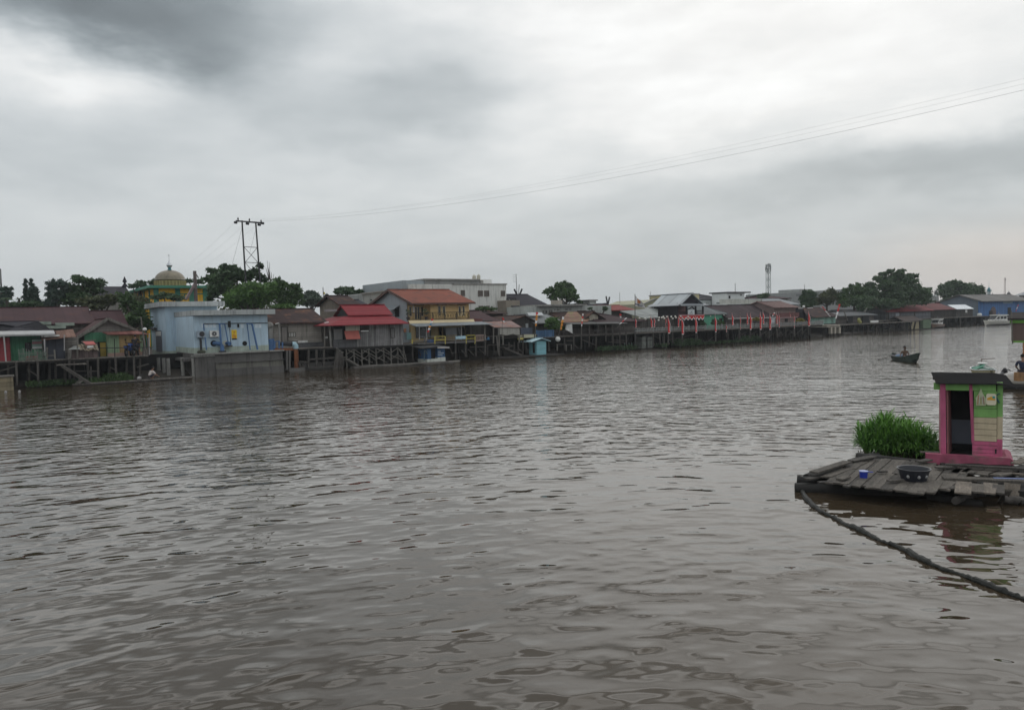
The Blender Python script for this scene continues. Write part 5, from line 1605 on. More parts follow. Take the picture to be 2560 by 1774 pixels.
for i, (x, y0, y1, lab) in enumerate(((1411, 155, 238, 'beige ribbed water tank on the concrete building, farther from the white roof room'), (1475, 147, 235, 'beige ribbed water tank on the concrete building, touching the white roof room'))):
    t, z1_ = B.S(4, x, y0, WS + 2)
    _, z0_ = B.S(4, x, y1, WS + 2)
    k = B.mpp(4, x, y0, WS + 2) * 27
    h_ = z1_ - z0_
    tk = thing('water_tank', lab, 'water tank', (t, WS + 2, z0_), group='rooftop water tanks')
    prof = [(k, 0)]
    for j in range(5):
        prof += [(k * 1.0, h_ * (.03 + j * .155)), (k * 1.03, h_ * (.05 + j * .155)), (k * 1.03, h_ * (.13 + j * .155)), (k, h_ * (.15 + j * .155))]
    prof += [(k * .95, h_ * .83), (k * .4, h_ * .96)]
    MB().lathe((t, WS + 2, z0_), prof, 18).build('tank_body', mat('tank_beige', (.52, .50, .42), .6, .08, 2), tk, smooth=True)
    MB().lathe((t, WS + 2, z0_ + h_ * .95), [(k * .42, 0), (k * .35, h_ * .06)], 12).build('lid', mat('tank_lid', (.4, .38, .32)), tk)
    MB().box(t - k * .9, t + k * .9, WS + 1.2, WS + 2.8, wz - .3, z0_ - .004).build('stand', CONC, tk)
tree('low_bush', 'small tree crown in front of the white concrete building, over the maroon roof', 4, [(1520, 640, 50, 25), (1600, 640, 60, 28), (1680, 645, 50, 22), (1470, 650, 30, 15)], 12, LEAF_MD, .24, cat='bush')
ta = thing('aerial_mast', 'tall thin aerial mast between the white building and the dark horned roof', 'aerial', (B.S(4, 2030, 450, 20)[0], 20, 1.6))
t, z = B.S(4, 2016, 140, 20)
t2, z2 = B.S(4, 2030, 455, 20)
MB().tube([(t2, 20, 1.6), (t2, 20, z2), (t, 20, z)], [.08, .06, .035], 6).build('mast', STEEL, ta)
m = MB()
for y in (152, 180, 205, 232, 258):
    tt, zz = B.S(4, 2018, y, 20)
    m.bar((tt - .55, 20, zz - .05), (tt + .1, 20, zz), .035)
m.build('cross_rods', STEEL, ta)
ra, g = house_t('maroon_roof_house', 'house with a long maroon roof tucked against the yellow house', 'house', 4, 3.6, 9, (1335, 822), (1790, 815), 1060, 672, PLANK_DK, MAROON, zb=ZD)
rb, g = house_t('ridge_roof_house', 'dark house with a low brown roof ridge below the white concrete building', 'house', 4, 10, 8, (1400, 715), (1900, 705), 900, 660, PLANK_DK, BROWNROOF, zb=1.6)
rc, g = house_s('gable_house', 'dark gable fronted house with brown roof behind the grey tarpaulin', 'house', 4, 3.8, 9, (1840, 850), (2150, 735), (2400, 870), 1060, PLANK_DK, BROWNROOF_Y, zb=ZD, oht=.3)
panel(rc, 5, 240, 800, 405, 905, 4.15, mat('dull_blue_grey', (.09, .11, .15), .8, .2), 'blue_panel')
panel(rc, 5, 310, 740, 345, 800, 4.15, mat('notice_grey', (.3, .32, .33)), 'notice')
sk = thing('rusty_shack', 'open shack with a patchy rusty tin roof and a hanging grey tarpaulin', 'shack', (B.S(4, 1850, 1100, .3)[0], .3, ZD))
tin = mat('patchy_rusty_tin', (.20, .13, .12), .75, .25, 1.5, lines=('x', .3, .2), rust=((.22, .075, .035), .45), tone=.15)
a0, z0 = B.S(4, 1700, 908, -.3)
a1, z1 = B.S(4, 2095, 905, -.3)
c0, z2 = B.S(4, 1545, 825, 2.6)
c1, z3 = B.S(4, 1950, 818, 2.6)
MB().slab([(a0, -.3, z0), (a1, -.3, z1), (c1, 2.6, z3), (c0, 2.6, z2)], (0, 0, -.06)).build('roof', tin, sk)
t0, t1, z0, z1 = B.rect(4, 1762, 912, 2064, 1015, -.2)
m = MB()
for i in range(12):
    u0, u1 = i / 12, (i + 1) / 12
    w0, w1 = .07 * math.sin(i * 1.4), .07 * math.sin((i + 1) * 1.4)
    m.slab([(t0 + (t1 - t0) * u0, -.2 + w0, z0 + .06 * math.sin(i)), (t0 + (t1 - t0) * u1, -.2 + w1, z0 + .06 * math.sin(i + 1)), (t0 + (t1 - t0) * u1, -.2, z1), (t0 + (t1 - t0) * u0, -.2, z1)], (0, .02, 0))
m.build('tarpaulin', mat('grey_tarpaulin', (.35, .34, .31), .8, .12, 2, streak=.2), sk)
t0, t1, z0, z1 = B.rect(4, 1680, 930, 2070, 1150, 2.4)
MB().box(t0, t1, 2.4, 2.7, ZD, z1 + .3).build('wall', PLANK_DK, sk)
posts(sk, [(4, 1768, 910, 1320, 1775), (4, 1735, 1025, 1300, 1765), (4, 1828, 1015, 1160), (4, 2062, 910, 1130), (4, 1690, 920, 1140)], -.15, WOOD_L, .12)
dk4, da, db = boardwalk('narrow landing on thin posts in front of the rusty shack', 4, 1600, 2330, 1090, .4, 3.4, ZD + .35)
posts(dk4, [(4, 1605, 1160, 1320), (4, 1700, 1160, 1315), (4, 1915, 1130, 1300), (4, 1990, 1120, 1290), (4, 2045, 1120, 1285), (4, 2115, 1100, 1300), (4, 2160, 1100, 1270)], .3, WOOD_M, .11)
under_posts(dk4, da, db, 1.8, ZD, 1.3, WOOD_D, .13, 33)
bars(dk4, [(4, 1600, 1165, 1740, 1160), (4, 1800, 1160, 1990, 1170), (4, 1860, 1215, 1990, 1170), (4, 2050, 1215, 2120, 1280), (4, 1700, 1260, 1790, 1235)], .2, WOOD_M, .09)
bars(dk4, [(4, 1840, 1065, 2120, 1045), (4, 1830, 1030, 2115, 1018)], .3, WOOD_M, .07, 'rail')
pb = thing('parapet', 'yellowish parapet boards on the landing beside the blue fence', 'parapet', (B.S(5, 330, 960, .3)[0], .3, ZD))
t0, t1, z0, z1 = B.rect(5, 205, 900, 455, 945, .3)
MB().box(t0, t1, .3, .38, z0, z1).build('board', mat('cream_boards', (.45, .42, .30), .8, .12), pb)
t0, t1, z0, z1 = B.rect(5, 200, 945, 275, 972, .25)
MB().box(t0, t1, .2, .29, z0, z1).build('board', YP, pb)
posts(pb, [(5, 275, 890, 960), (5, 440, 885, 960)], .28, WOOD_M, .1)
gs = thing('gangway', 'sloping stair gangway going down beside the light blue hut', 'gangway', (B.S(4, 1930, 1240, -.5)[0], -.5, 0))
p0, p1 = B.S(4, 1795, 1195, -.3), B.S(4, 2085, 1300, -.8)
m = MB()
for k in range(18):
    u = k / 17
    m.box(p0[0] + (p1[0] - p0[0]) * u - .12, p0[0] + (p1[0] - p0[0]) * u + .12, -1.0, -.1, p0[1] + (p1[1] - p0[1]) * u - .03, p0[1] + (p1[1] - p0[1]) * u + .03)
m.build('treads', WOOD_M, gs)
for q in (-1.0, -.1):
    MB().bar((p0[0], q, p0[1] - .1), (p1[0], q, p1[1] - .1), .08, .15).build('stringer', WOOD_M, gs)
hs = 16
t0, z0 = B.S(5, 150, 412, hs)
t1, z1 = B.S(5, 760, 470, hs)
hr, g = house_t('horned_roof_house', 'large dark roofed longhouse with crossed wooden horns on its ridge end', 'longhouse', 5, hs - 2, 12, (165, 560), (720, 470), 640, 318, mat('grey_blue_wall', (.17, .19, .21), .8, .1), DARKROOF, zb=1.6, oh=1)
t, z = B.S(5, 212, 322, hs + 4)
hm_ = MB()
hm_.bar((t, hs + 4, z - .6), (t - .75, hs + 4, z + .75), .14, .2).bar((t, hs + 4.2, z - .6), (t + .75, hs + 4.2, z + .8), .14, .2).bar((t, hs + 4.1, z - .4), (t + .2, hs + 4.1, z + 1.4), .06)
hm_.build('ridge_horns', STEEL_D, hr)
for x0 in (350, 405, 430):
    window(hr, 5, x0, 535, x0 + 50 if x0 == 350 else x0 + 22, 600, g['sw'], WHITE, GLASS)
tt = thing('tan_block', 'tan plastered block with white dishes between the white building and horned roof', 'building', (B.S(5, 130, 600, 15)[0], 15, 1.6))
t0, t1, z0, z1 = B.rect(5, 30, 405, 228, 600, 15)
MB().box(t0, t1, 15, 24, 1.6, z1).build('wall', mat('tan_plaster', (.22, .19, .155), .8, .12, 1, streak=.2), tt)
m = MB()
q0, q1 = B.S(5, 40, 378, 15.5), B.S(5, 165, 378, 15.5)
m.bar((q0[0], 15.5, q0[1]), (q1[0], 15.5, q1[1]), .14).bar((q0[0], 15.5, z1), (q0[0], 15.5, q0[1]), .12).bar((q1[0], 15.5, z1), (q1[0], 15.5, q1[1]), .12)
for i in range(6):
    u0, u1 = i / 6, (i + 1) / 6
    m.bar((q0[0] + (q1[0] - q0[0]) * u0, 15.5, z1 if i % 2 else q0[1]), (q0[0] + (q1[0] - q0[0]) * u1, 15.5, q0[1] if i % 2 else z1), .08)
m.build('roof_truss', STEEL_D, tt)
def dish(label, n, x, y, s, rpx, yaw=0.0):
    t, z = B.S(n, x, y, s)
    k = B.mpp(n, x, y, s) * rpx
    f = Frame(*B.W(t, s, 0)[:2], R(35) + yaw)
    root = thing('satellite_dish', label, 'satellite dish', (0, 0, z - k), f, 'satellite dishes on the rooftops')
    m = MB()
    nr, ns = 5, 16
    ax = Vector((.45, -.65, .6)).normalized()
    x_ = ax.cross(Vector((0, 0, 1))).normalized()
    y_ = x_.cross(ax)
    c = Vector((0, 0, z))
    for i in range(nr):
        for j in range(ns):
            q = []
            for a_, b_ in ((i, j), (i + 1, j), (i + 1, j + 1), (i, j + 1)):
                rr = k * a_ / nr
                an_ = 6.283 * b_ / ns
                q.append(c + x_ * rr * math.cos(an_) + y_ * rr * math.sin(an_) + ax * (.35 * rr * rr / k))
            m.poly(q if i else q[1:3] + [c])
    m.build('reflector', WHITE, root, smooth=False)
    MB().bar(c, c + ax * k * .8, .05).ell(c + ax * k * .85, .1, .1, .1, 8, 5).build('feed_horn', STEEL, root)
    MB().bar((0, .05, z - k * 1.5), (0, .05, z), .09).build('mast', STEEL, root)
    return root
dish('small white dish on the tan block beside the white building', 5, 68, 395, 15.6, 16)
dish('small white dish farther along the truss of the tan block', 5, 138, 392, 15.8, 14)
dish('largest satellite dish, beside the square roof box in front of the big tree', 5, 783, 412, 12, 46)
dish('narrow second satellite dish half hidden by the square roof box', 5, 862, 410, 12.5, 30)
WS2 = 11
t0, z0 = B.S(5, 300, 600, WS2)
t1, z1 = B.S(5, 1545, 560, WS2)
zt = B.S(5, 900, 487, WS2)[1]
lb = thing('long_white_building', 'long low off white building with a row of small windows behind the shacks', 'building', ((t0 + t1) / 2, WS2, 1.6))
OW = mat('off_white_grey_wall', (.40, .42, .40), .8, .1, .7, streak=.35)
MB().box(t0, t1, WS2, WS2 + 10, 1.6, zt).build('wall', OW, lb)
q0 = B.S(5, 530, 500, WS2 - .8)[0]
q1 = B.S(5, 1200, 480, WS2 - .8)[0]
MB().box(q0, q1, WS2 - .8, WS2 + 10, zt, zt + .2).build('roof_slab', CONC, lb)
for x0, y0, x1, y1 in ((548, 545, 575, 600), (585, 545, 625, 600), (640, 540, 665, 588), (672, 538, 697, 585), (722, 530, 742, 553), (762, 528, 798, 552), (880, 524, 915, 550), (932, 524, 968, 548)):
    window(lb, 5, x0, y0, x1, y1, WS2, CONC, GLASS, fw=.09)
t0, t1, z0, z1 = B.rect(5, 775, 405, 840, 482, 11.5)
MB().box(t0, t1, 11.5, 13, zt + .15, z1).build('roof_box', mat('tan_box', (.34, .31, .27), .8, .1), lb)
t0, t1, z0, z1 = B.rect(5, 1238, 415, 1325, 455, 20)
ab = thing('roof_tank_room', 'square grey rooftop room peeking over the low white building', 'building', (t0, 20, 1.6))
MB().box(t0, t1, 20, 23, 1.6, z1).build('wall', OW, ab)
MB().box(t0 - .2, t1 + .2, 19.8, 23.2, z1, z1 + .2).build('roof_slab', CONC, ab)
cr, g = house_t('curved_ridge_house', 'dark house whose ridge rises to a horned tip behind the low white building', 'longhouse', 5, 17, 7, (1080, 520), (1640, 500), 600, 455, PLANK_DK, DARKROOF, zb=1.6)
t, z = B.S(5, 1496, 432, 20.5)
MB().bar((t, 20.5, z - .7), (t - .35, 20.5, z + .9), .12, .2).bar((t, 20.6, z - .7), (t + .45, 20.6, z + .8), .12, .2).build('ridge_horns', STEEL_D, cr)
t2, z2 = B.S(5, 1330, 462, 20.5)
MB().slab([(t2, 20.4, z2 - .4), (t, 20.4, z - 1.0), (t, 20.4, z - .1), (t2, 20.4, z2 + .05)], (0, .3, 0)).build('rising_ridge', DARKROOF, cr)
tree('round_tree', 'large rounded dark green tree rising behind the satellite dishes', 5, [(880, 190, 80, 55), (760, 210, 60, 45), (680, 260, 70, 45), (960, 230, 60, 60), (1000, 290, 50, 50), (800, 290, 130, 80), (920, 350, 130, 80), (620, 290, 40, 30), (740, 360, 90, 70), (1030, 380, 60, 50), (1080, 430, 50, 30)], 22, LEAF_MD, .32, 1.2)
tree('low_bush', 'flat dark treetop trailing off beside the square rooftop room', 5, [(1140, 440, 45, 20), (1185, 430, 25, 15), (1110, 450, 40, 20)], 24, LEAF_DK, .3, cat='bush')
tree('low_bush', 'dark shrub poking over the brown roof by the red roof', 5, [(1465, 510, 32, 22), (1460, 535, 45, 18), (1250, 520, 40, 14)], 9.5, LEAF_DK, .22, cat='bush')
s1, g = house_t('grey_tin_house', 'low house with a long grey tin roof behind the green shrub', 'house', 5, 3.6, 8, (440, 730), (900, 725), 900, 600, PLANK_DK, mat('grey_tin_roof', (.17, .18, .185), .6, .12, 1, lines=('x', .5, .12)), zb=ZD)
t, z = B.S(5, 500, 615, 6)
MB().slab([(t - 1.6, 5.8, z - .05), (t + .6, 5.8, z - .05), (t + 1.2, 7.0, z + .3), (t - 1.0, 7.0, z + .3)], (0, 0, -.05)).build('roof_patch', mat('white_tin_roof', (.36, .38, .39), .5), s1)
tree('green_shrub', 'bright green bushy shrub standing beside the blue fence', 5, [(700, 690, 80, 45), (650, 730, 80, 50), (750, 740, 80, 50), (690, 780, 100, 50), (800, 800, 50, 40)], 2.2, LEAF_LT, .2, 1.3, cat='shrub', trunk_r=.1, ground=2.0)
bf = thing('blue_fence', 'dark blue board fence with slats in front of the green shrub', 'fence', (B.S(5, 590, 940, .6)[0], .6, ZD))
t0, t1, z0, z1 = B.rect(5, 465, 835, 715, 935, .6)
MB().box(t0, t1, .6, .68, ZD, z1).build('boards', mat('dark_blue_boards', (.045, .10, .19), .75, .15, 2, lines=('xy', .25, .35)), bf)
posts(bf, [(5, 470, 830, 940), (5, 590, 832, 938), (5, 712, 835, 935)], .56, mat('blue_post', (.05, .12, .22)), .1)
TILE = mat('mossy_striped_tiles', (.205, .105, .075), .8, .2, .9, lines=('z', .17, .45), rust=((.16, .15, .055), .45), tone=.2)
s2, g = house_s('tiled_gable_house', 'wooden house with a striped mossy tile roof and pale striped gable', 'house', 5, 2.4, 10, (1130, 705), (1300, 560), (1500, 700), 900, PLANK_DKH, BROWNROOF_Y, zb=ZD, oht=.2)
panel(s2, 5, 1225, 605, 1348, 692, 2.78, mat('pale_gable_stripes', (.42, .38, .31), .8, .1, 2, lines=('xy', .3, .6)), 'gable_panel')
a0, z0 = B.S(5, 800, 722, 1.6)
a1, z1 = B.S(5, 1205, 702, 1.6)
c0, z2 = B.S(5, 920, 575, 5.6)
c1, z3 = B.S(5, 1300, 560, 5.6)
MB().slab([(a0, 1.6, z0), (a1, 1.6, z0), (c1 + 0, 5.6, (z2 + z3) / 2), (c0, 5.6, (z2 + z3) / 2)], (0, 0, -.09)).build('tiled_roof', TILE, s2)
t0, t1, z0, z1 = B.rect(5, 830, 740, 1200, 900, 2.3)
MB().box(t0, t1, 2.3, 7, ZD, z1).build('side_wall', PLANK_DKH, s2)
s3, g = hip_house('maroon_hip_house', 'broad dark maroon hipped roof house left of the flagpole deck', 'house', 5, 1.6, 9, (1330, 718), (2060, 700), 900, 545, 2.2, 7.5, PLANK_DKH, mat('dark_maroon_roof', (.062, .042, .045), .75, .12, 1, lines=('x', .6, .15)), oh=.6, zb=ZD)
a0, z0 = B.S(5, 1010, 740, .2)
a1, z1 = B.S(5, 1790, 728, .2)
vb = thing('veranda', 'dark open veranda with a thin grey canopy in front of the tiled gable house', 'veranda', ((a0 + a1) / 2, .3, ZD))
MB().slab([(a0, .2, z0 - .05), (a1, .2, z1 - .05), (a1 - .4, 2.6, z1 + .25), (a0 - .8, 2.6, z0 + .25)], (0, 0, -.05)).build('canopy', mat('grey_canopy', (.11, .11, .108), .75, .2, spec=.1), vb)
posts(vb, [(5, 1228, 745, 930), (5, 1465, 745, 1000), (5, 1560, 745, 1000), (5, 1722, 740, 860), (5, 1360, 760, 850)], .35, WOOD_M, .12)
bars(vb, [(5, 1030, 895, 1480, 880), (5, 1230, 855, 1440, 848), (5, 1480, 915, 1760, 905), (5, 1620, 828, 1680, 825)], .4, WOOD_M, .08, 'rail')
t0, t1, z0, z1 = B.rect(5, 1480, 760, 1880, 910, 1.9)
MB().box(t0, t1, 1.95, 2.1, ZD, z1).build('wall', PLANK_DKH, vb)
cl_ = thing('hanging_cloth', 'white cloth hung up to dry at the end of the dark veranda', 'cloth', (B.S(5, 930, 890, .4)[0], .4, ZD + .2))
t0, t1, z0, z1 = B.rect(5, 885, 748, 982, 885, .4)
m = MB()
for i in range(6):
    u0, u1 = i / 6, (i + 1) / 6
    lo0, lo1 = z0 + .5 * (1 - u0), z0 + .5 * (1 - u1)
    m.slab([(t0 + (t1 - t0) * u0, .4 + .08 * math.sin(i * 2), lo0), (t0 + (t1 - t0) * u1, .4 + .08 * math.sin(i * 2 + 2), lo1), (t0 + (t1 - t0) * u1, .4, z1), (t0 + (t1 - t0) * (.15 + .85 * u0), .4, z1)], (0, .02, 0))
m.build('cloth', WHITE, cl_)
bars(cl_, [(5, 840, 770, 980, 745), (5, 880, 850, 975, 858)], .44, WOOD_D, .05, 'line')
dk5, da, db = boardwalk('dark rickety deck on stilts below the veranda and hung cloth', 5, 380, 1900, 930, .4, 3.2)
posts(dk5, [(5, 1003, 880, 1120), (5, 1112, 790, 1110), (5, 1225, 930, 1080), (5, 1325, 930, 1100), (5, 1568, 830, 1090), (5, 1668, 790, 1090), (5, 1758, 860, 1060), (5, 870, 950, 1130), (5, 645, 990, 1140)], .3, WOOD_M, .12)
under_posts(dk5, da, db, 1.9, ZD, 1.4, WOOD_D, .14, 41)
bars(dk5, [(5, 1120, 968, 1320, 1050), (5, 880, 1048, 975, 1042), (5, 1500, 1005, 1760, 1018), (5, 1580, 980, 1750, 985), (5, 900, 985, 1010, 985), (5, 1020, 1050, 1080, 1110), (5, 755, 1035, 900, 1040)], .2, WOOD_M, .09)
posts(dk5, [(5, 895, 1050, 1130), (5, 970, 1045, 1125), (5, 765, 1040, 1130)], .1, WOOD_L, .1)
ground_plants('dark green weeds along the shore below the veranda deck', 5, [(1380, 1105, 1850, 1085, 160, .45), (2240, 1070, 2300, 1060, 40, .4)], .2, LEAF_DK, 8)
t, z = B.S(5, 775, 965, .3)
tag(MB().ell((t, .3, z), .3, .28, .3).build('white_buoy', WHITE, smooth=True), 'white ball buoy hung on the dark deck edge near the light blue hut', 'buoy')
bg = MB()
r = random.Random(5)
t, z = B.Z(5, 1800, 1072, .2)
for i in range(7):
    bg.ell((t + r.uniform(-.55, .55), z + r.uniform(-.1, .3), .25 + r.uniform(0, .3)), .22, .2, .24, 8, 6)
tag(bg.build('plastic_bundle', mat('mint_plastic', (.42, .6, .55), .5, .2, 4), smooth=True), 'pale mint plastic bundle at the water edge below the veranda', 'bundle')
f5 = B
k0 = B.Z(5, 470, 1195, .15)
LS = k0[1] + .3
t0 = B.S(5, 385, 1100, LS + .6)[0]
t1 = B.S(5, 470, 1100, LS)[0]
t2 = B.S(5, 607, 1100, LS)[0]
LB = mat('light_blue_clapboard', (.22, .46, .52), .65, .08, 2, lines=('z', .17, .35), tone=.06)
zw_ = B.S(5, 540, 990, LS)[1]
lh = thing('floating_hut', 'small light blue clapboard floating hut with a low gabled roof', 'hut', ((t1 + t2) / 2, LS, 0))
sback = min(LS + 2.4, B.T(5, 387, 1100, t1)[0])
sback = max(sback, LS + 1.4)
MB().box(t1, t2, LS, sback, .15, zw_).build('wall', LB, lh)
_a, _b = B.T(5, 445, 1080, t1)[0], B.T(5, 415, 1080, t1)[0]
zd1 = B.T(5, 430, 1018, t1)[1]
MB().box(t1 - .03, t1 + .02, max(LS + .15, _a), min(sback - .2, _b), .35, zd1).build('doorway', BLACK, lh)
m = MB()
sm_ = (LS + sback) / 2
a0, z0 = B.S(5, 325, 1003, LS - .3)
a1, z1 = B.S(5, 645, 992, LS - .3)
tmid = (t1 + t2) / 2 - .1
gs_roof(m, t1 - .9, t2 + .45, LS - .3, sback + .3, zw_ - .02, zw_ + .32, tmid, .07)
m.build('roof', mat('pale_blue_tin', (.40, .56, .62), .5, .08), lh)
ra_ = B.Z(5, 60, 1205, .1)
rb_ = B.Z(5, 765, 1172, .1)
MB().box(t1 - 5.2, t2 + 2.0, LS - .5, sback + .4, -.05, .14).build('raft', WOOD_M, lh)
MB().tube([(t1 - 5.4, LS - .45, .0), (t2 + 2.2, LS - .45, .02)], .14).build('float_log', WOOD_D, lh)
RED = mat('flag_red', (.58, .035, .035), .8, .1, 3)
FWH = mat('flag_white', (.72, .70, .70), .8, .06, 3)
ORG = mat('flag_orange', (.62, .24, .03), .8, .1, 3)
BLU = mat('flag_blue', (.08, .20, .32), .8, .1, 3)
def pennant(label, n, x0, y0, x1, y1, s, cols, w=.34, group='bamboo poles with coloured pennants', pole_to=None):
    """tilted pole from (x1,y1) low to (x0,y0) high with small cloths along it"""
    a = B.S(n, x0, y0, s)
    b = B.S(n, *(pole_to or (x1, y1)), s)
    root = thing('pennant_pole', label, 'pennant pole', (b[0], s, b[1]), group=group)
    MB().tube([(b[0], s, b[1]), (a[0], s, a[1])], [.03, .015], 6).build('pole', WOOD_L, root)
    c = B.S(n, x1, y1, s)
    k = len(cols)
    for i, m_ in enumerate(cols):
        u0, u1 = i / k, (i + .92) / k
        p0 = Vector((a[0] + (c[0] - a[0]) * u0, s, a[1] + (c[1] - a[1]) * u0))
        p1 = Vector((a[0] + (c[0] - a[0]) * u1, s, a[1] + (c[1] - a[1]) * u1))
        wd = w * (.72 if i < k - 1 else .5)
        MB().slab([(p0.x - wd * .35, s - .03, p0.z), (p0.x + wd * .5, s - .06, p0.z - .05), (p1.x + wd * .45, s - .1, p1.z + .03), (p1.x - wd * .3, s - .04, p1.z)], (0, .015, 0)).build('pennant', m_, root)
    return root
pennant('leaning pole of blue, orange and white pennants in front of the yellow house', 4, 808, 785, 740, 985, -.5, [RED, FWH, BLU, ORG, FWH, RED], .36, pole_to=(735, 1100))
pennant('pole with red white pennant tip over the rusty shack roof', 4, 1820, 770, 1845, 850, -.5, [RED, FWH], .32, pole_to=(1815, 1080))
pennant('pole of orange and white pennants next to the dark gable house', 5, 470, 575, 452, 780, .1, [RED, ORG, ORG, FWH, ORG], .42, pole_to=(445, 890))
pennant('pole of orange pennants beside the green shrub', 5, 848, 640, 812, 835, .1, [FWH, ORG, ORG, ORG], .38, pole_to=(780, 930))
pennant('upright pole of red and white pennants before the tiled gable house', 5, 1132, 595, 1112, 785, .1, [FWH, RED, FWH, RED, FWH], .22, pole_to=(1112, 900))
pennant('bent pole with a small red white flag over the maroon hipped roof', 5, 1668, 600, 1675, 660, .1, [RED, FWH], .45, pole_to=(1668, 830))
pennant('slanted thin pole with a white pennant on the maroon hipped roof', 5, 1760, 655, 1655, 755, .1, [FWH, RED, FWH], .2, pole_to=(1628, 800))
dk6, da, db = boardwalk('long festival boardwalk with a pale railing and rows of red white flags', 6, 165, 2860, 1060, .0, 4.5, ZD)
posts(dk6, [(6, 160, 1100, 1300), (6, 420, 1110, 1300), (6, 515, 1100, 1270), (6, 575, 1095, 1270), (6, 635, 1110, 1265), (6, 700, 1090, 1260), (6, 840, 1110, 1230), (6, 1040, 1085, 1245, 1065), (6, 1318, 1080, 1220),
            (6, 1490, 1080, 1190), (6, 1655, 1060, 1200), (6, 1820, 1050, 1190), (6, 1960, 1050, 1190), (6, 2075, 1085, 1185), (6, 2205, 1050, 1180)], .02, WOOD_M, .14)
posts(dk6, [(7, 345, 1085, 1180), (7, 470, 1040, 1170), (7, 600, 1030, 1160), (7, 725, 1020, 1150), (7, 840, 1010, 1130), (7, 930, 1000, 1130)], .02, WOOD_M, .14)
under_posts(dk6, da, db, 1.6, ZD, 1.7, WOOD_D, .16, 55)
bars(dk6, [(6, 415, 1140, 515, 1190), (6, 640, 1205, 840, 1165), (6, 845, 1170, 1020, 1125), (6, 1200, 1230, 1310, 1145), (6, 1060, 1205, 1200, 1235), (6, 1380, 1090, 1320, 1130), (6, 1665, 1100, 1750, 1135), (6, 1680, 1130, 1770, 1090),
           (6, 1800, 1140, 1900, 1090), (6, 1950, 1150, 2060, 1080), (6, 2080, 1170, 2180, 1090), (6, 2190, 1150, 2280, 1080)], .12, WOOD_M, .055)
bars(dk6, [(7, 545, 1150, 640, 1050), (7, 640, 1130, 740, 1050), (7, 740, 1130, 840, 1040), (7, 500, 1050, 560, 1140), (7, 640, 1050, 745, 1140), (7, 845, 1110, 900, 1040), (7, 220, 1130, 330, 1080)], .12, WOOD_M, .06)
sk6 = MB()
r = random.Random(6)
k = da
while k < db:
    sk6.box(k, k + .22, 2.2 + r.uniform(-.05, .05), 2.26, -.3, ZD - .1)
    k += r.uniform(.3, .8)
sk6.build('dark_skirting', WOOD_D, dk6)
wr6 = thing('deck_railing', 'long pale picket railing along the festival boardwalk', 'railing', ((da + db) / 2, .06, ZD))
zrl = B.S(6, 1150, 1000, .06)[1]
PRAIL = mat('pale_rail_paint', (.235, .245, .24), .75, .2, 3)
m = MB()
k = da + .1
i = 0
while k < db - .1:
    if i % 12:
        m.box(k, k + .10, .04, .07, ZD + .12 + .04 * (i % 3 == 0), zrl - .04 + .05 * ((i * 7) % 3))
    k += .27
    i += 1
m.build('pickets', PRAIL, wr6)
MB().box(da, db, .035, .095, zrl - .10, zrl - .03).box(da, db, .035, .095, ZD + .2, ZD + .28).box(da, db, .07, .1, (ZD + zrl) / 2 - .04, (ZD + zrl) / 2 + .04).build('rails', PRAIL, wr6)
k = da
m = MB()
while k < db:
    m.box(k, k + .12, .1, .2, ZD, zrl + .12)
    k += 3.2
m.build('posts', PRAIL, wr6)
PV = 1.6
pt0, za = B.S(6, 425, 708, PV)
pt1, zb0 = B.S(6, 775, 690, PV)
PD = 6.4
zf_ = (za + zb0) / 2
pr0 = B.S(6, 780, 690, PV)[0]
pr_, zap = B.S(6, 932, 540, PV + 1.2)
pk0, zk = B.S(6, 1130, 705, PV)
SILV = mat('silver_sheet_roof', (.31, .34, .36), .4, .12, .8, lines=('y', 2.0, .3), metal=.3, tone=.16)
DK = mat('pavilion_dark_timber', (.022, .020, .026), .8, .3, 2)
pv = thing('pavilion', 'open dark timber pavilion with a steep silver roof over the festival boardwalk', 'pavilion', ((pt0 + pk0) / 2, PV, ZD))
sm_ = PV + PD / 2
pdep = max(5.0, min(9.0, B.T(6, 425, 708, pr0 + .05)[0] - PV))
rz_ = B.S(6, 760, 550, sm_)[1]
tm_ = (pr0 + pk0) / 2
m = MB()
zw = zk + .05
gs_roof(m, pr0 + .05, pk0 + .1, PV - .3, PV + pdep, zw, zap, tm_, .1)
m.build('roof', SILV, pv)
MB().slab([(pr0 + .4, PV + .0, zw - .15), (pk0 - .3, PV + .0, zw - .15), (tm_, PV + .0, zap - .18)], (0, .12, 0)).build('gable', DK, pv)
z1 = B.S(6, 950, 690, PV - .6)[1]
MB().slab([(pr0 - .1, PV - .6, z1 - .15), (pk0 + .5, PV - .6, z1 - .15), (pk0 + .2, PV + .3, z1 + .2), (pr0 + .1, PV + .3, z1 + .2)], (0, 0, -.08)).build('skirt_roof', mat('skirt_grey', (.26, .28, .30), .5, .15, 1), pv)
MB().slab([(pr0 - .55, PV - .4, z1 - .13), (pr0 - .55, PV + pdep, z1 - .13), (pr0 + .15, PV + pdep, z1 + .12), (pr0 + .15, PV - .4, z1 + .12)], (0, 0, -.08)).build('skirt_roof', MATS['skirt_grey'], pv)
z1 = B.S(6, 760, 715, PV)[1]
MB().box(pr0 + .1, pr0 + .2, PV + .2, PV + pdep - .2, ZD + .5, z1).build('wall', DK, pv)
posts(pv, [(6, 765, 715, 1000), (6, 900, 720, 1000), (6, 1030, 720, 1000), (6, 1135, 720, 850)], PV, DK, .18)
t0, t1, z0, z1 = B.rect(6, 770, 790, 1140, 850, PV + .1)
MB().box(t0, t1 + .05, PV, PV + 4.5, z0, z0 + .12).build('upper_floor', DK, pv)
m = MB()
z_a, z_b = z0 + .12, z1
x = B.S(6, 1030, 820, PV)[0]
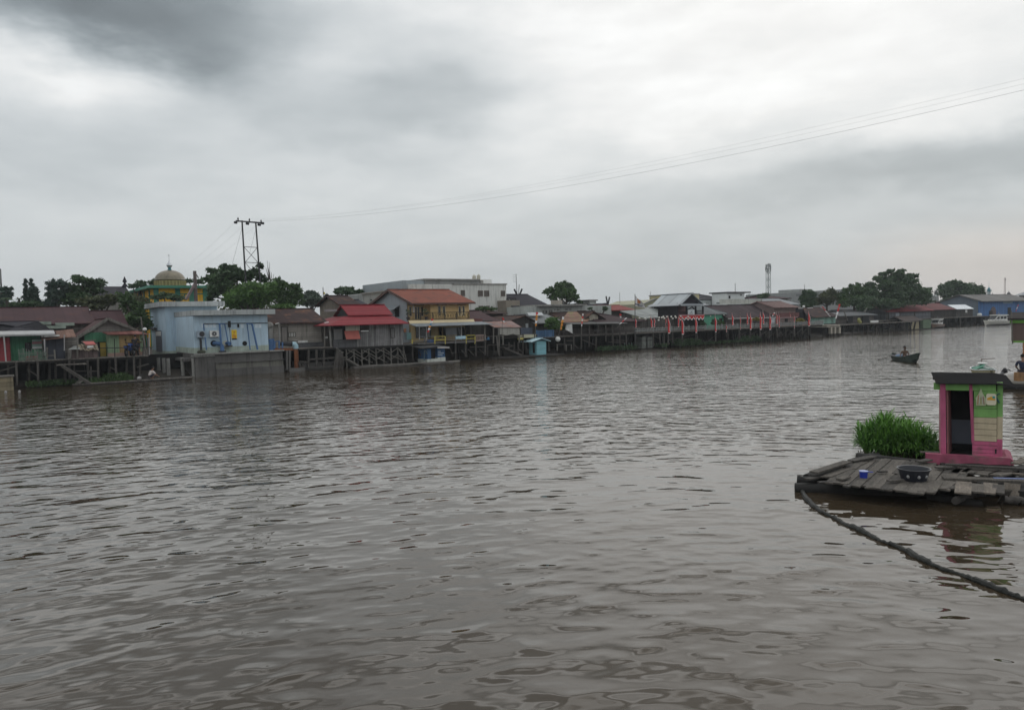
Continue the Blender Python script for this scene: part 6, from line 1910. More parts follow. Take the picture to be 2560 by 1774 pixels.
while x < t1:
    m.box(x, x + .07, PV + .0, PV + .04, z_a, z_b)
    x += .22
m.box(B.S(6, 1030, 820, PV)[0], t1, PV - .02, PV + .06, z_b, z_b + .08)
m.build('balcony_rail', DK, pv)
t0, t1, z0, z1 = B.rect(6, 772, 722, 890, 795, PV + 3.2)
MB().box(t0, t1, PV + 3.2, PV + 3.3, z0, z1).build('inner_panel', mat('dull_red_panel', (.16, .085, .085), .8, .1), pv)
t0, t1, z0, z1 = B.rect(6, 770, 795, 920, 850, PV + .2)
MB().box(t0, t1, PV + .15, PV + .2, z0, z1).build('dark_panel', mat('dark_maroon_panel', (.05, .025, .03), .8), pv)
bars(pv, [(6, 905, 780, 985, 730), (6, 985, 730, 1028, 790)], PV, DK, .12)
t0, t1, z0, z1 = B.rect(6, 921, 772, 1013, 845, PV - .25)
sgn = thing('sign_board', 'white sign board with a dark round emblem hung on the pavilion', 'sign', ((t0 + t1) / 2, PV - .25, z0))
MB().box(t0, t1, PV - .28, PV - .22, z0, z1).build('board', mat('sign_white', (.62, .66, .68), .5, .05), sgn)
cx, cz, w_ = (t0 + t1) / 2, (z0 + z1) / 2 + .05, t1 - t0
m = MB()
m.slab([(cx - w_ * .07, PV - .285, cz), (cx, PV - .285, cz + w_ * .09), (cx + w_ * .07, PV - .285, cz), (cx, PV - .285, cz - w_ * .09)], (0, -.004, 0))
for j in range(10):
    if j in (7,):
        continue
    b0, b1 = .3 + j * .62, .3 + j * .62 + .42
    m.bar((cx + w_ * .2 * math.cos(b0), PV - .287, cz + w_ * .2 * math.sin(b0)), (cx + w_ * .2 * math.cos(b1), PV - .287, cz + w_ * .2 * math.sin(b1)), .006, .035, up=(0, 1, 0))
m.build('emblem', mat('emblem_dark', (.03, .05, .05), .7), sgn)
m = MB()
for k_ in range(6):
    x = t0 + w_ * (.2 + k_ * .1)
    m.box(x, x + w_ * .07, PV - .287, PV - .281, z0 + w_ * .1, z0 + w_ * .1 + (.12 if k_ % 2 else .09))
m.build('lettering', mat('emblem_grey', (.15, .22, .2), .7), sgn)
bs = thing('bunting', 'red and white scalloped bunting hung under the pavilion sign', 'bunting', (tm_, PV - .4, B.S(6, 960, 880, PV - .4)[1]))
mr, mw = MB(), MB()
q0, zq0 = B.S(6, 790, 862, PV - .4)
q1, zq1 = B.S(6, 1155, 855, PV - .4)
nS = 7
for i in range(nS * 4):
    u0, u1 = i / (nS * 4), (i + 1) / (nS * 4)
    d0 = .12 + .32 * abs(math.sin(u0 * nS * math.pi))
    d1 = .12 + .32 * abs(math.sin(u1 * nS * math.pi))
    x0, x1 = q0 + (q1 - q0) * u0, q0 + (q1 - q0) * u1
    zz0, zz1 = zq0 + (zq1 - zq0) * u0, zq0 + (zq1 - zq0) * u1
    mr.slab([(x0, PV - .4, zz0 - d0), (x1, PV - .4, zz1 - d1), (x1, PV - .4, zz1), (x0, PV - .4, zz0)], (0, .02, 0))
    mw.slab([(x0, PV - .41, zz0 - d0 - .14), (x1, PV - .41, zz1 - d1 - .14), (x1, PV - .41, zz1 - d1 - .004), (x0, PV - .41, zz0 - d0 - .004)], (0, .02, 0))
mr.build('red_cloth', RED, bs)
mw.build('white_trim', FWH, bs)
tag(MB().bar((q0, PV - .42, zq0 + .09), (q1, PV - .42, zq1 + .09), .05, .16).build('banner_strip', mat('pinkish_strip', (.5, .25, .26), .8), bs), None)
tf, zf1 = B.S(6, 158, 545, -.1)
t2, z2 = B.S(6, 155, 1130, -.1)
fg = thing('flag_pole', 'tall dark pole with a white flag bearing an orange emblem', 'flag', (t2, -.1, .5), group='flags on tall poles')
MB().tube([(t2, -.1, -.5), (tf, -.1, zf1)], [.06, .035], 8).build('pole', STEEL_D, fg)
def sheet(n, quad, s, nx, ny, amp, seed):
    """waving cloth from 4 crop corners (tl,tr,br,bl)"""
    r_ = random.Random(seed)
    c = [B.S(n, x, y, s) for x, y in quad]
    P = []
    for j in range(ny + 1):
        row = []
        for i in range(nx + 1):
            u, v = i / nx, j / ny
            t = (c[0][0] * (1 - u) + c[1][0] * u) * (1 - v) + (c[3][0] * (1 - u) + c[2][0] * u) * v
            z = (c[0][1] * (1 - u) + c[1][1] * u) * (1 - v) + (c[3][1] * (1 - u) + c[2][1] * u) * v
            row.append((t, s + amp * u * math.sin(u * 7 + v * 2 + seed), z))
        P.append(row)
    m_ = MB()
    for j in range(ny):
        for i in range(nx):
            m_.slab([P[j][i], P[j][i + 1], P[j + 1][i + 1], P[j + 1][i]], (0, .012, 0))
    return m_
fc = sheet(6, [(163, 572), (212, 630), (290, 748), (163, 715)], -.1, 8, 6, .35, 3).build('flag_cloth', FWH, fg)
sheet(6, [(192, 608), (220, 628), (232, 682), (196, 675)], -.14, 3, 3, .1, 3).build('flag_emblem', mat('orange_emblem', (.5, .2, .08), .8), fc)
sheet(6, [(166, 683), (250, 712), (258, 722), (166, 697)], -.14, 5, 2, .2, 3).build('flag_band', mat('navy_band', (.05, .07, .14), .8), fc)
def banner_proto():
    f = Frame(0, 0, 0)
    root = thing('festival_flag', 'x', 'festival flag', (0, 0, 0), f)
    MB().tube([(0, 0, -1.6), (0, 0, 2.2), (.05, 0, 2.62)], [.028, .02, .012], 6).build('pole', WOOD_L, root)
    n_ = 12
    red, wht = MB(), MB()
    for i in range(n_):
        u0, u1 = i / n_, (i + 1) / n_
        z0_, z1_ = 2.55 - 2.5 * u0, 2.55 - 2.5 * u1
        w0, w1 = .10 + .36 * math.sin(min(1, u0 * 1.25) * 1.57), .10 + .36 * math.sin(min(1, u1 * 1.25) * 1.57)
        y0, y1 = .07 * math.sin(i * .8), .07 * math.sin((i + 1) * .8)
        a0, a1 = w0 * .9, w1 * .9
        red.slab([(.02, 0, z0_), (a0, y0, z0_), (a1, y1, z1_), (.02, 0, z1_)], (0, .012, 0))
        wht.slab([(a0 + .003, y0, z0_), (w0 + .03, y0 - .02, z0_ - .03), (w1 + .03, y1 - .02, z1_ - .03), (a1 + .003, y1, z1_)], (0, .012, 0))
    red.build('red_cloth', RED, root)
    wht.build('white_edge', FWH, root)
    wht2 = MB()
    wht2.box(.0, .44, .0, .015, -.2, -.08)
    wht2.build('hem', FWH, root)
    red2 = MB().box(.0, .43, .0, .014, -.075, .045)
    red2.build('lower_red', RED, root)
    return root
proto = banner_proto()
fl_specs = [(6, 162, 870, 1030, 'beside the tall white flag pole'), (6, 392, 865, 1030, 'first of the close pair by the lanterns, its cloth leaning outward'), (6, 432, 865, 1020, 'second of the close pair by the lanterns'),
            (6, 598, 850, 1030, 'thin faded one amid the white lanterns'), (6, 634, 860, 1115, 'with its red tail hanging below the railing by the lanterns'),
            (6, 775, 865, 1020, 'at the near corner of the pavilion'), (6, 832, 865, 1130, 'between the pavilion corner and the sign'), (6, 1028, 850, 1105, 'wide cloth right under the pavilion sign'),
            (6, 1312, 830, 1095, 'in front of the green house wall'), (6, 1470, 965, 1095, 'short low one hanging over the railing past the green house'), (6, 1555, 815, 1000, 'first in front of the long maroon roof'),
            (6, 1672, 815, 1060, 'thin pinkish one in front of the long maroon roof'), (6, 1768, 810, 985, 'shorter one of the pair on the long maroon roof'), (6, 1812, 815, 1060, 'taller one of the pair on the long maroon roof'),
            (6, 1955, 805, 1060, 'long one reaching below the railing by the yellow bushes'), (6, 2000, 775, 980, 'highest raised one against the maroon roof'), (6, 2092, 820, 1060, 'one in front of the open dark gable'),
            (6, 2195, 800, 980, 'one just past the dark gable'), (6, 2230, 790, 1030, 'narrow pole next to the striped roof pavilion'), (7, 662, 800, 930, 'pale furled one before the striped roof pavilion'), (7, 722, 800, 1040, 'furled tall one on the last deck bay'),
            (7, 925, 790, 1010, 'last one at the far end of the railing')]
r = random.Random(12)
for i, (n, x, y0, y1, lab) in enumerate(fl_specs):
    o = proto if i == 0 else copy_tree(proto)
    ss = -.12
    t, z = B.S(n, x, y1, ss)
    zt = B.S(n, x, y0, ss)[1]
    sc = (zt - z) / 2.75
    o.location = B.W(t, ss, z + .2 * sc)
    thin = 'furled' in lab or 'thin' in lab or 'narrow' in lab
    o.scale = (sc * (.38 if thin else .92) * r.uniform(.9, 1.1), 1, sc)
    o.rotation_euler = (0, R(-4 if 'leaning' in lab else r.uniform(-1.5, 2.0)), R(35) + r.uniform(-.35, .1))
    tag(o, 'red white flag ' + lab, 'festival flag', 'red and white festival flags along the deck railing')
lant = [(222, 893), (300, 895), (310, 908), (366, 880), (498, 920), (505, 884), (543, 884), (566, 872), (580, 895), (620, 872), (680, 872), (702, 898), (738, 868), (747, 884), (818, 865), (888, 897), (922, 875), (1246, 862), (1437, 848)]
LS_ = .9
pts = [B.S(6, x, y - 14, LS_) for x, y in lant]
lp0 = None
labs = ['nearest the tall white flag pole', 'upper one of the touching pair past the flag pole', 'lower one of the touching pair past the flag pole', 'alone before the close flag pair',
        'lowest hanging one below the others', 'above the lowest hanging one', 'left one over the yellowish lantern', 'upper one over the yellowish lantern', 'yellowish one tucked behind the thin flag', 'between the two thin flags',
        'first past the thin flags', 'lower one before the pavilion post', 'upper of two at the pavilion post', 'lower of two at the pavilion post', 'between the flags at the pavilion corner', 'under the bunting beyond the pavilion corner',
        'tucked against the bunting', 'small one on the green house eave', 'small one at the far corner of the green house']
for i, (x, y) in enumerate(lant):
    t, z = B.S(6, x, y, LS_)
    if lp0 is None:
        f = Frame(0, 0, 0)
        lp0 = MB().ell((0, 0, 0), .12, .12, .115, 14, 10).build('lantern', mat('paper_white', (.66, .65, .60), .7, .08, 3), base=(0, 0, 0), frame=f, smooth=True)
        o = lp0
    else:
        o = copy_tree(lp0)
    o.location = B.W(t, LS_, z)
    k = 1.0 if i < 17 else .62
    o.scale = (k, k, k)
    tag(o, 'white round paper lantern, ' + labs[i], 'lantern', 'white lanterns strung over the festival boardwalk')
spts = sorted([(p[0], LS_, p[1] + .0) for p in pts])
m = MB()
prev = None
ordered = [(B.S(6, x, 862 - (x - 222) * .012, LS_)) for x in range(160, 1440, 60)]
tag(m.tube([(t, LS_, z + .12 * abs(math.sin(i * 1.1))) for i, (t, z) in enumerate(ordered)], .015, 4).build('lantern_wire', STEEL_D), 'thin wire carrying the white lanterns over the festival boardwalk', 'wire')
dh = thing('deck_house', 'low dark plank house under and beside the pavilion', 'house', (B.S(6, 500, 1000, 2.2)[0], 2.2, ZD))
t0, t1, z0, z1 = B.rect(6, 200, 885, 1150, 1010, 2.3)
MB().box(t0, t1, 2.3, 6, ZD, z1 - .1).build('wall', mat('deck_house_planks', (.085, .078, .072), .85, .25, 2, streak=.3, lines=('xy', .35, .3)), dh)
posts(dh, [(6, 345, 900, 1010), (6, 740, 900, 1010)], 2.2, WOOD_M, .12)
t0, t1, z0, z1 = B.rect(6, 880, 890, 1150, 1000, 2.25)
MB().box(t0, t1, 2.22, 2.29, ZD, z1).build('doorway', BLACK, dh)
t0, z0 = B.S(6, 60, 800, 4)
t1, z1 = B.S(6, 478, 900, 2.6)
a = B.S(6, 20, 790, 4.5)
b = B.S(6, 300, 895, 2.4)
c = B.S(6, 455, 885, 2.4)
d_ = B.S(6, 478, 745, 5.5)
e_ = B.S(6, 330, 765, 6.2)
gc = thing('canopy_roof', 'sloping grey green sheet canopy between the maroon hip roof and pavilion', 'canopy', (B.S(6, 300, 890, 3)[0], 3, ZD))
MB().slab([(b[0], 2.4, b[1]), (c[0] + .4, 2.4, c[1]), (d_[0] + .2, 5.5, d_[1]), (a[0], 5.5, B.S(6, 20, 790, 5.5)[1])], (0, 0, -.06)).build('roof', mat('grey_green_sheet', (.20, .22, .215), .55, .1, .8, lines=('x', .8, .1)), gc)
posts(gc, [(6, 300, 900, 1010), (6, 440, 895, 1010)], 2.5, WOOD_D, .14)
t0, t1, z0, z1 = B.rect(6, 340, 742, 465, 756, 6)
MB().box(t0, t1, 6, 6.5, z0, z1 + .05).build('ridge_cap', WHITE, gc)
rr_, g = house_t('red_roof_house', 'low house with a plain red roof far behind the tall flag pole', 'house', 5, 12, 7, (1530, 545), (1905, 545), 640, 473, PLANK_DK, mat('plain_red_roof', (.20, .045, .04), .65, .1, .8), zb=1.6)
yg = thing('cream_gable_house', 'pale cream gabled building peeking behind the silver pavilion roof', 'building', (B.S(6, 420, 720, 14)[0], 14, 1.6))
t0, z0 = B.S(6, 270, 690, 14)
t1, z1 = B.S(6, 560, 690, 14)
tm, zm = B.S(6, 430, 625, 14)
MB().slab([(t0, 14, 1.6), (t1, 14, 1.6), (t1, 14, zm), (tm, 14, zm), (t0, 14, z0)], (0, 8, 0)).build('wall', mat('cream_plaster', (.36, .35, .25), .8, .1), yg)
MB().bar((t0 - .3, 13.9, z0 - .1), (tm, 13.9, zm + .08), .3, .12).bar((tm, 13.9, zm + .08), (t1, 13.9, zm + .08), .3, .12).build('coping', CONC, yg)
t0, t1, z0, z1 = B.rect(6, 960, 552, 1082, 660, 15)
y2 = thing('cream_block', 'yellow cream flat block showing between the pavilion gable and black roof', 'building', (t0, 15, 1.6))
MB().box(t0 - 2, t1, 15, 22, 1.6, z1).build('wall', mat('yellow_cream', (.47, .42, .24), .8, .08), y2)
MB().box(t0 - 2.1, t1 + .1, 14.9, 22.1, z1, z1 + .15).build('coping', CONC, y2)
gr, g = hip_house('green_house', 'mint green house with a grey hipped roof behind the festival flags', 'house', 6, 3.2, 7, (1080, 838), (1500, 828), 990, 690, 2.4, 2.4, mat('mint_green_wall', (.10, .36, .24), .75, .12, 1, streak=.15), mat('grey_hip_roof', (.13, .145, .15), .65, .12, .8, lines=('x', .4, .1)), oh=.35, zb=ZD)
window(gr, 6, 1370, 892, 1410, 930, g['sw'], STEEL_D, GLASS)
window(gr, 6, 1450, 893, 1470, 985, g['sw'], STEEL_D, GLASS, name='door')
for x, y, w_, lab in ((1295, 945, 40, 'dark green round shrub before the mint green wall'), (1130, 965, 40, 'dim grey green shrub between pavilion and mint house'), (1390, 960, 45, 'sprawling leafy plant before the mint house door')):
    tree('garden_shrub', lab, 6, [(x, y, w_, 38), (x + 15, y + 20, w_, 25), (x - 15, y + 15, w_ * .8, 25)], 1.6, LEAF_MD if x > 1300 else LEAF_DK, .16, 1.2, cat='shrub', trunk_r=.06, ground=ZD)
lr, g = house_t('long_maroon_house', 'long dark house with a maroon roof behind most of the festival flags', 'house', 6, 2.6, 8, (1490, 890), (2190, 870), 990, 700, PLANK_DKH, mat('dark_maroon_roof2', (.055, .040, .044), .75, .12, 1, lines=('x', .6, .12)), zb=ZD, oht=.3)
bars(lr, [(6, 1500, 900, 2190, 882)], 2.4, WHITE, .08, 'eave_strip')
for x, lab in ((1880, 'yellow green flowering bush behind the railing under the long maroon eave'),):
    tree('garden_shrub', lab, 6, [(x, 905, 50, 22), (x + 30, 915, 40, 18), (x - 30, 920, 35, 18)], 1.4, leafmat('leaf_yellow', (.10, .10, .02), (.30, .24, .04)), .14, 1.2, cat='shrub', trunk_r=.05, ground=ZD)
t0, t1, z0, z1 = B.rect(6, 2130, 880, 2170, 960, .8)
pch = tag(MB().box(t0, t1, .8, .86, ZD, z1).box(t0 + .1, t1 - .1, .76, .8, ZD + .3, z1 - .2).build('standing_board', mat('blue_white_board', (.42, .47, .5), .6, .5, 5)), 'pale blue and white standing board behind the railing near the dark gable', 'board')
bk, g = hip_house('black_roof_hall', 'big hall with a black hipped roof beside the white rooftop room', 'hall', 6, 16, 10, (1010, 625), (1560, 622), 680, 532, 5.5, 5.5, mat('grey_hall_wall', (.33, .35, .35), .8, .1), mat('black_roof', (.022, .022, .03), .7, .15, 1), zb=1.6, oh=.1)
t0, z0 = B.S(6, 1090, 720, 12)
t1, z1 = B.S(6, 1955, 690, 12)
zt = B.S(6, 1650, 620, 12)[1]
lw = thing('white_parapet_building', 'long flat white building with a stained parapet behind the mint house', 'building', ((t0 + t1) / 2, 12, 1.6))
MB().box(t0, t1, 12, 22, 1.6, zt - .9).build('wall', OW, lw)
q0 = B.S(6, 1400, 640, 11.6)[0]
MB().box(q0, t1 + .1, 11.6, 12.0, zt - .75, zt).build('parapet', mat('stained_parapet', (.45, .46, .42), .8, .15, .8, streak=.6), lw)
MB().box(t0, t1 + .2, 11.2, 12.4, zt - 1.05, zt - .9).build('ledge', WHITE, lw)
for x in (1180, 1330, 1690, 1760, 1850):
    panel(lw, 6, x, 665, x + 45, 690, 12, mat('shaded_grey_panel', (.18, .19, .19)), 'window_panel')
t0, t1, z0, z1 = B.rect(6, 1480, 532, 1735, 620, 13)
rm_ = thing('rooftop_room', 'white rooftop room with a flat overhanging roof and thin mast', 'building', ((t0 + t1) / 2, 13, zt - .9))
tmd = B.S(6, 1640, 570, 13)[0]
MB().box(t0, t1, 13, 16, zt - .9, z1).build('wall', mat('clean_white_wall', (.6, .62, .62), .7, .05), rm_)
MB().box(t0 - .15, B.S(6, 1805, 535, 13)[0], 12.7, 16.5, z1, z1 + .2).build('roof', STEEL_D, rm_)
window(rm_, 6, 1505, 570, 1528, 612, 13, STEEL_D, GLASS)
window(rm_, 6, 1670, 552, 1696, 568, 13, STEEL_D, GLASS)
posts(rm_, [(6, 1800, 540, 605)], 13.2, STEEL, .07)
t, z = B.S(6, 1600, 392, 14)
MB().tube([(t, 14, z1), (t, 14, z)], .05, 5).build('mast', STEEL, rm_)
for x, y0, y1, lab in ((382, 510, 640, 'thin aerial rod standing behind the cream gable'), (458, 575, 630, 'short aerial rod beside the pavilion roof ridge')):
    t, z0 = B.S(6, x, y1, 20)
    z1 = B.S(6, x, y0, 20)[1]
    tag(MB().tube([(t, 20, 1.6), (t, 20, z1)], .035, 5).build('aerial_rod', STEEL), lab, 'aerial')
t, z = B.S(5, 1665, 290, 20)
tag(MB().tube([(t, 20, 1.6), (t, 20, z)], .035, 5).build('aerial_rod', STEEL), 'thin aerial rod rising behind the plain red roof', 'aerial')
TS = 60
tw = thing('telecom_tower', 'steel lattice telecom tower with drum antennas on top, behind a palm', 'tower', (B.S(6, 2080, 540, TS)[0], TS, 1.6))
t, zt = B.S(6, 2075, 98, TS)
_, zb = B.S(6, 2082, 545, TS)
k = B.mpp(6, 2075, 300, TS)
hw = 22 * k
m = MB()
cs = [(-1, -1), (1, -1), (1, 1), (-1, 1)]
for a_, b_ in cs:
    m.bar((t + a_ * hw * 1.15, TS + b_ * hw * 1.15, 1.6), (t + a_ * hw, TS + b_ * hw, zt - 12 * k), 4 * k)
nz = 17
zs = np.linspace(1.6, zt - 14 * k, nz)
for i in range(nz - 1):
    for j in range(4):
        p, q = cs[j], cs[(j + 1) % 4]
        m.bar((t + p[0] * hw, TS + p[1] * hw, zs[i]), (t + q[0] * hw, TS + q[1] * hw, zs[i + 1] if i % 2 else zs[i]), 2.2 * k)
        m.bar((t + p[0] * hw, TS + p[1] * hw, zs[i + 1]), (t + q[0] * hw, TS + q[1] * hw, zs[i]), 2.0 * k)
m.build('lattice', mat('tower_steel', (.12, .15, .14), .6), tw)
for i in range(9):
    a_ = 6.283 * i / 9
    zc = zt - (40 + 45 * (i % 2) + 12 * (i % 3)) * k
    MB().box(t + 34 * k * math.cos(a_) - 6 * k, t + 34 * k * math.cos(a_) + 6 * k, TS + 34 * k * math.sin(a_) - 6 * k, TS + 34 * k * math.sin(a_) + 6 * k, zc - 26 * k, zc + 26 * k).build('panel_antenna', mat('antenna_grey', (.25, .27, .27)), tw)
m = MB()
for zz in (35, 90, 120):
    for j in range(12):
        a0, a1 = 6.283 * j / 12, 6.283 * (j + 1) / 12
        m.bar((t + 33 * k * math.cos(a0), TS + 33 * k * math.sin(a0), zt - zz * k), (t + 33 * k * math.cos(a1), TS + 33 * k * math.sin(a1), zt - zz * k), 4 * k)
m.tube([(t, TS, zt - 20 * k), (t, TS, zt)], 2 * k, 5)
m.build('ring_platform', STEEL_D, tw)
palm('palm_tree', 'dark bushy palm at the foot of the telecom tower', 6, 2030, 545, 22, 75, LEAF_DK, 18)
tree('low_bush', 'dark foliage around the base of the palm by the telecom tower', 6, [(2010, 580, 70, 35), (2070, 560, 40, 30), (1940, 595, 50, 18)], 22, LEAF_DK, .26, cat='bush')
ground_plants('dense dark grass along the shore under the festival boardwalk', 6, [(760, 1270, 1040, 1240, 420, .75), (1680, 1195, 1900, 1180, 220, .7), (1040, 1250, 1680, 1210, 120, .3)], .6, LEAF_DK, 17)
lg = thing('shore_log', 'long straight log floating along the foot of the festival boardwalk', 'log', (B.S(6, 1600, 1225, -.4)[0], -.4, 0))
p = B.Z(6, 1020, 1256, .08)
q = B.Z(7, 470, 1180, .08)
MB().tube([(p[0] + (q[0] - p[0]) * i / 12, p[1] + (q[1] - p[1]) * i / 12, .05 + .03 * math.sin(i * 2)) for i in range(13)], .16, 8).build('log', WOOD_M, lg, smooth=True)
bt_ = thing('dugout_canoe', 'narrow dark dugout canoe with a pale edge under the festival boardwalk', 'boat', (B.S(6, 600, 1285, -.2)[0], -.2, 0))
p = B.Z(6, 410, 1297, .15)
q = B.Z(6, 760, 1268, .15)
n_ = 14
hull, rim = MB(), MB()
rows = []
for i in range(n_ + 1):
    u = i / n_
    w_ = .42 * math.sin(math.pi * max(.02, min(.98, u))) ** .5
    c = (p[0] + (q[0] - p[0]) * u, p[1] + (q[1] - p[1]) * u)
    rows.append([(c[0], c[1] - w_, .28 + .25 * (2 * u - 1) ** 4), (c[0], c[1] - w_ * .7, -.05), (c[0], c[1] + w_ * .7, -.05), (c[0], c[1] + w_, .28 + .25 * (2 * u - 1) ** 4)])
for i in range(n_):
    for j in range(3):
        hull.poly((rows[i][j], rows[i + 1][j], rows[i + 1][j + 1], rows[i][j + 1]))
    rim.bar(rows[i][0], rows[i + 1][0], .05, .08).bar(rows[i][3], rows[i + 1][3], .05, .08)
hull.build('hull', WOOD_D, bt_)
rim.build('gunwale', mat('ochre_edge', (.34, .30, .18), .8), bt_)
ts_ = thing('water_closet_hut', 'dim grey plank latrine hut standing under the festival boardwalk', 'hut', (B.S(6, 340, 1290, .5)[0], .5, 0))
t0, t1, z0, z1 = B.rect(6, 260, 1155, 410, 1290, .5)
GP = mat('dim_grey_planks', (.17, .18, .165), .85, .25, 3, streak=.3, lines=('z', .22, .35))
tm = t0 + (t1 - t0) * .36
tm2 = t0 + (t1 - t0) * .55
MB().box(t0, tm, .5, 1.6, .1, z1).build('wall', GP, ts_)
MB().box(tm2, t1, .5, 1.6, .1, z1 - .1).build('wall', GP, ts_)
MB().box(tm, tm2, 1.0, 1.1, .1, z1 - .1).build('doorway', BLACK, ts_)
MB().box(t0 - .15, t1 + .1, .35, 1.8, z1 + .003, z1 + .07).build('roof', WOOD_M, ts_)
MB().box(t0 - .4, t1 + .6, .3, 1.9, -.05, .098).build('raft', WOOD_D, ts_)
by_ = tag(MB().ell((*B.Z(6, 465, 1278, .12), .16), .16, .16, .17).build('white_buoy', WHITE, smooth=True), 'small white float lying beside the dugout canoe under the festival boardwalk', 'buoy')
sp, g = house_t('striped_roof_pavilion', 'brown roofed house with pale stripes across its roof at the end of the flags', 'house', 7, 2.4, 6.5, (450, 722), (800, 752), 960, 648, mat('pinkish_brown_boards', (.19, .14, .13), .85, .15, 2, lines=('z', .3, .2)), mat('brown_striped_roof', (.135, .085, .08), .7, .15, 1, lines=('x', 1.0, -.9), tone=.12), zb=ZD, oht=.3)
panel(sp, 7, 480, 815, 790, 880, g['sw'] - .1, mat('red_brown_wall', (.14, .06, .06), .8, .2, 2), 'wall_panel', .06)
panel(sp, 7, 590, 900, 625, 950, g['sw'] - .1, BLACK, 'doorway', .08)
bars(sp, [(7, 500, 885, 770, 880)], g['sw'] - .3, mat('bunting_pink', (.45, .3, .3)), .09, 'trim')
tree('garden_shrub', 'yellow flowering bush on the last bay of the festival boardwalk', 7, [(800, 915, 40, 22), (830, 930, 30, 18), (775, 935, 30, 14)], 1.2, MATS['leaf_yellow'], .16, 1.2, cat='shrub', trunk_r=.05, ground=ZD)
for (n, L_, A_, R_, lab, s_) in ((7, (790, 930), (850, 750), (925, 930), 'small steep dark A frame hut behind the yellow bush', 2.6),):
    hh, g = house_s('a_frame_hut', lab, 'hut', n, s_, 5, L_, A_, R_, 985, DK, DARKROOF_Y, oht=.1, zb=ZD)
    t, z = B.S(7, 860, 727, 2.5)
    MB().ell((t, 2.5, z), .22, .22, .2, 10, 6).build('white_lamp', WHITE, hh)
    bars(hh, [(7, 785, 752, 845, 750)], 2.4, WHITE, .1, 'gable_strip')
gs_, g = house_t('green_shed', 'pale green shed with a long brown roof just past the festival deck', 'shed', 7, 3.0, 7, (1000, 885), (1370, 858), 990, 735, mat('pale_sea_green', (.20, .34, .29), .8, .12, 1, streak=.3, lines=('xy', .5, .2)), BROWNROOF, zb=ZD, oht=.2)
MB().slab([(g['t0'] - .1, 3.0, g['ze'] - .2), (g['t0'] - .1, 10, g['ze'] - .2), (g['t0'] - .1, 6.5, g['zr'])], (-.12, 0, 0)).build('gable', PLANK_DK, gs_)
bars(gs_, [(7, 915, 748, 990, 746)], 6.3, WHITE, .12, 'ridge_strip')
panel(gs_, 7, 1090, 915, 1145, 990, g['sw'] - .02, mat('sea_green_pale', (.3, .42, .38)), 'door')
pkf = thing('low_fence', 'pinkish low fence panel ending the festival railing', 'fence', (B.S(7, 910, 970, .3)[0], .3, ZD))
t0, t1, z0, z1 = B.rect(7, 845, 945, 972, 990, .3)
MB().box(t0, t1, .3, .36, ZD, z1).build('boards', mat('pinkish_fence', (.36, .25, .22), .8, .2, 3, lines=('xy', .25, .3)), pkf)
wfn = thing('picket_fence', 'pale picket fence in front of the green shed', 'fence', (B.S(7, 1080, 990, 1.2)[0], 1.2, ZD))
m = MB()
for i in range(14):
    x = 1018 + i * 9.5
    t, z = B.S(7, x, 930, 1.2)
    m.box(t - .07, t + .07, 1.2, 1.24, ZD, z)
m.build('pickets', PRAIL, wfn)
cp = thing('concrete_jetty', 'small concrete jetty slab on three square columns beyond the flags', 'jetty', (B.S(7, 1290, 1110, 1.5)[0], 1.5, 0))
t0, t1, z0, z1 = B.rect(7, 1200, 988, 1385, 1000, 1.5)
MB().box(t0, t1, 1.5, 4.5, z0, z1).build('upper_slab', mat('pale_jetty', (.42, .38, .32), .8, .15), cp)
t0, t1, z0_, z1_ = B.rect(7, 1200, 1008, 1385, 1020, 1.5)
MB().box(t0, t1, 1.5, 4.5, z0_, z1_).build('lower_slab', MATS['pale_jetty'], cp)
MB().box(t0 + .1, t1 - .1, 1.7, 4.4, z1_ + .003, z0 - .003).build('core', BLACK, cp)
posts(cp, [(7, 1245, 1022, 1118), (7, 1300, 1022, 1115), (7, 1365, 1022, 1110)], 1.8, MATS['pale_jetty'], .42, 'column')
posts(cp, [(7, 1345, 1022, 1100), (7, 1270, 1022, 1100)], 4.2, CONC_D, .35, 'column')
pennant('slanted pole of red then white cloth over the green shed roof', 7, 1120, 725, 1240, 875, 1.0, [RED, RED, FWH, FWH, FWH], .5, pole_to=(1290, 960))
pennant('upright pole of broad red then white cloth at the green shed corner', 7, 1372, 690, 1315, 905, 1.0, [RED, RED, FWH, FWH], .62, pole_to=(1310, 985))
pennant('tiny red white flag by the open dark gable of the long maroon house', 6, 2165, 810, 2130, 865, 1.0, [FWH, RED, FWH], .4, pole_to=(2110, 920))
FS = 6.5
dk7 = thing('boardwalk', 'dark distant boardwalk over shadowed stilts past the green shed', 'boardwalk', (B.S(7, 1600, 1000, FS)[0], FS, 0))
t0 = B.S(7, 1385, 1000, FS - 3)[0]
t1 = B.S(7, 2330, 960, FS + 2)[0]
zdk = B.S(7, 1650, 975, FS)[1]
MB().box(t0, t1, FS - .5, FS + 6, zdk - .12, zdk).build('decking', DECKM, dk7)
k = t0 + .3
r = random.Random(9)
i = 0
while k < t1 and i < 45:
    MB().bar((k, FS + r.uniform(-.4, 1.5), -.5), (k, FS, zdk - .125), .2).build('post', WOOD_M if i % 3 == 0 else WOOD_D, dk7)
    k += r.uniform(.8, 1.4)
    i += 1
hs1, g = house_t('dark_shack_row', 'low dark shack row with a thin flat roof between green shed and red roof', 'house', 7, FS + 1, 6, (1380, 865), (1925, 838), 985, 800, PLANK_DKH, mat('dim_grey_roof', (.13, .135, .14), .7, .2), zb=zdk)
panel(hs1, 7, 1480, 870, 1560, 960, FS + 1.3, BLACK, 'doorway', .1)
panel(hs1, 7, 1700, 865, 1790, 950, FS + 1.3, BLACK, 'doorway', .1)
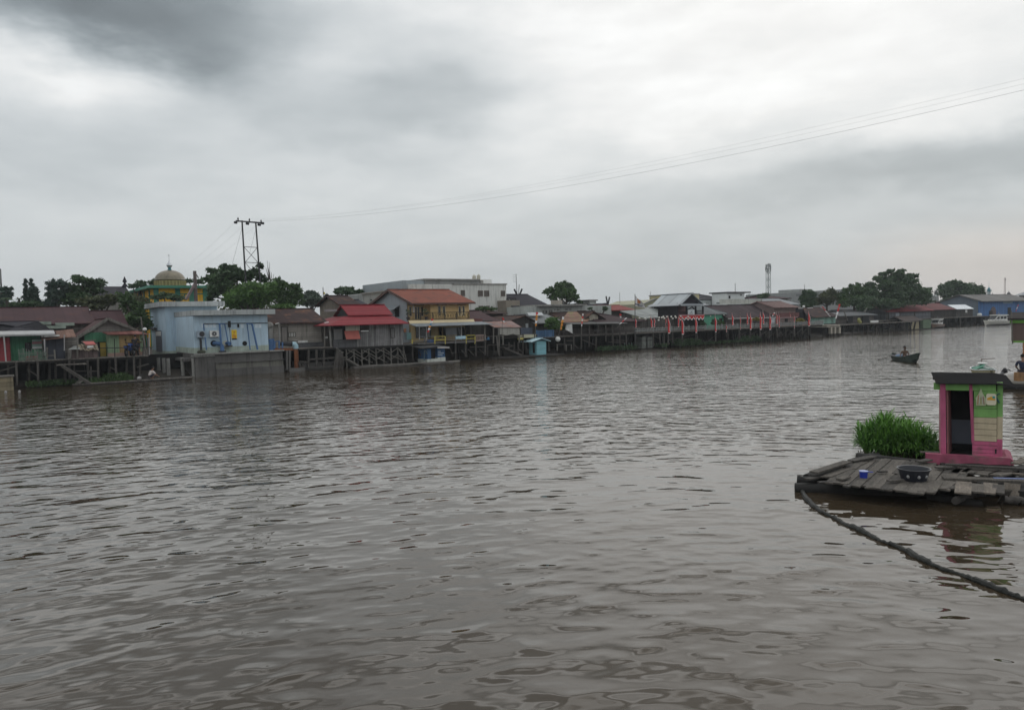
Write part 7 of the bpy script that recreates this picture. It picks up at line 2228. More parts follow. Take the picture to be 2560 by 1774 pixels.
panel(hs1, 7, 1815, 925, 1920, 955, FS + 1.2, WHITE, 'white_goods', .2)
hs2, g = house_t('grey_gable_shack', 'dim grey roofed shack with a pale cross brace behind the shack row', 'house', 7, FS + 6, 5, (1440, 815), (1740, 800), 930, 768, PLANK_DK, mat('dim_grey_roof2', (.10, .105, .115), .7, .2), zb=1.6)
bars(hs2, [(7, 1440, 790, 1490, 930), (7, 1770, 750, 1735, 810)], FS + .8, WOOD_L, .14)
t, z = B.S(7, 1655, 925, FS + .2)
tag(MB().ell((t, FS + .2, z), .35, .3, .45, 10, 8).ell((t + .1, FS + .1, z - .3), .4, .35, .3, 10, 8).build('laundry_pile', mat('olive_cloth', (.26, .26, .10), .8, .3, 4), smooth=True), 'olive yellow cloth pile hanging on the distant dark shack row', 'cloth')
rl7 = thing('floating_logs', 'raft of floating logs lying below the distant dark shack row', 'raft', (B.S(7, 1800, 1110, 3)[0], 3, 0))
p, q = B.Z(7, 1420, 1120, .05), B.Z(7, 1980, 1075, .05)
m = MB()
for d_ in (0, .5, 1.0):
    m.tube([(p[0] + (q[0] - p[0]) * i / 8, p[1] + (q[1] - p[1]) * i / 8 + d_, .08 + .04 * math.sin(i * 2 + d_)) for i in range(9)], .2, 7)
m.build('logs', WOOD_M, rl7, smooth=True)
t0, t1, z0, z1 = B.rect(7, 675, 525, 1075, 620, 34)
gb = thing('grey_block', 'long pale grey block with a rooftop box behind the dark trees', 'building', (t0, 34, 1.6))
t2, z2 = B.S(7, 1460, 470, 34)
MB().slab([(t0, 34, 1.6), (t2 + 4, 34, 1.6), (t2 + 4, 34, z1 + .9), (t0, 34, z1)], (0, 12, 0)).build('wall', mat('hazy_grey_wall', (.27, .28, .28), .8, .1, .5, streak=.2), gb)
a, b_, c, d_ = B.rect(7, 808, 476, 975, 525, 34.4)
MB().box(a, b_, 34.4, 40, z1 - .5, d_).build('roof_box', GREYW, gb)
t, z = B.S(7, 870, 408, 36)
MB().tube([(t, 36, d_), (t, 36, z)], .06, 5).build('mast', STEEL, gb)
for x0, x1 in ((750, 840), (860, 960), (980, 1070)):
    panel(gb, 7, x0, 545, x1, 575, 34, mat('band_window', (.14, .15, .155), .5), 'band_window')
hz1, g = hip_house('maroon_roof_house', 'far house with a small maroon hipped roof beside the tower palm', 'house', 7, 26, 10, (380, 612), (690, 605), 680, 558, 4, 4.5, OW, MAROON, zb=1.6)
hz2, g = house_t('grey_roof_house', 'far low house with a broad pale grey roof below the maroon hip', 'house', 7, 12, 9, (190, 700), (820, 690), 760, 612, OW, mat('pale_grey_roof', (.20, .215, .23), .55, .1, .8), zb=1.6)
tree('broadleaf_tree', 'dark conical tree in front of the grey block', 7, [(875, 520, 40, 40), (920, 560, 80, 60), (870, 610, 90, 60), (960, 640, 70, 60), (900, 690, 110, 50)], 14, LEAF_DK, .34, 1.2)
tree('broadleaf_tree', 'broad olive tree mound next to the conical tree before the grey block', 7, [(1110, 590, 80, 45), (1180, 540, 60, 40), (1255, 510, 70, 45), (1200, 620, 120, 70), (1320, 570, 80, 60), (1080, 660, 80, 60)], 16, LEAF_OL, .36, 1.1)
tree('broadleaf_tree', 'mid green tree with an uneven top left of the giant spreading tree', 7, [(1480, 500, 60, 40), (1560, 450, 45, 35), (1640, 430, 55, 40), (1600, 510, 120, 70), (1480, 600, 120, 80), (1700, 520, 90, 70), (1620, 640, 180, 90), (1400, 680, 100, 60), (1780, 440, 60, 45)], 14, LEAF_MD, .38, 1.15)
tree('spreading_tree', 'giant dark spreading tree with tiered boughs, tallest on the far bank', 8, [(345, 190, 55, 32), (490, 190, 55, 30), (260, 225, 65, 32), (420, 240, 90, 45), (560, 250, 70, 35), (640, 250, 60, 28), (180, 280, 60, 32), (320, 300, 130, 60), (480, 320, 140, 60), (620, 310, 70, 30), (230, 370, 110, 60), (400, 400, 180, 80), (590, 400, 110, 60), (690, 380, 40, 25), (720, 420, 80, 30), (790, 410, 45, 14), (560, 490, 200, 80), (300, 500, 200, 80), (100, 360, 70, 40), (60, 460, 100, 80), (720, 490, 80, 50)], 12, LEAF_DK, .42, 1.1, base=450, trunk_r=.5)
tree('broadleaf_tree', 'lower dark leafy mass under the giant spreading tree', 8, [(60, 560, 140, 80), (200, 600, 160, 60), (420, 590, 200, 50), (680, 570, 160, 40), (0, 640, 100, 50)], 10, LEAF_DK, .4, 1.1)
tree('round_tree', 'wide dark round tree behind the blue warehouse, its taller lobe', 8, [(1090, 350, 95, 45), (1040, 400, 95, 60), (1150, 390, 100, 60), (1010, 470, 90, 60), (1150, 470, 130, 60), (1000, 540, 70, 30)], 26, LEAF_DK, .4, 1.3)
tree('round_tree', 'dark round tree behind the blue warehouse roof, its lower companion', 8, [(1340, 380, 85, 45), (1400, 420, 90, 55), (1300, 440, 90, 55), (1440, 460, 60, 40), (1360, 490, 110, 40)], 27, LEAF_DK, .4, 1.3)
RS8 = 9.5
lr8, g = house_t('red_roof_house', 'long grey plank waterside house with a faded red roof', 'house', 8, RS8, 8, (290, 688), (875, 678), 800, 590, mat('grey_blue_planks', (.12, .125, .14), .85, .2, 2, streak=.35, lines=('z', .28, .3)), mat('faded_red_roof', (.21, .045, .05), .6, .12, .8), zb=ZD)
wing, g2_ = house_t('red_roof_wing', 'darker brownish red roofed wing with an open dark porch', 'house', 8, RS8 + .5, 7, (860, 672), (1150, 660), 790, 585, PLANK_DK, mat('brown_red_roof', (.13, .045, .045), .65, .15, .8), zb=ZD)
panel(lr8, 8, 395, 710, 445, 790, g['sw'], mat('silvery_sheet', (.3, .33, .36), .6, .2), 'sheet_panel')
posts(lr8, [(8, 305, 690, 800), (8, 445, 690, 800), (8, 630, 690, 800), (8, 865, 690, 800)], g['sw'] - .05, WOOD_M, .18)
dk8 = thing('boardwalk', 'dark quay of close stilts below the red roofed house', 'boardwalk', (B.S(8, 900, 880, RS8)[0], RS8, 0))
t0 = B.S(8, -60, 800, RS8)[0]
t1 = B.S(8, 1520, 760, RS8 - .5)[0]
MB().box(t0, t1, RS8 - .8, RS8 + 4, ZD - .15, ZD - .02).build('decking', DECKM, dk8)
for i in range(60):
    k = t0 + (t1 - t0) * (i + .5) / 60
    MB().bar((k, RS8 - .5 + (i % 3) * .5, -.6), (k, RS8 - .5 + (i % 3) * .5, ZD - .16), .22).build('post', WOOD_M if i % 5 == 0 else WOOD_D, dk8)
ss8 = thing('silver_roof_shed', 'dark shed with a bright silver white roof between red roof and blue warehouse', 'shed', (B.S(8, 1250, 750, RS8)[0], RS8, ZD))
a0, z0 = B.S(8, 1160, 660, RS8)
a1, z1 = B.S(8, 1370, 652, RS8)
c0, z2 = B.S(8, 1042, 608, RS8 + 4.5)
c1, z3 = B.S(8, 1262, 604, RS8 + 4.5)
MB().slab([(a0, RS8, z0), (a1, RS8, z0), (c1, RS8 + 4.5, z2), (c0, RS8 + 4.5, z2)], (0, 0, -.1)).build('roof', mat('silver_white_roof', (.62, .66, .69), .5, .06), ss8)
t0, t1, z0, z1 = B.rect(8, 1150, 662, 1355, 750, RS8 + .4)
MB().box(t0, t1, RS8 + .4, RS8 + 4, ZD, z1 + .1).build('wall', PLANK_DK, ss8)
panel(ss8, 8, 1262, 668, 1285, 705, RS8 + .4, WHITE, 'notice')
WSH = 12
BLW = mat('warehouse_blue', (.035, .125, .32), .7, .12, .8, streak=.2, lines=('xy', .5, .15))
w0, z0 = B.S(8, 1437, 560, WSH)
w1, z1 = B.S(8, 2050, 560, WSH)
wd, _ = B.T(8, 950, 600, w0)
wd = min(wd, WSH + 22)
wapx, wza = B.T(8, 1212, 500, w0)
wapx = (WSH + wd) / 2
wza = B.S(8, 1212, 500, wapx)[1]
whs = thing('blue_warehouse', 'big blue riverside warehouse with a grey gable end and a round doorway', 'warehouse', (w0, WSH, ZD))
MB().box(w0, w1, WSH, WSH + .2, ZD - .4, z0).build('front_wall', BLW, whs)
MB().slab([(w0 + .004, WSH + .2, ZD - .4), (w0 + .004, wd, ZD - .4), (w0 + .004, wd, z0), (w0 + .004, wapx, wza), (w0 + .004, WSH + .2, z0)], (1.5, 0, 0)).build('gable_wall', mat('dim_blue_grey_gable', (.13, .16, .19), .8, .12, .8, streak=.2), whs)
m = MB()
gt_roof(m, w0 - .5, w1 + 1, WSH - .8, wd + .8, z0 - .05, wza + .35, .15)
m.build('roof', mat('warehouse_roof', (.14, .135, .13), .7, .15, .8, lines=('x', .8, .12)), whs)
t, z = B.S(8, 1610, 710, WSH)
MB().disc((t, WSH - .01, z), 1.5, 's', .06, 24).build('round_door', mat('brown_disc', (.12, .085, .08), .8, .2), whs)
panel(whs, 8, 1565, 680, 1600, 755, WSH - .1, BLACK, 'doorway')
panel(whs, 8, 1735, 560, 1850, 590, WSH, mat('pale_blue_sign', (.17, .25, .32), .7, .2), 'sign_panel')
panel(whs, 8, 1790, 640, 1830, 740, WSH, BLACK, 'doorway')
qv = thing('quay', 'black timber quay in front of the blue warehouse', 'quay', (B.S(8, 1600, 860, RS8 - .5)[0], RS8 - .5, 0))
t1 = B.S(8, 2060, 780, RS8 - .5)[0]
t0 = B.S(8, 1520, 780, RS8 - .5)[0]
MB().box(t0, t1, RS8 - .5, WSH + 1, -.5, ZD - .25).build('piling', WOOD_D, qv)
MB().box(t0, t1, RS8 - .6, WSH + 1, ZD - .247, ZD - .12).build('deck', WOOD_M, qv)
tag(MB().lathe((*B.Z(8, 1440, 745, 2.0), 2.0), [(.4, 0), (.5, .3), (.3, .6)], 10).build('white_tub', WHITE), 'white tub on the quay between silver roof and blue warehouse', 'tub')
pennant('faint striped pennant strand on the blue warehouse front', 8, 1932, 575, 1890, 690, WSH - .4, [BLU, RED, FWH, RED], .5, pole_to=(1875, 760))
MR = 45
mn = thing('minaret', 'teal and white tiered minaret with an aerial behind the warehouse roof', 'minaret', (B.S(8, 1558, 500, MR)[0], MR, 1.6))
t, z = B.S(8, 1558, 395, MR)
k = B.mpp(8, 1558, 450, MR)
tl = mat('minaret_teal', (.07, .22, .26), .6)
MB().lathe((t, MR, 1.6), [(20 * k, 0), (20 * k, z - 45 * k - 1.6)], 8).build('shaft', mat('minaret_white', (.4, .48, .5)), mn)
MB().lathe((t, MR, z - 46 * k), [(32 * k, 0), (32 * k, 8 * k), (18 * k, 9 * k), (18 * k, 18 * k), (30 * k, 19 * k), (28 * k, 25 * k), (16 * k, 26 * k), (14 * k, 38 * k), (4 * k, 52 * k), (1.2 * k, 60 * k), (1.2 * k, 120 * k)], 10).build('balconies', tl, mn)
for lab, x, yb, yt, rr in (('small dark onion dome beside the minaret', 1600, 505, 460, 16), ('dark onion dome next to the lattice mast', 1805, 490, 435, 21), ('pale cupola with a spire seen beside the giant tree', 899, 478, 410, 22)):
    t, z = B.S(8, x, yb, MR)
    k = B.mpp(8, x, yb, MR)
    h_ = (yb - yt)
    dmo = thing('onion_dome', lab, 'dome', (t, MR, 1.6), group='distant domes')
    MB().box(t - rr * k * 1.1, t + rr * k * 1.1, MR - rr * k, MR + rr * k, 1.6, z).build('tower', GREYW if x < 1000 else mat('hazy_maroon', (.09, .07, .08)), dmo)
    MB().lathe((t, MR, z), [(rr * k * .8, 0), (rr * k, h_ * .25 * k), (rr * k * .9, h_ * .5 * k), (rr * k * .3, h_ * .75 * k), (1.5 * k, h_ * .85 * k), (1.2 * k, h_ * 1.2 * k)], 14).build('dome', mat('hazy_dark_dome', (.08, .075, .08), .5), dmo, smooth=True)
mt = thing('lattice_mast', 'slender red and white lattice mast over the maroon roof', 'mast', (B.S(8, 1755, 490, MR)[0], MR, 1.6))
t, z = B.S(8, 1755, 268, MR)
k = B.mpp(8, 1755, 400, MR)
m = MB()
for a_, b_ in ((-1, -1), (1, -1), (0, 1)):
    m.bar((t + a_ * 9 * k, MR + b_ * 9 * k, 1.6), (t + a_ * 5 * k, MR + b_ * 5 * k, z), 2.0 * k)
for i in range(16):
    zz = 1.6 + (z - 1.6) * i / 16
    z2 = 1.6 + (z - 1.6) * (i + 1) / 16
    m.bar((t - 8 * k, MR - 8 * k, zz), (t + 8 * k, MR - 8 * k, z2), 1.4 * k).bar((t + 8 * k, MR - 8 * k, zz), (t, MR + 8 * k, z2), 1.4 * k)
m.build('lattice', mat('hazy_red_steel', (.25, .18, .18), .7), mt)
MB().bar((t + 30 * k, MR, z - 35 * k), (t + 30 * k, MR, z - 15 * k), 4 * k).bar((t, MR, z - 30 * k), (t + 30 * k, MR, z - 28 * k), 2 * k).build('side_antenna', STEEL, mt)
mr8, g = hip_house('maroon_roof_house', 'broad maroon hipped roof beyond the blue warehouse under the domes', 'house', 8, 26, 16, (1560, 545), (2330, 545), 650, 495, 8, 8, PLANK_DK, MAROON, zb=1.6)
wr8 = thing('tiered_roof_hall', 'pale tiered temple like roof corner cut by the picture edge', 'hall', (B.S(8, 2000, 480, 34)[0], 34, 1.6))
t0, z0 = B.S(8, 1870, 490, 34)
hs0 = 20.0
t1, z1 = B.S(8, 1995, 425, 34)
m = MB()
hip_roof(m, t0, t0 + 12, hs0, 34, z0, z0 + 3.2, t0 + 5, t0 + 7)
m.build('roof', mat('pale_tiered_roof', (.36, .37, .38), .6), wr8)
m = MB()
hip_roof(m, t0 + 3.6, t0 + 8.4, hs0 + 4, hs0 + 10, z0 + 2.6, z0 + 4.6, t0 + 5.5, t0 + 6.5)
m.build('upper_roof', STEEL_D, wr8)
MB().box(t0 + 1, t0 + 11, hs0 + 1, 33, 1.6, z0 + .1).build('wall', OW, wr8)
wb8 = thing('white_gabled_house', 'small white gabled house with a square window beside the giant tree', 'house', (B.S(8, 830, 560, 24)[0], 24, 1.6))
t0, t1, z0, z1 = B.rect(8, 770, 495, 880, 560, 24)
MB().box(t0, t1, 24, 30, 1.6, z1).build('wall', OW, wb8)
window(wb8, 8, 808, 500, 845, 530, 24, WHITE, GLASS)
m = MB()
gt_roof(m, t0 - .5, t1 + .5, 23.5, 30.5, z1, z1 + 1.2, .1)
m.build('roof', mat('pale_tiered_roof', (.36, .37, .38)), wb8)
fs1 = thing('floating_shack', 'small grey floating shack with a pitched roof below the shack row', 'shack', (B.Z(8, 300, 925, 0)[0], B.Z(8, 300, 925, 0)[1], 0))
k0 = B.Z(8, 320, 922, .1)[1]
t0, t1, z0, z1 = B.rect(8, 225, 850, 368, 920, k0)
MB().slab([(t1 - .01, k0, .1), (t1 - .01, k0 + 2.2, .1), (t1 - .01, k0 + 2.2, z1 - .5), (t1 - .01, k0 + 1.1, z1 + .2), (t1 - .01, k0, z1 - .5)], (-(t1 - t0), 0, 0)).build('wall', mat('pale_grey_green_boards', (.20, .21, .17), .85, .2, 2, lines=('xy', .25, .3)), fs1)
t2 = B.S(8, 190, 840, k0 - .2)[0]
m = MB()
gt_roof(m, t2, t1 + .25, k0 - .3, k0 + 2.5, z1 - .55, z1 + .28, .07)
m.build('roof', mat('dim_shack_roof', (.11, .11, .115), .8), fs1)
panel(fs1, 8, 240, 850, 300, 915, k0, BLACK, 'doorway', .02)
MB().box(t2 - .5, t1 + .5, k0 - .5, k0 + 2.6, -.05, .096).build('raft', WOOD_M, fs1)
k0 = B.Z(8, 640, 908, .1)[1]
fs2 = thing('floating_shack', 'floating shack with a beige front, dark middle and dull green end', 'shack', (B.Z(8, 640, 908, 0)[0], k0, 0))
t0, t1, z0, z1 = B.rect(8, 470, 800, 835, 905, k0)
ta = B.S(8, 570, 860, k0)[0]
tb = B.S(8, 685, 860, k0)[0]
tc = B.S(8, 740, 860, k0)[0]
MB().box(ta, tb, k0, k0 + 2.6, .1, z1).build('wall', mat('beige_shack_front', (.36, .31, .20), .8, .12, 1, lines=('xy', .9, .2)), fs2)
MB().box(tb + .004, tc, k0 + .6, k0 + 2.6, .1, z1).build('doorway', BLACK, fs2)
MB().box(tc + .004, t1, k0, k0 + 2.6, .1, z1).build('green_wall', mat('dull_green_boards', (.12, .17, .11), .8, .2), fs2)
MB().box(t0, ta - .004, k0 + .2, k0 + 2.6, .1, z1 - .1).build('dark_wall', PLANK_DK, fs2)
z2 = B.S(8, 600, 805, k0 - .4)[1]
m = MB()
gt_roof(m, t0 - .2, tb + .6, k0 - .4, k0 + 3.0, z2, z2 + .9, .08)
m.build('roof', mat('grey_brown_roof', (.12, .10, .095), .8, .2), fs2)
MB().box(t0 - .4, t1 + .4, k0 - .5, k0 + 3, -.05, .096).build('raft', WOOD_D, fs2)
def loft(m, rows, closed=False):
    i0 = len(m.v)
    n = len(rows[0])
    for rw in rows:
        m.v += [tuple(p) for p in rw]
    for i in range(len(rows) - 1):
        for j in range(n - 1):
            a = i0 + i * n + j
            m.f.append((a, a + n, a + n + 1, a + 1))
    return m
def cruiser(label, n, xl, xr, yw, ang, Lm, hull_c, bow_left=True):
    xc = (xl + xr) / 2
    d = ray(*pix(n, xc, yw))
    k = (0 - EYE.z) / d.z
    p = EYE + d * k
    f = Frame(p.x, p.y, ang)
    root = thing('motor_cruiser', label, 'boat', (0, 0, 0), f, 'white cabin cruisers moored by the quay')
    sg = -1 if bow_left else 1
    m = MB()
    rows = []
    for i in range(13):
        u = i / 12
        x = sg * (u - .5) * Lm
        w_ = Lm * .16 * (1 - max(0, (u - .45) / .55) ** 2.2)
        h_ = Lm * (.13 + .05 * u * u)
        rows.append([(x + sg * .3 * u, -w_, h_), (x, -w_ * .85, h_ * .45), (x - sg * .25 * u, -w_ * .35, -.15), (x - sg * .25 * u, w_ * .35, -.15), (x, w_ * .85, h_ * .45), (x + sg * .3 * u, w_, h_)])
    loft(m, rows)
    m.poly([q for q in rows[0]])
    m.poly([rw[0] for rw in rows] + [rw[5] for rw in reversed(rows)])
    m.build('hull', hull_c, root)
    m = MB()
    loft(m, [[(rw[2][0], -abs(rw[1][1]) * .93 - .02, .20), (rw[2][0], rw[2][1] * 1.1 - .02, -.2), (rw[2][0], rw[3][1] * 1.1 + .02, -.2), (rw[2][0], abs(rw[1][1]) * .93 + .02, .20)] for rw in rows])
    m.build('waterline_band', mat('dark_waterline', (.03, .035, .045), .6), root)
    z0 = Lm * .14
    cab = [(-sg * .36 * Lm, z0), (sg * .22 * Lm, z0 + .02 * Lm), (sg * .05 * Lm, z0 + .17 * Lm), (-sg * .32 * Lm, z0 + .17 * Lm)]
    w_ = Lm * .125
    MB().slab([(x, -w_, z) for x, z in cab], (0, 2 * w_, 0)).build('cabin', WHITE, root)
    MB().box(min(-sg * .36, sg * .10) * Lm, max(-sg * .36, sg * .10) * Lm, -w_ - .12, w_ + .12, z0 + .172 * Lm, z0 + .20 * Lm).build('cabin_roof', WHITE, root)
    for a, b in ((-.30, -.18), (-.16, -.04)):
        MB().box(min(sg * a, sg * b) * Lm, max(sg * a, sg * b) * Lm, -w_ - .02, -w_ + .02, z0 + .06 * Lm, z0 + .145 * Lm).build('side_window', GLASS, root)
    MB().slab([(sg * .00 * Lm, -w_ - .02, z0 + .06 * Lm), (sg * .15 * Lm, -w_ - .02, z0 + .065 * Lm), (sg * .045 * Lm, -w_ - .02, z0 + .145 * Lm), (sg * .00 * Lm, -w_ - .02, z0 + .145 * Lm)], (0, .03, 0)).build('side_window', GLASS, root)
    MB().slab([(sg * .195 * Lm, -w_ * .85, z0 + .055 * Lm), (sg * .195 * Lm, w_ * .85, z0 + .055 * Lm), (sg * .075 * Lm, w_ * .85, z0 + .155 * Lm), (sg * .075 * Lm, -w_ * .85, z0 + .155 * Lm)], (sg * .03, 0, .02)).build('windscreen', GLASS, root)
    MB().bar((-sg * .1 * Lm, 0, z0 + .2 * Lm), (-sg * .12 * Lm, 0, z0 + .30 * Lm), .05).box(-sg * .12 * Lm - .3, -sg * .12 * Lm + .3, -.12, .12, z0 + .22 * Lm, z0 + .24 * Lm).build('radar_mast', STEEL, root)
    m = MB()
    for i in range(5):
        u = .55 + i * .1
        x = sg * (u - .5) * Lm
        ww = Lm * .15 * (1 - max(0, (u - .45) / .55) ** 2.2)
        h_ = Lm * (.13 + .05 * u * u)
        m.bar((x + sg * .25 * u, -ww, h_), (x + sg * .25 * u, -ww, h_ + .55), .035)
    m.build('bow_rail', STEEL, root)
    MB().box(-Lm * .48, Lm * .3, -Lm * .163, -Lm * .155, Lm * .085, Lm * .10).build('rubbing_strake', mat('grey_strake', (.25, .25, .25)), root)
    return root
cruiser('white cabin cruiser with raked windows moored off the blue warehouse', 8, 1505, 1785, 862, R(18), 6.6, mat('cruiser_white', (.62, .60, .54), .4, .06))
cruiser('small white wheelhouse boat with a brown hull beside the floating shack', 8, 815, 990, 897, R(45), 5.4, mat('cruiser_brown', (.20, .13, .10), .6, .15))
WORLD = Frame(0, 0, 0)
SKIN = mat('skin_brown', (.21, .115, .075), .6, .08, 6)
HAIR = mat('black_hair', (.010, .009, .009), .7, .2, 8)
def skin_mesh(chains, root=0, subsurf=1):
    """chains: list of lists of (point, radius) -> verts, faces of one continuous skinned surface; shared points are welded"""
    V, E, Rr, key = [], [], [], {}
    for ch in chains:
        prev = None
        for p, r_ in ch:
            k = tuple(round(c, 4) for c in p)
            if k not in key:
                key[k] = len(V)
                V.append(k)
                Rr.append(r_)
            i = key[k]
            if prev is not None and prev != i:
                E.append((prev, i))
            prev = i
    me = bpy.data.meshes.new('tmp')
    me.from_pydata(V, E, [])
    o = bpy.data.objects.new('tmp', me)
    COL.objects.link(o)
    md = o.modifiers.new('s', 'SKIN')
    for i, sv in enumerate(me.skin_vertices[0].data):
        r_ = Rr[i]
        sv.radius = r_ if isinstance(r_, tuple) else (r_, r_)
        sv.use_root = (i == root)
    md.branch_smoothing = .6
    ss_ = o.modifiers.new('u', 'SUBSURF')
    ss_.levels = subsurf
    ss_.render_levels = subsurf
    dg = bpy.context.evaluated_depsgraph_get()
    dg.update()
    ev = o.evaluated_get(dg)
    m2 = ev.to_mesh()
    vs = [tuple(v.co) for v in m2.vertices]
    fs = [tuple(p.vertices) for p in m2.polygons]
    ev.to_mesh_clear()
    bpy.data.objects.remove(o)
    bpy.data.meshes.remove(me)
    return vs, fs
def addmesh(m, vf):
    i = len(m.v)
    m.v += vf[0]
    m.f += [tuple(a + i for a in f) for f in vf[1]]
    return m
def person(label, frame, J, cat='person', shirt=None, pants=None, hair=HAIR, sleeves=True, group=None, k=1.0, fingers=True, hat=None, skin=None):
    """J: joints in frame coordinates (x right of the person, y forward, z up)"""
    V = {n: Vector(p) for n, p in J.items()}
    root = thing('person', label, cat, tuple(J['pelvis']), frame, group)
    ch = [[(V['pelvis'], (.135 * k, .10 * k)), (V['waist'], (.12 * k, .09 * k)), (V['chest'], (.15 * k, .105 * k)), (V['collar'], (.085 * k, .07 * k)), (V['neck'], .055 * k)]]
    hd = (V['head'] - V['neck']).normalized()
    fw = (V['face'] - V['head']).normalized()
    h0, h1, h2, h3 = V['neck'] + hd * .05 * k, V['neck'] + hd * .10 * k + fw * .015 * k, V['neck'] + hd * .17 * k + fw * .01 * k, V['neck'] + hd * .235 * k
    ch[0] += [(h0, .06 * k), (h1, (.068 * k, .075 * k)), (h2, (.074 * k, .085 * k)), (h3, (.05 * k, .055 * k))]
    ch.append([(h1, .07), (h1 + fw * .085 * k + hd * .035 * k, .014 * k)])      # nose
    side = hd.cross(fw).normalized()
    for sg in (-1, 1):
        ch.append([(h1, .07), (h1 + side * sg * .082 * k + hd * .03 * k, .016 * k)])   # ears
    for s_ in ('L', 'R'):
        sh, el, wr = V['sh' + s_], V['el' + s_], V['wr' + s_]
        ch.append([(V['chest'], .15), (sh, .062 * k), (sh.lerp(el, .5), .05 * k), (el, .041 * k), (el.lerp(wr, .5), .037 * k), (wr, .026 * k)])
        d = (wr - el).normalized()
        palm = wr + d * .06 * k
        ch[-1].append((palm, (.035 * k, .02 * k)))
        if fingers:
            sd_ = d.cross(Vector((0, 0, 1)))
            sd_ = sd_.normalized() if sd_.length > .1 else Vector((1, 0, 0))
            dn = Vector((0, 0, -1))
            for q, (off, ln) in enumerate(((-.028, .075), (-.010, .085), (.009, .08), (.027, .062))):
                b0 = palm + d * .03 * k + sd_ * off * k
                ch.append([(palm, .03), (b0, .009 * k), (b0 + d * ln * .55 * k + dn * .012 * k, .008 * k), (b0 + d * ln * .75 * k + dn * .045 * k, .007 * k)])
            ch.append([(palm, .03), (palm + sd_ * .045 * k * (1 if s_ == 'R' else -1) + d * .01, .010 * k), (palm + sd_ * .06 * k * (1 if s_ == 'R' else -1) + d * .045 * k, .008 * k)])
        hp, kn, an = V['hp' + s_], V['kn' + s_], V['an' + s_]
        toe = V['to' + s_]
        ch.append([(V['pelvis'], .13), (hp, .09 * k), (hp.lerp(kn, .5), .075 * k), (kn, .056 * k), (kn.lerp(an, .4), .055 * k), (an, .036 * k), (an.lerp(toe, .5) + Vector((0, 0, -.02)), (.04 * k, .028 * k)), (toe, (.038 * k, .018 * k))])
    m = addmesh(MB(), skin_mesh(ch))
    body = m.build('body', skin or SKIN, root, smooth=True)
    hc = V['neck'] + hd * .185 * k - fw * .018 * k
    hm2 = MB().ell((0, 0, 0), .094 * k, .105 * k, .088 * k, 14, 10)
    z_ = hd
    y_ = (fw - hd * fw.dot(hd)).normalized()
    x_ = y_.cross(z_)
    vs = []
    for v in hm2.v:
        q = Vector(v)
        if q.z < 0 and q.y > 0:
            q.y *= .25
        vs.append(tuple(hc + x_ * q.x + y_ * q.y + z_ * q.z))
    hm2.v = vs
    hm2.build('hair' if hat is None else 'cap', hair if hat is None else hat, body, smooth=True)
    eyes = MB()
    for sg in (-1, 1):
        c = h1 + x_ * sg * .03 * k + fw * .075 * k + hd * .055 * k
        eyes.ell(c, .010, .010, .008, 8, 6)
    c = h1 + fw * .078 * k - hd * .012 * k
    eyes.bar(c - x_ * .024 * k, c + x_ * .024 * k, .008, .008)
    eyes.build('eyes_and_mouth', mat('dark_features', (.03, .012, .010)), body)
    if shirt:
        e = .018 * k
        c2 = [[(V['pelvis'] + (V['waist'] - V['pelvis']) * .15, (.15 * k + e, .115 * k + e)), (V['waist'], (.135 * k + e, .10 * k + e)), (V['chest'], (.16 * k + e, .115 * k + e)), (V['collar'] - hd * .015, (.095 * k, .075 * k))]]
        for s_ in ('L', 'R'):
            sh, el = V['sh' + s_], V['el' + s_]
            c2.append([(V['chest'], .17), (sh, .07 * k + e * .7), (sh.lerp(el, .55), .058 * k + e * .6), (sh.lerp(el, .9 if sleeves else .6), .055 * k + e * .5)])
            if sleeves == 'long':
                wr = V['wr' + s_]
                c2[-1] += [(el, .047 * k + e * .6), (el.lerp(wr, .9), .035 * k + e * .5)]
        addmesh(MB(), skin_mesh(c2)).build('shirt', shirt, root, smooth=True)
    if pants:
        e = .016 * k
        c3 = [[(V['waist'].lerp(V['pelvis'], .55), (.135 * k + e, .105 * k + e)), (V['pelvis'], (.145 * k + e, .11 * k + e))]]
        for s_ in ('L', 'R'):
            hp, kn = V['hp' + s_], V['kn' + s_]
            c3.append([(V['pelvis'], .15), (hp, .098 * k + e), (hp.lerp(kn, .5), .085 * k + e), (hp.lerp(kn, .95), .068 * k + e)])
        addmesh(MB(), skin_mesh(c3)).build('shorts', pants, root, smooth=True)
    return root
DENIM = mat('dark_shorts', (.03, .03, .045), .85, .15, 5)
f2 = Frame(*WORLD.Z(10, 330, 1340, .40), R(-28))
DZ = .34
PLK = [mat('dock_plank_%d' % i, c, .85, .28, 5, streak=.0, bump=.5) for i, c in enumerate(((.082, .073, .063), (.060, .054, .048), (.105, .093, .08), (.042, .038, .035), (.15, .128, .106)))]
def wood_grain(mt):
    w = NT(mt.node_tree)
    b = mt.node_tree.nodes['Principled BSDF']
    src = b.inputs['Base Color'].links[0].from_socket
    tc = w.n('ShaderNodeTexCoord')
    mp = w.mapping(tc.outputs['Object'], sc=(7, 1.1, 7))
    n = w.noise(mp, 4.0, 5, .65)
    b_ = w.vm('SCALE', src, sc=w.rng(n, .3, .7, .62, 1.35))
    w.link(b_, b.inputs['Base Color'])
for m_ in PLK:
    wood_grain(m_)
dock = thing('floating_dock', 'ramshackle dark plank floating dock carrying the pink and green latrine hut', 'dock', (*f2.Z(9, 1000, 1050, DZ), 0), f2)
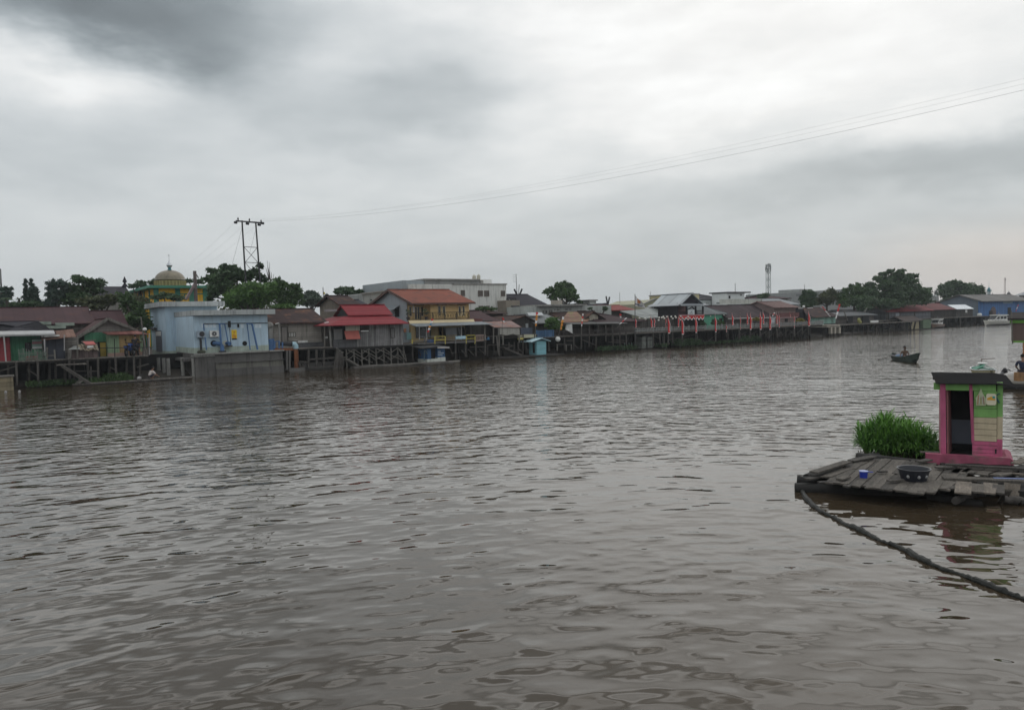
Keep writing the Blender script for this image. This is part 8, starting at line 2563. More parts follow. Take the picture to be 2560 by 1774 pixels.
def plank(a, b, w, z, th=.035, tilt=0.0, m=0, name='plank', zb=None):
    """a,b = (t,s) ends"""
    a3, b3 = Vector((a[0], a[1], z)), Vector((b[0], b[1], z if zb is None else zb))
    d = (b3 - a3)
    x = Vector((d.y, -d.x, 0)).normalized() * (w / 2)
    up = Vector((0, 0, th))
    tl = Vector((0, 0, tilt))
    mb_ = MB()
    mb_.hexa([a3 - x - tl, a3 + x + tl, b3 + x + tl, b3 - x - tl, a3 - x - tl + up, a3 + x + tl + up, b3 + x + tl + up, b3 - x - tl + up])
    return mb_.build(name, PLK[m], dock)
r = random.Random(21)
def pz(x, y, z=DZ):
    return f2.Z(9, x, y, z)
front = [(470, 1105), (540, 1112), (630, 1118), (740, 1128), (850, 1142), (950, 1155), (1050, 1165), (1150, 1178), (1260, 1185), (1370, 1190), (1480, 1150), (1590, 1155)]
back = [(720, 880), (830, 870), (930, 868), (1030, 872), (1130, 880), (1230, 885), (1330, 895), (1400, 905), (1480, 925), (1560, 940), (1640, 960), (1700, 985)]
for i in range(len(front)):
    a, b = pz(*front[i]), pz(*back[i])
    wd = .30 if i < 10 else .24
    nsub = 2
    for q in range(nsub):
        off = (q - .5) * .16
        a2 = (a[0] + off + r.uniform(-.02, .02), a[1] + r.uniform(-.12, .12))
        b2 = (b[0] + off + r.uniform(-.02, .02), b[1] + r.uniform(-.15, .1))
        cut = r.random()
        pw_ = r.uniform(.145, .172)
        if cut < .3 and i < 9:
            u = r.uniform(.35, .65)
            c = (a2[0] + (b2[0] - a2[0]) * u, a2[1] + (b2[1] - a2[1]) * u)
            c2 = (a2[0] + (b2[0] - a2[0]) * (u + .02), a2[1] + (b2[1] - a2[1]) * (u + .02))
            plank(a2, c, pw_, DZ - .035 + r.uniform(-.01, .012), tilt=r.uniform(-.008, .008), m=r.choice((0, 0, 1, 2)))
            plank(c2, b2, pw_, DZ - .035 + r.uniform(-.01, .02), tilt=r.uniform(-.01, .01), m=r.choice((0, 1, 2, 3)))
        else:
            plank(a2, b2, pw_, DZ - .035 + r.uniform(-.012, .014), tilt=r.uniform(-.008, .008), m=r.choice((0, 0, 1, 2, 2)))
plank(pz(285, 998, .42), pz(612, 902, .42), .22, .40, m=0, zb=.42)
plank(pz(225, 1060, .30), pz(420, 1000, .34), .2, .27, m=1, tilt=.01)
plank(pz(400, 1040, .34), pz(765, 888, .36), .26, .31, m=2, tilt=.015)
plank(pz(640, 885, .4), pz(862, 845, .42), .2, .37, m=1, zb=.40)
plank(pz(280, 1020, .34), pz(600, 960, .34), .2, .29, m=3)
plank(pz(330, 1090, .34), pz(640, 1075, .34), .12, .31, m=3)
plank(pz(530, 1060, .4), pz(610, 1035, .4), .16, .37, m=2)
plank(pz(900, 988, .4), pz(985, 985, .4), .1, .375, m=1)
plank(pz(1000, 1082, .39), pz(1140, 1070, .39), .12, .372, m=1)
plank(pz(1290, 890, .42), pz(1395, 870, .42), .18, .385, m=1)
plank(pz(1310, 800, .35), pz(1505, 805, .35), .16, .32, m=2)
plank(pz(1550, 922, .44), pz(2310, 965, .44), .13, .40, .06, m=1, name='cross_beam')
for (xa, ya, xb, yb, m_) in ((1660, 1010, 1740, 960, 2), (1760, 1005, 1850, 960, 0), (1880, 1020, 2020, 975, 2), (2020, 1030, 2170, 975, 2), (1590, 1010, 1650, 960, 1)):
    plank(pz(xa, ya), pz(xb, yb), .30, DZ - .02, m=m_)
plank(pz(1465, 948, .42), pz(1610, 940, .42), .16, .385, m=1)
plank(pz(1525, 1050, .40), pz(2330, 1080, .40), .27, .37, .05, m=0, name='walkway_board')
bs_ = plank(pz(2010, 1042, .45), pz(2330, 1050, .45), .09, .424, .008, m=0, name='blue_strip')
bs_.data.materials[0] = mat('washed_blue_paint', (.16, .20, .36), .7, .15, 4)
plank(pz(2060, 1010, .5), pz(2200, 990, .5), .12, .44, m=2)
plank(pz(2200, 1000, .5), pz(2330, 1012, .5), .08, .46, m=4)
plank(pz(2220, 910, .5), pz(2310, 850, .55), .20, .47, m=4)
plank(pz(2230, 955, .45), pz(2330, 930, .45), .2, .42, m=3)
for (xa, ya, xb, yb, w_, m_) in ((1715, 1195, 1725, 1092, .30, 4), (1840, 1185, 1850, 1112, .27, 2), (1955, 1195, 1985, 1105, .26, 4), (2055, 1195, 2060, 1120, .22, 1), (1500, 1150, 1600, 1085, .26, 2), (1380, 1190, 1470, 1080, .26, 2), (1555, 1075, 1660, 1065, .15, 1), (1770, 1092, 1850, 1080, .1, 0)):
    plank(pz(xa, ya, .33), pz(xb, yb, .36), w_, .30, m=m_, zb=.34)
plank(pz(2165, 1285, .02), pz(2190, 1110, .38), .30, .0, m=4, zb=.36)
plank(pz(2085, 1270, .02), pz(2150, 1170, .3), .16, -.02, m=2, zb=.28)
plank(pz(2330, 1250, .05), pz(2240, 1140, .3), .10, .04, m=4, zb=.3)
LOG = mat('sodden_log', (.016, .015, .014), .75, .4, 5, bump=.6)
for (xa, ya, xb, yb, rr, z) in ((125, 1085, 760, 1130, .14, .12), (105, 1160, 1500, 1215, .17, .03), (400, 1100, 1500, 1180, .15, .15), (1380, 1232, 1910, 1305, .10, .04), (220, 1060, 900, 850, .14, .1), (700, 870, 1700, 960, .16, .1),
                                (1500, 1190, 2330, 1200, .15, .05), (1500, 1120, 2330, 1150, .14, .14), (1500, 960, 2330, 990, .15, .14), (1640, 1270, 1820, 1205, .08, .12), (2110, 1260, 2330, 1270, .08, .1)):
    p, q = pz(xa, ya, z), pz(xb, yb, z)
    n_ = 9
    MB().tube([(p[0] + (q[0] - p[0]) * i / n_, p[1] + (q[1] - p[1]) * i / n_ + r.uniform(-.02, .02), z + r.uniform(-.02, .02)) for i in range(n_ + 1)], [rr * r.uniform(.85, 1.1) for i in range(n_ + 1)], 9).build('float_log', LOG if rr > .09 else WOOD_M, dock, smooth=True)
for xa, ya, xb, yb in ((600, 1115, 900, 900), (1000, 1160, 1250, 900), (1400, 1180, 1560, 950), (1900, 1190, 1980, 960), (2280, 1200, 2290, 960)):
    p, q = pz(xa, ya, .22), pz(xb, yb, .22)
    MB().bar((p[0], p[1], .2), (q[0], q[1], .2), .12, .14).build('under_beam', WOOD_D, dock)
PINK = mat('pink_paint', (.44, .10, .19), .65, .2, 3, streak=.34, rust=((.20, .12, .12), .12))
LIME = mat('lime_green_paint', (.20, .40, .12), .65, .18, 3, streak=.32, rust=((.17, .19, .12), .14))
CREAM = mat('cream_paint', (.50, .42, .29), .65, .16, 3, streak=.30, rust=((.28, .22, .16), .12))
def H(x, y, s=0.0):
    return f2.S(10, x, y, s)
hut = thing('latrine_hut', 'narrow wooden latrine hut painted pink, cream and lime green with a dark corrugated roof', 'hut', (H(750, 1340)[0], .5, .4), f2)
zb = .40
zt = H(750, 245)[1]
zc1, zc2 = H(1000, 757)[1], H(1000, 1122)[1]
x0, x1 = H(320, 800)[0], H(405, 800)[0]
x2, x3 = H(772, 800)[0], H(822, 800)[0]
x4, x5 = H(1178, 800)[0], H(1272, 800)[0]
HD = 1.15
MB().hexa([(x0, -.02, zb), (x1, -.02, zb), (x1, .06, zb), (x0, .06, zb), (x0 - .02, -.02, zt), (x1 - .02, -.02, zt), (x1 - .02, .06, zt), (x0 - .02, .06, zt)]).build('door_post', PINK, hut)
MB().hexa([(x2 + .03, -.02, zc2 - .05), (x3 + .02, -.02, zc2 - .05), (x3 + .02, .06, zc2 - .05), (x2 + .03, .06, zc2 - .05), (x2 - .03, -.02, zt), (x3 - .03, -.02, zt), (x3 - .03, .06, zt), (x2 - .03, .06, zt)]).build('door_post', PINK, hut)
hb_ = H(300, 335)[1]
MB().box(x0 - .16, x1 - .03, .065, .10, hb_, zt + .02).box(x1 - .018, x2 - .032, -.015, .05, hb_, zt).box(x3 - .028, x4 - .02, -.015, .03, hb_, zt).build('header_board', LIME, hut)
def boards(xa, xb, ya, yb, z0, z1, n, m_, side=None, name='wall_board', jit=.004, rr=random.Random(4)):
    h_ = (z1 - z0) / n
    mb_ = MB()
    for i in range(n):
        d_ = rr.uniform(0, jit)
        mb_.box(xa, xb, ya + d_, yb + d_, z0 + i * h_ + .006, z0 + (i + 1) * h_ - .004)
    return mb_.build(name, m_, hut)
xa_ = x3 + .005
boards(xa_, x4, .0, .025, zc1, hb_ - .004, 3, LIME)
boards(xa_, x4, .0, .025, zc2, zc1, 4, CREAM)
boards(xa_ - .03, x4 + .04, -.006, .022, zb + .02, zc2, 4, PINK)
for z0, z1, m_ in ((zb, zc2 + .06, PINK), (zc2 + .06, zc1 + .02, CREAM), (zc1 + .02, zt + .05, LIME)):
    MB().box(x4 + .012, x5 - .0, .035, HD, z0 + .003, z1).build('side_wall', m_, hut)
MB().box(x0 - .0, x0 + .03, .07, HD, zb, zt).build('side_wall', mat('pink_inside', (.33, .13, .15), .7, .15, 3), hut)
MB().box(x0 + .035, x4, HD - .03, HD, zb - .05, zt - .05).build('back_wall', mat('dark_interior', (.025, .025, .027), .8, .2, 3), hut)  # near-black paint stands for the dark interior
MB().box(x0 + .035, x4, HD - .06, HD - .034, zb + .16, H(650, 788, HD)[1]).build('back_panel', mat('grey_blue_panel', (.20, .22, .27), .6, .08, 2, streak=.15), hut)
MB().hexa([(x1 + .02, .08, zb + .02), (x1 + .05, .08, zb + .02), (x1 + .16, .75, zb + .02), (x1 + .13, .75, zb + .02), (x1 - .0, .08, hb_), (x1 + .03, .08, hb_), (x1 + .13, .75, hb_), (x1 + .10, .75, hb_)]).build('door', mat('worn_pink_door', (.34, .15, .155), .7, .25, 2, streak=.3), hut)
MB().box(x0, x5, .03, HD, zb - .06, zb - .003).build('floor', WOOD_D, hut)
MB().box(x3 + .01, x4 + .008, .032, .05, zb, zt).build('added_gap_backing', WOOD_D, hut)  # added backing; stops light showing through the board gaps
zl = H(640, 357)[1]
MB().box(x1 + .14, x2 - .01, HD - .05, HD - .01, zl + .12, zl + .16).build('painted_light_gap', WHITE, hut)  # solid white strip painted as daylight under the eaves
q0, q1 = H(85, 1360, -.16)[0], H(1392, 1420, -.16)[0]
zq1 = H(750, 1345, -.16)[1]
MB().box(q0, q1, -.16, .025, zq1 - .26, zq1).build('base_beam', mat('worn_pink_beam', (.31, .075, .125), .75, .3, 4, rust=((.16, .12, .11), .25)), hut)
MB().tube([(q1 - .05, -.1, zq1 - .14), (q1 + .02, HD, zq1 - .12)], .13, 10).build('base_log', MATS['worn_pink_beam'], hut)
rt0, rt1 = H(128, 200, .6)[0], H(1440, 200, .6)[0]
zr0 = H(700, 238, -.12)[1]
zr1 = zr0 + .16
roofm = MB()
n_ = 56
ya, yb = -.16, HD + .35
rows_t, rows_b = [], []
for i in range(n_ * 4 + 1):
    u = i / (n_ * 4)
    t = rt0 + .13 + (rt1 - rt0 - .16) * u
    w_ = .013 * math.sin(2 * math.pi * i / 4)
    droop = -.10 * max(0, (u - .8) / .2) ** 1.5
    a, b = (t + .02, ya + r.uniform(-.003, .003), zr0 + w_ + droop), (t - .05, yb, zr1 + w_ + droop * .6)
    rows_t.append((a, b))
for i in range(n_ * 4):
    a, b = rows_t[i]
    c, d = rows_t[i + 1]
    roofm.hexa([(a[0], a[1], a[2] - .006), (c[0], c[1], c[2] - .006), (d[0], d[1], d[2] - .006), (b[0], b[1], b[2] - .006), a, c, d, b])
roofm.build('roof', mat('dark_corrugated_iron', (.012, .012, .014), .75, .3, 3, spec=.15, rust=((.022, .014, .012), .3)), hut)
MB().box(x0 - .15, x5 + .05, -.05, .0, zt + .004, zr0 - .02).box(x0 - .15, x5 + .05, HD - .05, HD, zt + .004, zr1 - .06).build('rafter', WOOD_D, hut)
MB().box(x4 - .035, x4 + .0, -.012, -.007, zb + .13, zb + .24).build('board_gap', BLACK, hut)
t, z = H(932, 470)
bgp = thing('toiletry_bag', 'clear plastic bag of toothbrushes hung on the green boards', 'bag', (t, -.02, z - .17), f2)
m = MB()
m.slab([(t - .10, -.02, z - .17), (t + .10, -.02, z - .16), (t + .12, -.02, z), (t + .04, -.02, z + .14), (t, -.02, z + .27), (t - .05, -.02, z + .13), (t - .11, -.02, z + .02)], (0, -.03, 0))
m.build('bag', mat('milky_plastic', (.42, .46, .30), .35, .2, 8), bgp)
for i, c in enumerate(((.45, .12, .06), (.6, .6, .55), (.5, .4, .15), (.55, .55, .5), (.3, .1, .1))):
    MB().bar((t - .07 + i * .035, -.056, z - .14 + .02 * (i % 2)), (t - .05 + i * .024, -.056, z + .10 - .03 * (i % 3)), .016, .01).build('toothbrush', mat('brush_%d' % i, c, .4), bgp)
t0, z0 = H(1012, 560)
t1, z1 = H(1168, 390)
dp = thing('detergent_pouch', 'white refill pouch with a yellow and teal print hung on the green boards', 'pouch', ((t0 + t1) / 2, -.02, z0), f2)
c_ = .03
MB().slab([(t0 + c_, -.018, z0), (t1 - c_, -.018, z0), (t1, -.018, z0 + c_), (t1, -.018, z1 - c_), (t1 - c_, -.018, z1), (t0 + c_, -.018, z1), (t0, -.018, z1 - c_), (t0, -.018, z0 + c_)], (0, -.04, 0)).build('pouch', mat('pouch_white', (.66, .62, .46), .4, .06, 8), dp)
w_ = t1 - t0
h_ = z1 - z0
m = MB()
m.slab([(t0 + w_ * .08, -.060, z0 + h_ * .45), (t1 - w_ * .12, -.060, z0 + h_ * .42), (t1 - w_ * .12, -.060, z0 + h_ * .62), (t0 + w_ * .5, -.060, z0 + h_ * .76), (t0 + w_ * .1, -.060, z0 + h_ * .62)], (0, -.003, 0))
m.build('yellow_print', mat('print_yellow', (.65, .36, .05), .4), dp)
MB().slab([(t0 + w_ * .62, -.061, z0 + h_ * .60), (t1 - w_ * .14, -.061, z0 + h_ * .58), (t1 - w_ * .14, -.061, z0 + h_ * .78), (t0 + w_ * .62, -.061, z0 + h_ * .8)], (0, -.005, 0)).build('teal_print', mat('print_teal', (.05, .32, .30), .4), dp)
t, z = H(1200, 450, .02)
tb = thing('cloth_brush', 'dark teal cleaning brush hung at the hut corner', 'brush', (t, .0, z - .12), f2)
MB().bar((t + .03, -.02, z + .11), (t - .05, -.02, z + .05), .025).bar((t - .05, -.02, z + .02), (t + .02, -.03, z - .13), .035).build('brush', mat('dark_teal', (.02, .08, .085), .5), tb)
p = f2.Z(9, 1247, 1088, DZ + .01)
k = (f2.Z(9, 1385, 1000, DZ)[0] - f2.Z(9, 1105, 1000, DZ)[0]) / 2
bn = thing('wash_basin', 'large black plastic wash basin with pale spots standing on the dock', 'basin', (p[0], p[1] + .2, DZ), f2)
c = (p[0], p[1] + .24, DZ + .005)
rr = .33
MB().lathe(c, [(rr * .78, 0), (rr * .80, .01), (rr * .97, .235), (rr * 1.06, .25), (rr * 1.06, .265), (rr * .96, .262), (rr * .93, .235), (rr * .78, .03), (.01, .028)], 36).build('basin', mat('black_plastic', (.018, .020, .028), .38, .15, 4, spec=.5), bn, smooth=True)
m = MB()
dirc = (Vector((EYE.x, EYE.y, 0)) - f2.W(c[0], c[1], 0))
a0 = math.atan2(dirc.dot(f2.w), dirc.dot(f2.u))
for da_ in (-.40, .36, 1.0):
    a = a0 + da_
    r_ = rr * (.80 + .17 * (.115 / .235)) - .012
    m.ell((c[0] + r_ * math.cos(a), c[1] + r_ * math.sin(a), c[2] + .115), .036, .036, .045, 12, 8)
m.build('pale_spots', mat('worn_pale_spots', (.26, .26, .26), .6), bn, smooth=True)
p = f2.Z(9, 762, 1062, DZ)
dpn = thing('water_dipper', 'small bright blue plastic dipper pail standing on the dock boards', 'pail', (p[0], p[1] + .08, DZ), f2)
c = (p[0], p[1] + .09, DZ + .002)
blp = mat('royal_blue_plastic', (.03, .055, .42), .35, .08, 4, spec=.5)
MB().lathe(c, [(.072, 0), (.078, .01), (.092, .16), (.096, .165), (.088, .162), (.072, .02), (.01, .018)], 24).build('pail', blp, dpn, smooth=True)
MB().lathe((c[0], c[1], c[2] + .155), [(.097, 0), (.100, .014), (.090, .014)], 24).build('rim', mat('pale_blue_rim', (.30, .36, .62), .4), dpn)
MB().bar((c[0] + .09, c[1], c[2] + .15), (c[0] + .19, c[1] + .05, c[2] + .145), .025, .015).build('handle', blp, dpn)
gm = leafmat('reed_leaf', (.040, .115, .022), (.17, .36, .06))
wp_ = thing('water_plants', 'dense clump of long bladed green water plants floating beside the dock', 'water plants', (*f2.Z(9, 1080, 850, 0), 0), f2)
m = MB()
r = random.Random(31)
pl0, pl1 = f2.Z(9, 690, 850, 0), f2.Z(9, 1490, 828, 0)
pcx, pcy = (pl0[0] + pl1[0]) / 2, (pl0[1] + pl1[1]) / 2 + .35
prx, pry = (pl1[0] - pl0[0]) / 2 * .86, .62
ctr = []
while len(ctr) < 330:
    a, b = r.uniform(-1, 1), r.uniform(-1, 1)
    q = a * a + b * b
    if q > 1:
        continue
    prof = 1.0 - .42 * max(0, a + .25) / 1.25 - .12 * max(0, -a - .5) / .5
    hh = 1.20 * prof * math.sqrt(max(.08, 1 - .80 * q)) * r.uniform(.82, 1.06)
    ctr.append(((pcx + a * prx, pcy + b * pry), hh, (a, b)))
for (c, h_, ab) in ctr:
    lean = Vector((r.gauss(0, .10) + .26 * ab[0], r.gauss(0, .10) + .30 * ab[1], 0))
    top = Vector((c[0], c[1], 0)) + lean * h_ + Vector((0, 0, h_ * .74))
    m.tube([(c[0], c[1], -.05), tuple((Vector((c[0], c[1], 0)) * .5 + top * .5)), tuple(top)], [.012, .010, .006], 4)
    nb = r.randint(14, 20)
    for j in range(nb):
        u = .3 + .7 * j / nb
        b0 = Vector((c[0], c[1], 0)).lerp(top, u)
        a = j * 2.4 + r.uniform(-.4, .4)
        d = Vector((math.cos(a), math.sin(a), 0))
        L = r.uniform(.26, .44) * (1.15 - .35 * u)
        el_ = r.uniform(.25, 1.0) if u < .85 else r.uniform(.9, 2.2)
        wv = Vector((-d.y, d.x, 0)) * r.uniform(.014, .024)
        p1 = b0 + d * L * .45 + Vector((0, 0, L * .45 * el_))
        p2 = p1 + d * L * .35 + Vector((0, 0, L * .25 * (el_ - .55)))
        p3 = p2 + d * L * .28 + Vector((0, 0, L * (.25 * (el_ - 1.2))))
        m.poly((b0 - wv * .6, b0 + wv * .6, p1 + wv, p1 - wv))
        m.poly((p1 - wv, p1 + wv, p2 + wv * .75, p2 - wv * .75))
        m.poly((p2 - wv * .75, p2 + wv * .75, p3))
m.build('foliage', gm, wp_, fixn=False)
m = MB()
for i in range(60):
    c = f2.Z(9, r.uniform(700, 1480), r.uniform(835, 862), 0)
    m.bar((c[0], c[1], -.02), (c[0] + r.uniform(-.2, .2), c[1] + r.uniform(-.1, .1), r.uniform(.05, .2)), .02, .012)
m.build('dead_stems', mat('dead_stems', (.06, .05, .03), .9, .3, 6), wp_)
bp = [(20, 30), (60, 110), (150, 195), (250, 265), (350, 310), (470, 375), (600, 430), (700, 480), (820, 540), (950, 590), (1100, 650), (1200, 710), (1320, 775), (1480, 845), (1650, 890), (1800, 955), (2000, 1030), (2200, 1110), (2400, 1185), (2600, 1265)]
pts, rad = [], []
for i, (x, y) in enumerate(bp):
    c = WORLD.Z(18, x, y, 0)
    pts.append((c[0], c[1], .015 + .012 * math.sin(i * 2.2)))
fine, frad = [], []
for i in range(len(pts) - 1):
    for j in range(6):
        u = j / 6
        p = Vector(pts[i]).lerp(Vector(pts[i + 1]), u)
        p.z += r.uniform(-.012, .012)
        fine.append(tuple(p))
        frad.append(.050 * r.uniform(.7, 1.2) + .012 * math.sin(i * 1.3 + u))
bo = MB().tube(fine, frad, 8).build('floating_boom', mat('slimy_black_log', (.018, .019, .016), .55, .5, 8, bump=.8), frame=WORLD, base=(pts[0][0], pts[0][1], 0), smooth=True)
tag(bo, 'long thin black floating boom trailing from the dock end toward the lower corner', 'boom')
fb = Frame(31.05, 58.4, math.atan2(56.0 - 60.85, 30.72 - 31.35))     # t axis points to the bow
BL = 4.6
HULL = mat('dull_green_hull', (.05, .068, .058), .65, .2, 2, streak=.25)
def rowboat(name, label, f, L, wmax, hull_m, rim_m, inner_m, freeboard=.34, bow=.42, stern=.16, group=None):
    root = thing(name, label, 'boat', (0, 0, 0), f, group)
    n_ = 18
    out, inn, gun = [], [], []
    for i in range(n_ + 1):
        u = i / n_
        x = (u - .5) * L
        w_ = wmax / 2 * (max(0.06, math.sin(math.pi * (.12 + .86 * u)) ** .7) if u < .97 else .12)
        if u < .1:
            w_ *= .55 + 4.5 * u
        sh_ = freeboard + bow * max(0, (u - .55) / .45) ** 2 + stern * max(0, (.3 - u) / .3) ** 2
        rake = .35 * max(0, (u - .75) / .25) ** 1.5
        kz = -.12 + .35 * max(0, (u - .8) / .2) ** 2
        out.append([(x + rake, -w_, sh_), (x + rake * .5, -w_ * .88, sh_ * .4), (x, -w_ * .5, kz), (x, w_ * .5, kz), (x + rake * .5, w_ * .88, sh_ * .4), (x + rake, w_, sh_)])
        wi = max(.02, w_ - .05)
        inn.append([(x + rake, -wi, sh_ - .01), (x + rake * .5, -wi * .86, sh_ * .45), (x, -wi * .5, kz + .1), (x, wi * .5, kz + .1), (x + rake * .5, wi * .86, sh_ * .45), (x + rake, wi, sh_ - .01)])
    m = loft(MB(), out)
    m.poly(out[0])
    m.poly(out[-1])
    m.build('hull', hull_m, root, smooth=True)
    loft(MB(), inn).build('inner_hull', inner_m, root, smooth=True)
    g_ = MB()
    for i in range(n_):
        for j in (0, 5):
            a, b = out[i][j], out[i + 1][j]
            g_.bar(a, b, .07, .05)
    g_.bar(out[0][0], out[0][5], .06, .06).bar(out[-1][0], out[-1][5], .08, .06)
    g_.build('gunwale', rim_m, root)
    return root, out
rbt, ro = rowboat('rowing_boat', 'dull green wooden rowing boat out on the river with a shirtless rower', fb, BL, 1.15, HULL, mat('dark_green_rim', (.04, .06, .05), .6), mat('boat_inside', (.07, .075, .07), .8))
for u in (-.9, .15, 1.0):
    MB().box(u - .12, u + .12, -.48, .48, .22, .26).build('thwart', WOOD_M, rbt)
sk_ = MB()
r = random.Random(77)
for i in range(9):
    sk_.ell((-1.45 + r.uniform(-.4, .45), r.uniform(-.3, .3), .30 + r.uniform(-.05, .12)), .25, .22, .16, 8, 6)
tag(sk_.build('sack_pile', mat('dim_sacks', (.16, .15, .17), .85, .4, 3), frame=fb, smooth=True), 'pile of dim grey sacks lying in the stern of the rowing boat', 'sacks')
tag(MB().ell((-.85, .0, .36), .32, .4, .16, 10, 6).build('blue_tarp', mat('dull_blue_tarp', (.12, .18, .26), .7, .2, 4), frame=fb, smooth=True), 'dull blue tarp bundle behind the rower in the boat', 'tarp')
J = dict(pelvis=(0, 0, .34), waist=(0, .02, .52), chest=(0, .03, .70), collar=(0, .03, .82), neck=(0, .035, .88), head=(0, .05, 1.02), face=(0, .16, 1.01),
         shL=(-.19, .03, .79), elL=(-.29, .02, .56), wrL=(-.25, .22, .45), shR=(.19, .03, .79), elR=(.30, .04, .56), wrR=(.40, .22, .42),
         hpL=(-.10, .05, .32), knL=(-.16, .45, .42), anL=(-.14, .72, .12), toL=(-.14, .86, .10), hpR=(.10, .05, .32), knR=(.17, .45, .42), anR=(.15, .72, .12), toR=(.15, .86, .10))
def turned(f, x, y, ang, z=0):
    w_ = f.W(x, y, 0)
    return Frame(w_.x, w_.y, ang)
fr_ = turned(fb, -.05, 0, fb.ang - R(90))
person('shirtless dark haired person sitting and rowing in the dull green boat', fr_, J, pants=mat('maroon_shorts', (.06, .03, .045), .85), k=1.2, skin=mat('tanned_skin', (.105, .062, .042), .6, .08, 6))
oar = MB()
oar.bar((-.5, -.5, .5), (-1.9, -1.2, .06), .035).bar((-1.75, -1.12, .1), (-2.3, -1.4, -.06), .14, .02)
tag(oar.build('wooden_oar', WOOD_L, frame=fb), 'pale wooden oar trailing beside the stern of the rowing boat', 'oar')
c = WORLD.Z(11, 470, 1350, 0)
fg_ = Frame(c[0] + .75, c[1] + 1.4, R(-112))
gb_, go = rowboat('moored_boat', 'green and cream moored boat with a white bow seat, seen over the hut roof', fg_, 3.6, 1.15, mat('cream_hull', (.42, .38, .24), .6, .12, 2, streak=.3), mat('white_gunwale', (.55, .58, .58), .5, .1), mat('boat_green', (.04, .20, .13), .6, .15, 2), freeboard=.42, bow=.14, stern=.05)
MB().slab([(-.4, -.5, .47), (.5, -.45, .47), (.5, 0, .70), (-.4, 0, .74)], (0, 0, -.03)).slab([(-.4, .5, .47), (.5, .45, .47), (.5, 0, .70), (-.4, 0, .74)], (0, 0, -.03)).build('deck_cover', mat('boat_green', (.04, .2, .13)), gb_)
MB().ell((-.3, 0, .76), .30, .26, .07, 14, 6).build('white_seat', WHITE, gb_, smooth=True)
MB().tube([(-.5, .0, .78), (-.5, -.0, 1.0)], .02, 6).tube([(-.5, -.05, 1.0), (-.35, .65, 1.05)], .022, 6).build('rod', mat('brown_rod', (.12, .08, .06)), gb_)
MB().bar((1.3, -.45, .5), (.9, .5, .62), .06, .03).build('plank_seat', WHITE, gb_)
fr3 = Frame(*WORLD.Z(11, 1010, 1400, .38), R(-40))
rz = .38
rf = thing('raft_house', 'brown raft house with green trim cut by the picture edge', 'raft house', (1.2, 1.0, 0), fr3)
t0, z0 = fr3.S(11, 945, 695, 1.2)
_, z1 = fr3.S(11, 940, 345, 1.2)
_, z2 = fr3.S(11, 925, 288, 1.2)
_, z3 = fr3.S(11, 960, 665, 1.2)
tl = fr3.S(11, 932, 450, 1.2)[0]
BRW = mat('brown_panel_wall', (.145, .10, .09), .75, .12, 2, streak=.15)
LIME2 = mat('leaf_green_trim', (.15, .36, .06), .6, .1, 3)
MB().box(tl, tl + 4, 1.2, 1.3, z3, z1).build('upper_wall', BRW, rf)
MB().box(tl + .002, tl + .1, 1.302, 4.0, z3, z1).build('side_wall', BRW, rf)
MB().box(tl - .06, tl + 4, 1.1, 1.35, z1 + .003, z2).build('trim', LIME2, rf)
MB().box(tl + .03, tl + 4, 1.12, 1.33, z0, z3 - .003).build('trim', LIME2, rf)
MB().slab([(tl - .15, .95, z2 + .02), (tl + 4, .95, z2 + .02), (tl + 4, 2.6, z2 + .32), (tl - .1, 2.6, z2 + .32)], (0, 0, .06)).slab([(tl - .1, 2.62, z2 + .32), (tl + 4, 2.62, z2 + .32), (tl + 4, 4.3, z2 + .02), (tl - .15, 4.3, z2 + .02)], (0, 0, .06)).build('roof', mat('dark_raft_roof', (.04, .035, .035), .8, .2), rf)
tp = fr3.S(11, 1140, 800, 1.25)[0]
MB().box(tp, tp + .13, 1.2, 1.33, rz, z0 - .003).box(tp + 2.2, tp + 2.33, 1.2, 1.33, rz, z0 - .003).build('post', mat('orange_post', (.36, .15, .055), .7, .15, 3), rf)
MB().box(tp + 1.2, tp + 4, 3.9, 4.0, rz, z3 - .005).build('back_wall', BRW, rf)
t5 = fr3.S(11, 790, 1330, .3)[0]
MB().box(t5 - .2, t5 + 6, -.25, 4.4, rz - .10, rz).build('deck', mat('pale_raft_deck', (.23, .215, .19), .8, .15, 2, lines=('y', .2, .25)), rf)
MB().tube([(t5 - .3, -.15, .08), (t5 + 6, -.15, .08)], .19, 10).tube([(t5 - .3, 1.8, .08), (t5 + 6, 1.8, .08)], .19, 10).tube([(t5 - .3, 4.0, .08), (t5 + 6, 4.0, .08)], .19, 10).build('float_logs', LOG, rf, smooth=True)
MB().box(t5 - .15, t5 + 6, -.2, -.1, rz - .22, rz - .104).build('edge_beam', WOOD_D, rf)
a, b = fr3.S(11, 930, 120, 1.0), fr3.S(11, 955, 720, 1.0)
tag(MB().tube([(b[0], 1.0, b[1]), (a[0], 1.0, a[1])], .03, 6).build('bamboo_pole', WOOD_L, frame=fr3), 'slim pale bamboo pole leaning on the brown raft house corner', 'pole')
t, z = fr3.S(11, 1065, 1270, .35)
tub = thing('timber_stool', 'tan timber stump stool under the seated person on the raft', 'stool', (t + .02, .35, rz), fr3)
MB().lathe((t + .02, .4, rz), [(.22, 0), (.24, .05), (.235, .38), (.22, .43)], 18).build('stump', mat('tan_stump', (.30, .17, .08), .75, .25, 3, streak=.4), tub, smooth=True)
fp_ = Frame(*fr3.W(t + .17, .42, 0)[:2], fr3.ang + R(10))
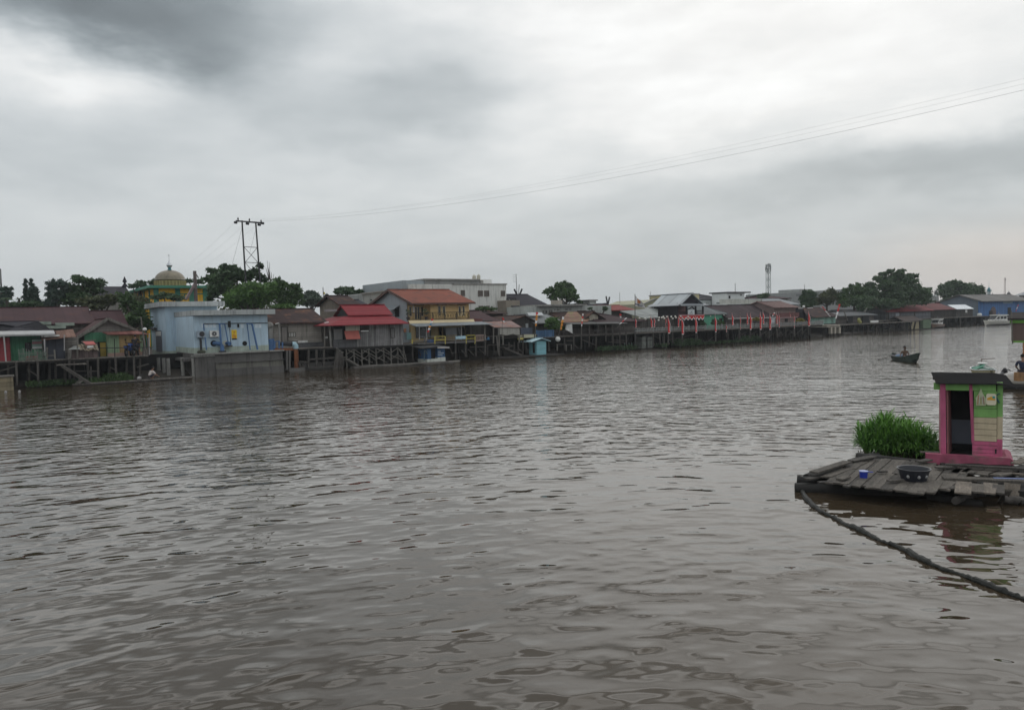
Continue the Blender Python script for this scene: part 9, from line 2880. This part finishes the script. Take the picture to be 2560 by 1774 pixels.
J2 = dict(pelvis=(0, .0, rz + .50), waist=(0, .05, rz + .68), chest=(0, .09, rz + .88), collar=(0, .11, rz + 1.01), neck=(0, .12, rz + 1.07), head=(0, .17, rz + 1.2), face=(0, .29, rz + 1.16),
          shL=(-.21, .09, rz + .98), elL=(-.29, .10, rz + .70), wrL=(-.20, .32, rz + .60), shR=(.21, .09, rz + .98), elR=(.29, .12, rz + .70), wrR=(.2, .34, rz + .60),
          hpL=(-.1, .04, rz + .47), knL=(-.15, .46, rz + .48), anL=(-.15, .50, rz + .07), toL=(-.15, .66, rz + .03), hpR=(.1, .04, rz + .47), knR=(.15, .46, rz + .48), anR=(.15, .50, rz + .07), toR=(.15, .66, rz + .03))
person('person in a dark navy shirt sitting with their back turned on the raft', fp_, J2, shirt=mat('navy_shirt', (.022, .028, .055), .85, .15, 4), pants=DENIM, sleeves=True, k=1.08)
t, z = fr3.S(11, 800, 1255, .0)
om = thing('outboard_motor', 'dark long tail boat motor tilted against the raft edge', 'outboard motor', (t, .0, 0), fr3)
a, b, c, d = [fr3.S(11, x, y, .0) for x, y in ((700, 1325), (790, 1230), (850, 1190), (918, 1200))]
MB().tube([(a[0], -.05, a[1]), (b[0], -.05, b[1])], [.05, .09], 8).build('shaft', STEEL, om)
MB().tube([(b[0] - .05, -.02, b[1] - .04), (b[0] + .1, -.02, b[1] + .1), (c[0], -.02, c[1])], [.09, .15, .11], 10).build('engine', STEEL_D, om, smooth=True)
MB().tube([(c[0], -.02, c[1]), (c[0] + .08, -.02, c[1] + .02), (d[0], -.02, d[1] - .02)], .025, 6).build('tiller', STEEL_D, om)
fc_ = Frame(*B.W(B.S(2, 205, 1550, -.6)[0], -.6, 0)[:2], R(35 - 75))
q = .14
J3 = dict(pelvis=(0, -.12, q + .22), waist=(0, -.02, q + .36), chest=(0, .06, q + .55), collar=(0, .12, q + .66), neck=(0, .145, q + .71), head=(0, .21, q + .84), face=(0, .32, q + .80),
          shL=(-.19, .10, q + .63), elL=(-.24, .34, q + .36), wrL=(-.12, .54, q + .24), shR=(.19, .10, q + .63), elR=(.24, .34, q + .36), wrR=(.12, .54, q + .24),
          hpL=(-.1, -.08, q + .22), knL=(-.18, .26, q + .42), anL=(-.14, .06, q + .07), toL=(-.15, .2, q + .03), hpR=(.1, -.08, q + .22), knR=(.18, .26, q + .42), anR=(.14, .06, q + .07), toR=(.15, .2, q + .03))
person('person in a white and red shirt crouching at the water on the floating walkway', fc_, J3, shirt=mat('white_red_shirt', (.62, .56, .53), .85, .3, 4, rust=((.45, .06, .05), .35)), pants=DENIM, k=1.12)
J4 = dict(pelvis=(-.25, 0, ZD + .88), waist=(-.22, 0, ZD + 1.05), chest=(-.16, 0, ZD + 1.24), collar=(-.13, 0, ZD + 1.36), neck=(-.12, 0, ZD + 1.41), head=(-.09, 0, ZD + 1.55), face=(.03, 0, ZD + 1.53),
          shL=(-.15, .2, ZD + 1.32), elL=(.02, .29, ZD + 1.12), wrL=(.28, .32, ZD + 1.06), shR=(-.15, -.2, ZD + 1.32), elR=(.02, -.29, ZD + 1.12), wrR=(.28, -.32, ZD + 1.06),
          hpL=(-.2, .1, ZD + .85), knL=(.2, .2, ZD + .72), anL=(.02, .2, ZD + .32), toL=(.18, .2, ZD + .27), hpR=(-.2, -.1, ZD + .85), knR=(.2, -.2, ZD + .72), anR=(.02, -.2, ZD + .32), toR=(.18, -.2, ZD + .27))
person('person in a black shirt sitting on the dark motorbike on the boardwalk', RIDER_F, J4, shirt=mat('black_shirt', (.015, .015, .018), .85), pants=DENIM, k=1.05)
m = MB()
r = random.Random(88)
for t0, t1, s_, h_, n_ in ((-75, 34, 58, 8.2, 90), (34, 110, 62, 3.4, 34), (95, 190, 48, 4.6, 40)):
    for i in range(n_):
        t = t0 + (t1 - t0) * (i + r.random()) / n_
        hh = h_ * r.uniform(.7, 1.12)
        leaf_quads(m, (t, s_ + r.uniform(-3, 3), 1.4 + hh * .5), (2.2, 1.5, hh * .5), 330, .34, r)
fo = m.build('far_trees', LEAF_OL, base=(0, 58, 1.6), fixn=False)
tag(fo, 'low far belt of trees filling the gaps behind the roofs', 'trees', kind='stuff')
hzm = bpy.data.materials.new('haze')
hzm.use_nodes = True
hzm.node_tree.nodes.clear()
w = NT(hzm.node_tree)
vo = w.n('ShaderNodeVolumePrincipled')
vo.inputs['Color'].default_value = (.90, .95, 1.0, 1)
vo.inputs['Density'].default_value = 0.00035
vo.inputs['Anisotropy'].default_value = 0.2
ho_ = w.n('ShaderNodeOutputMaterial')
w.link(vo.outputs[0], ho_.inputs['Volume'])
hz = MB().box(-420, 520, -40, 620, -1.9, 40).build('haze', hzm, frame=WORLD, base=(0, 0, 0))
hz['kind'] = 'stuff'
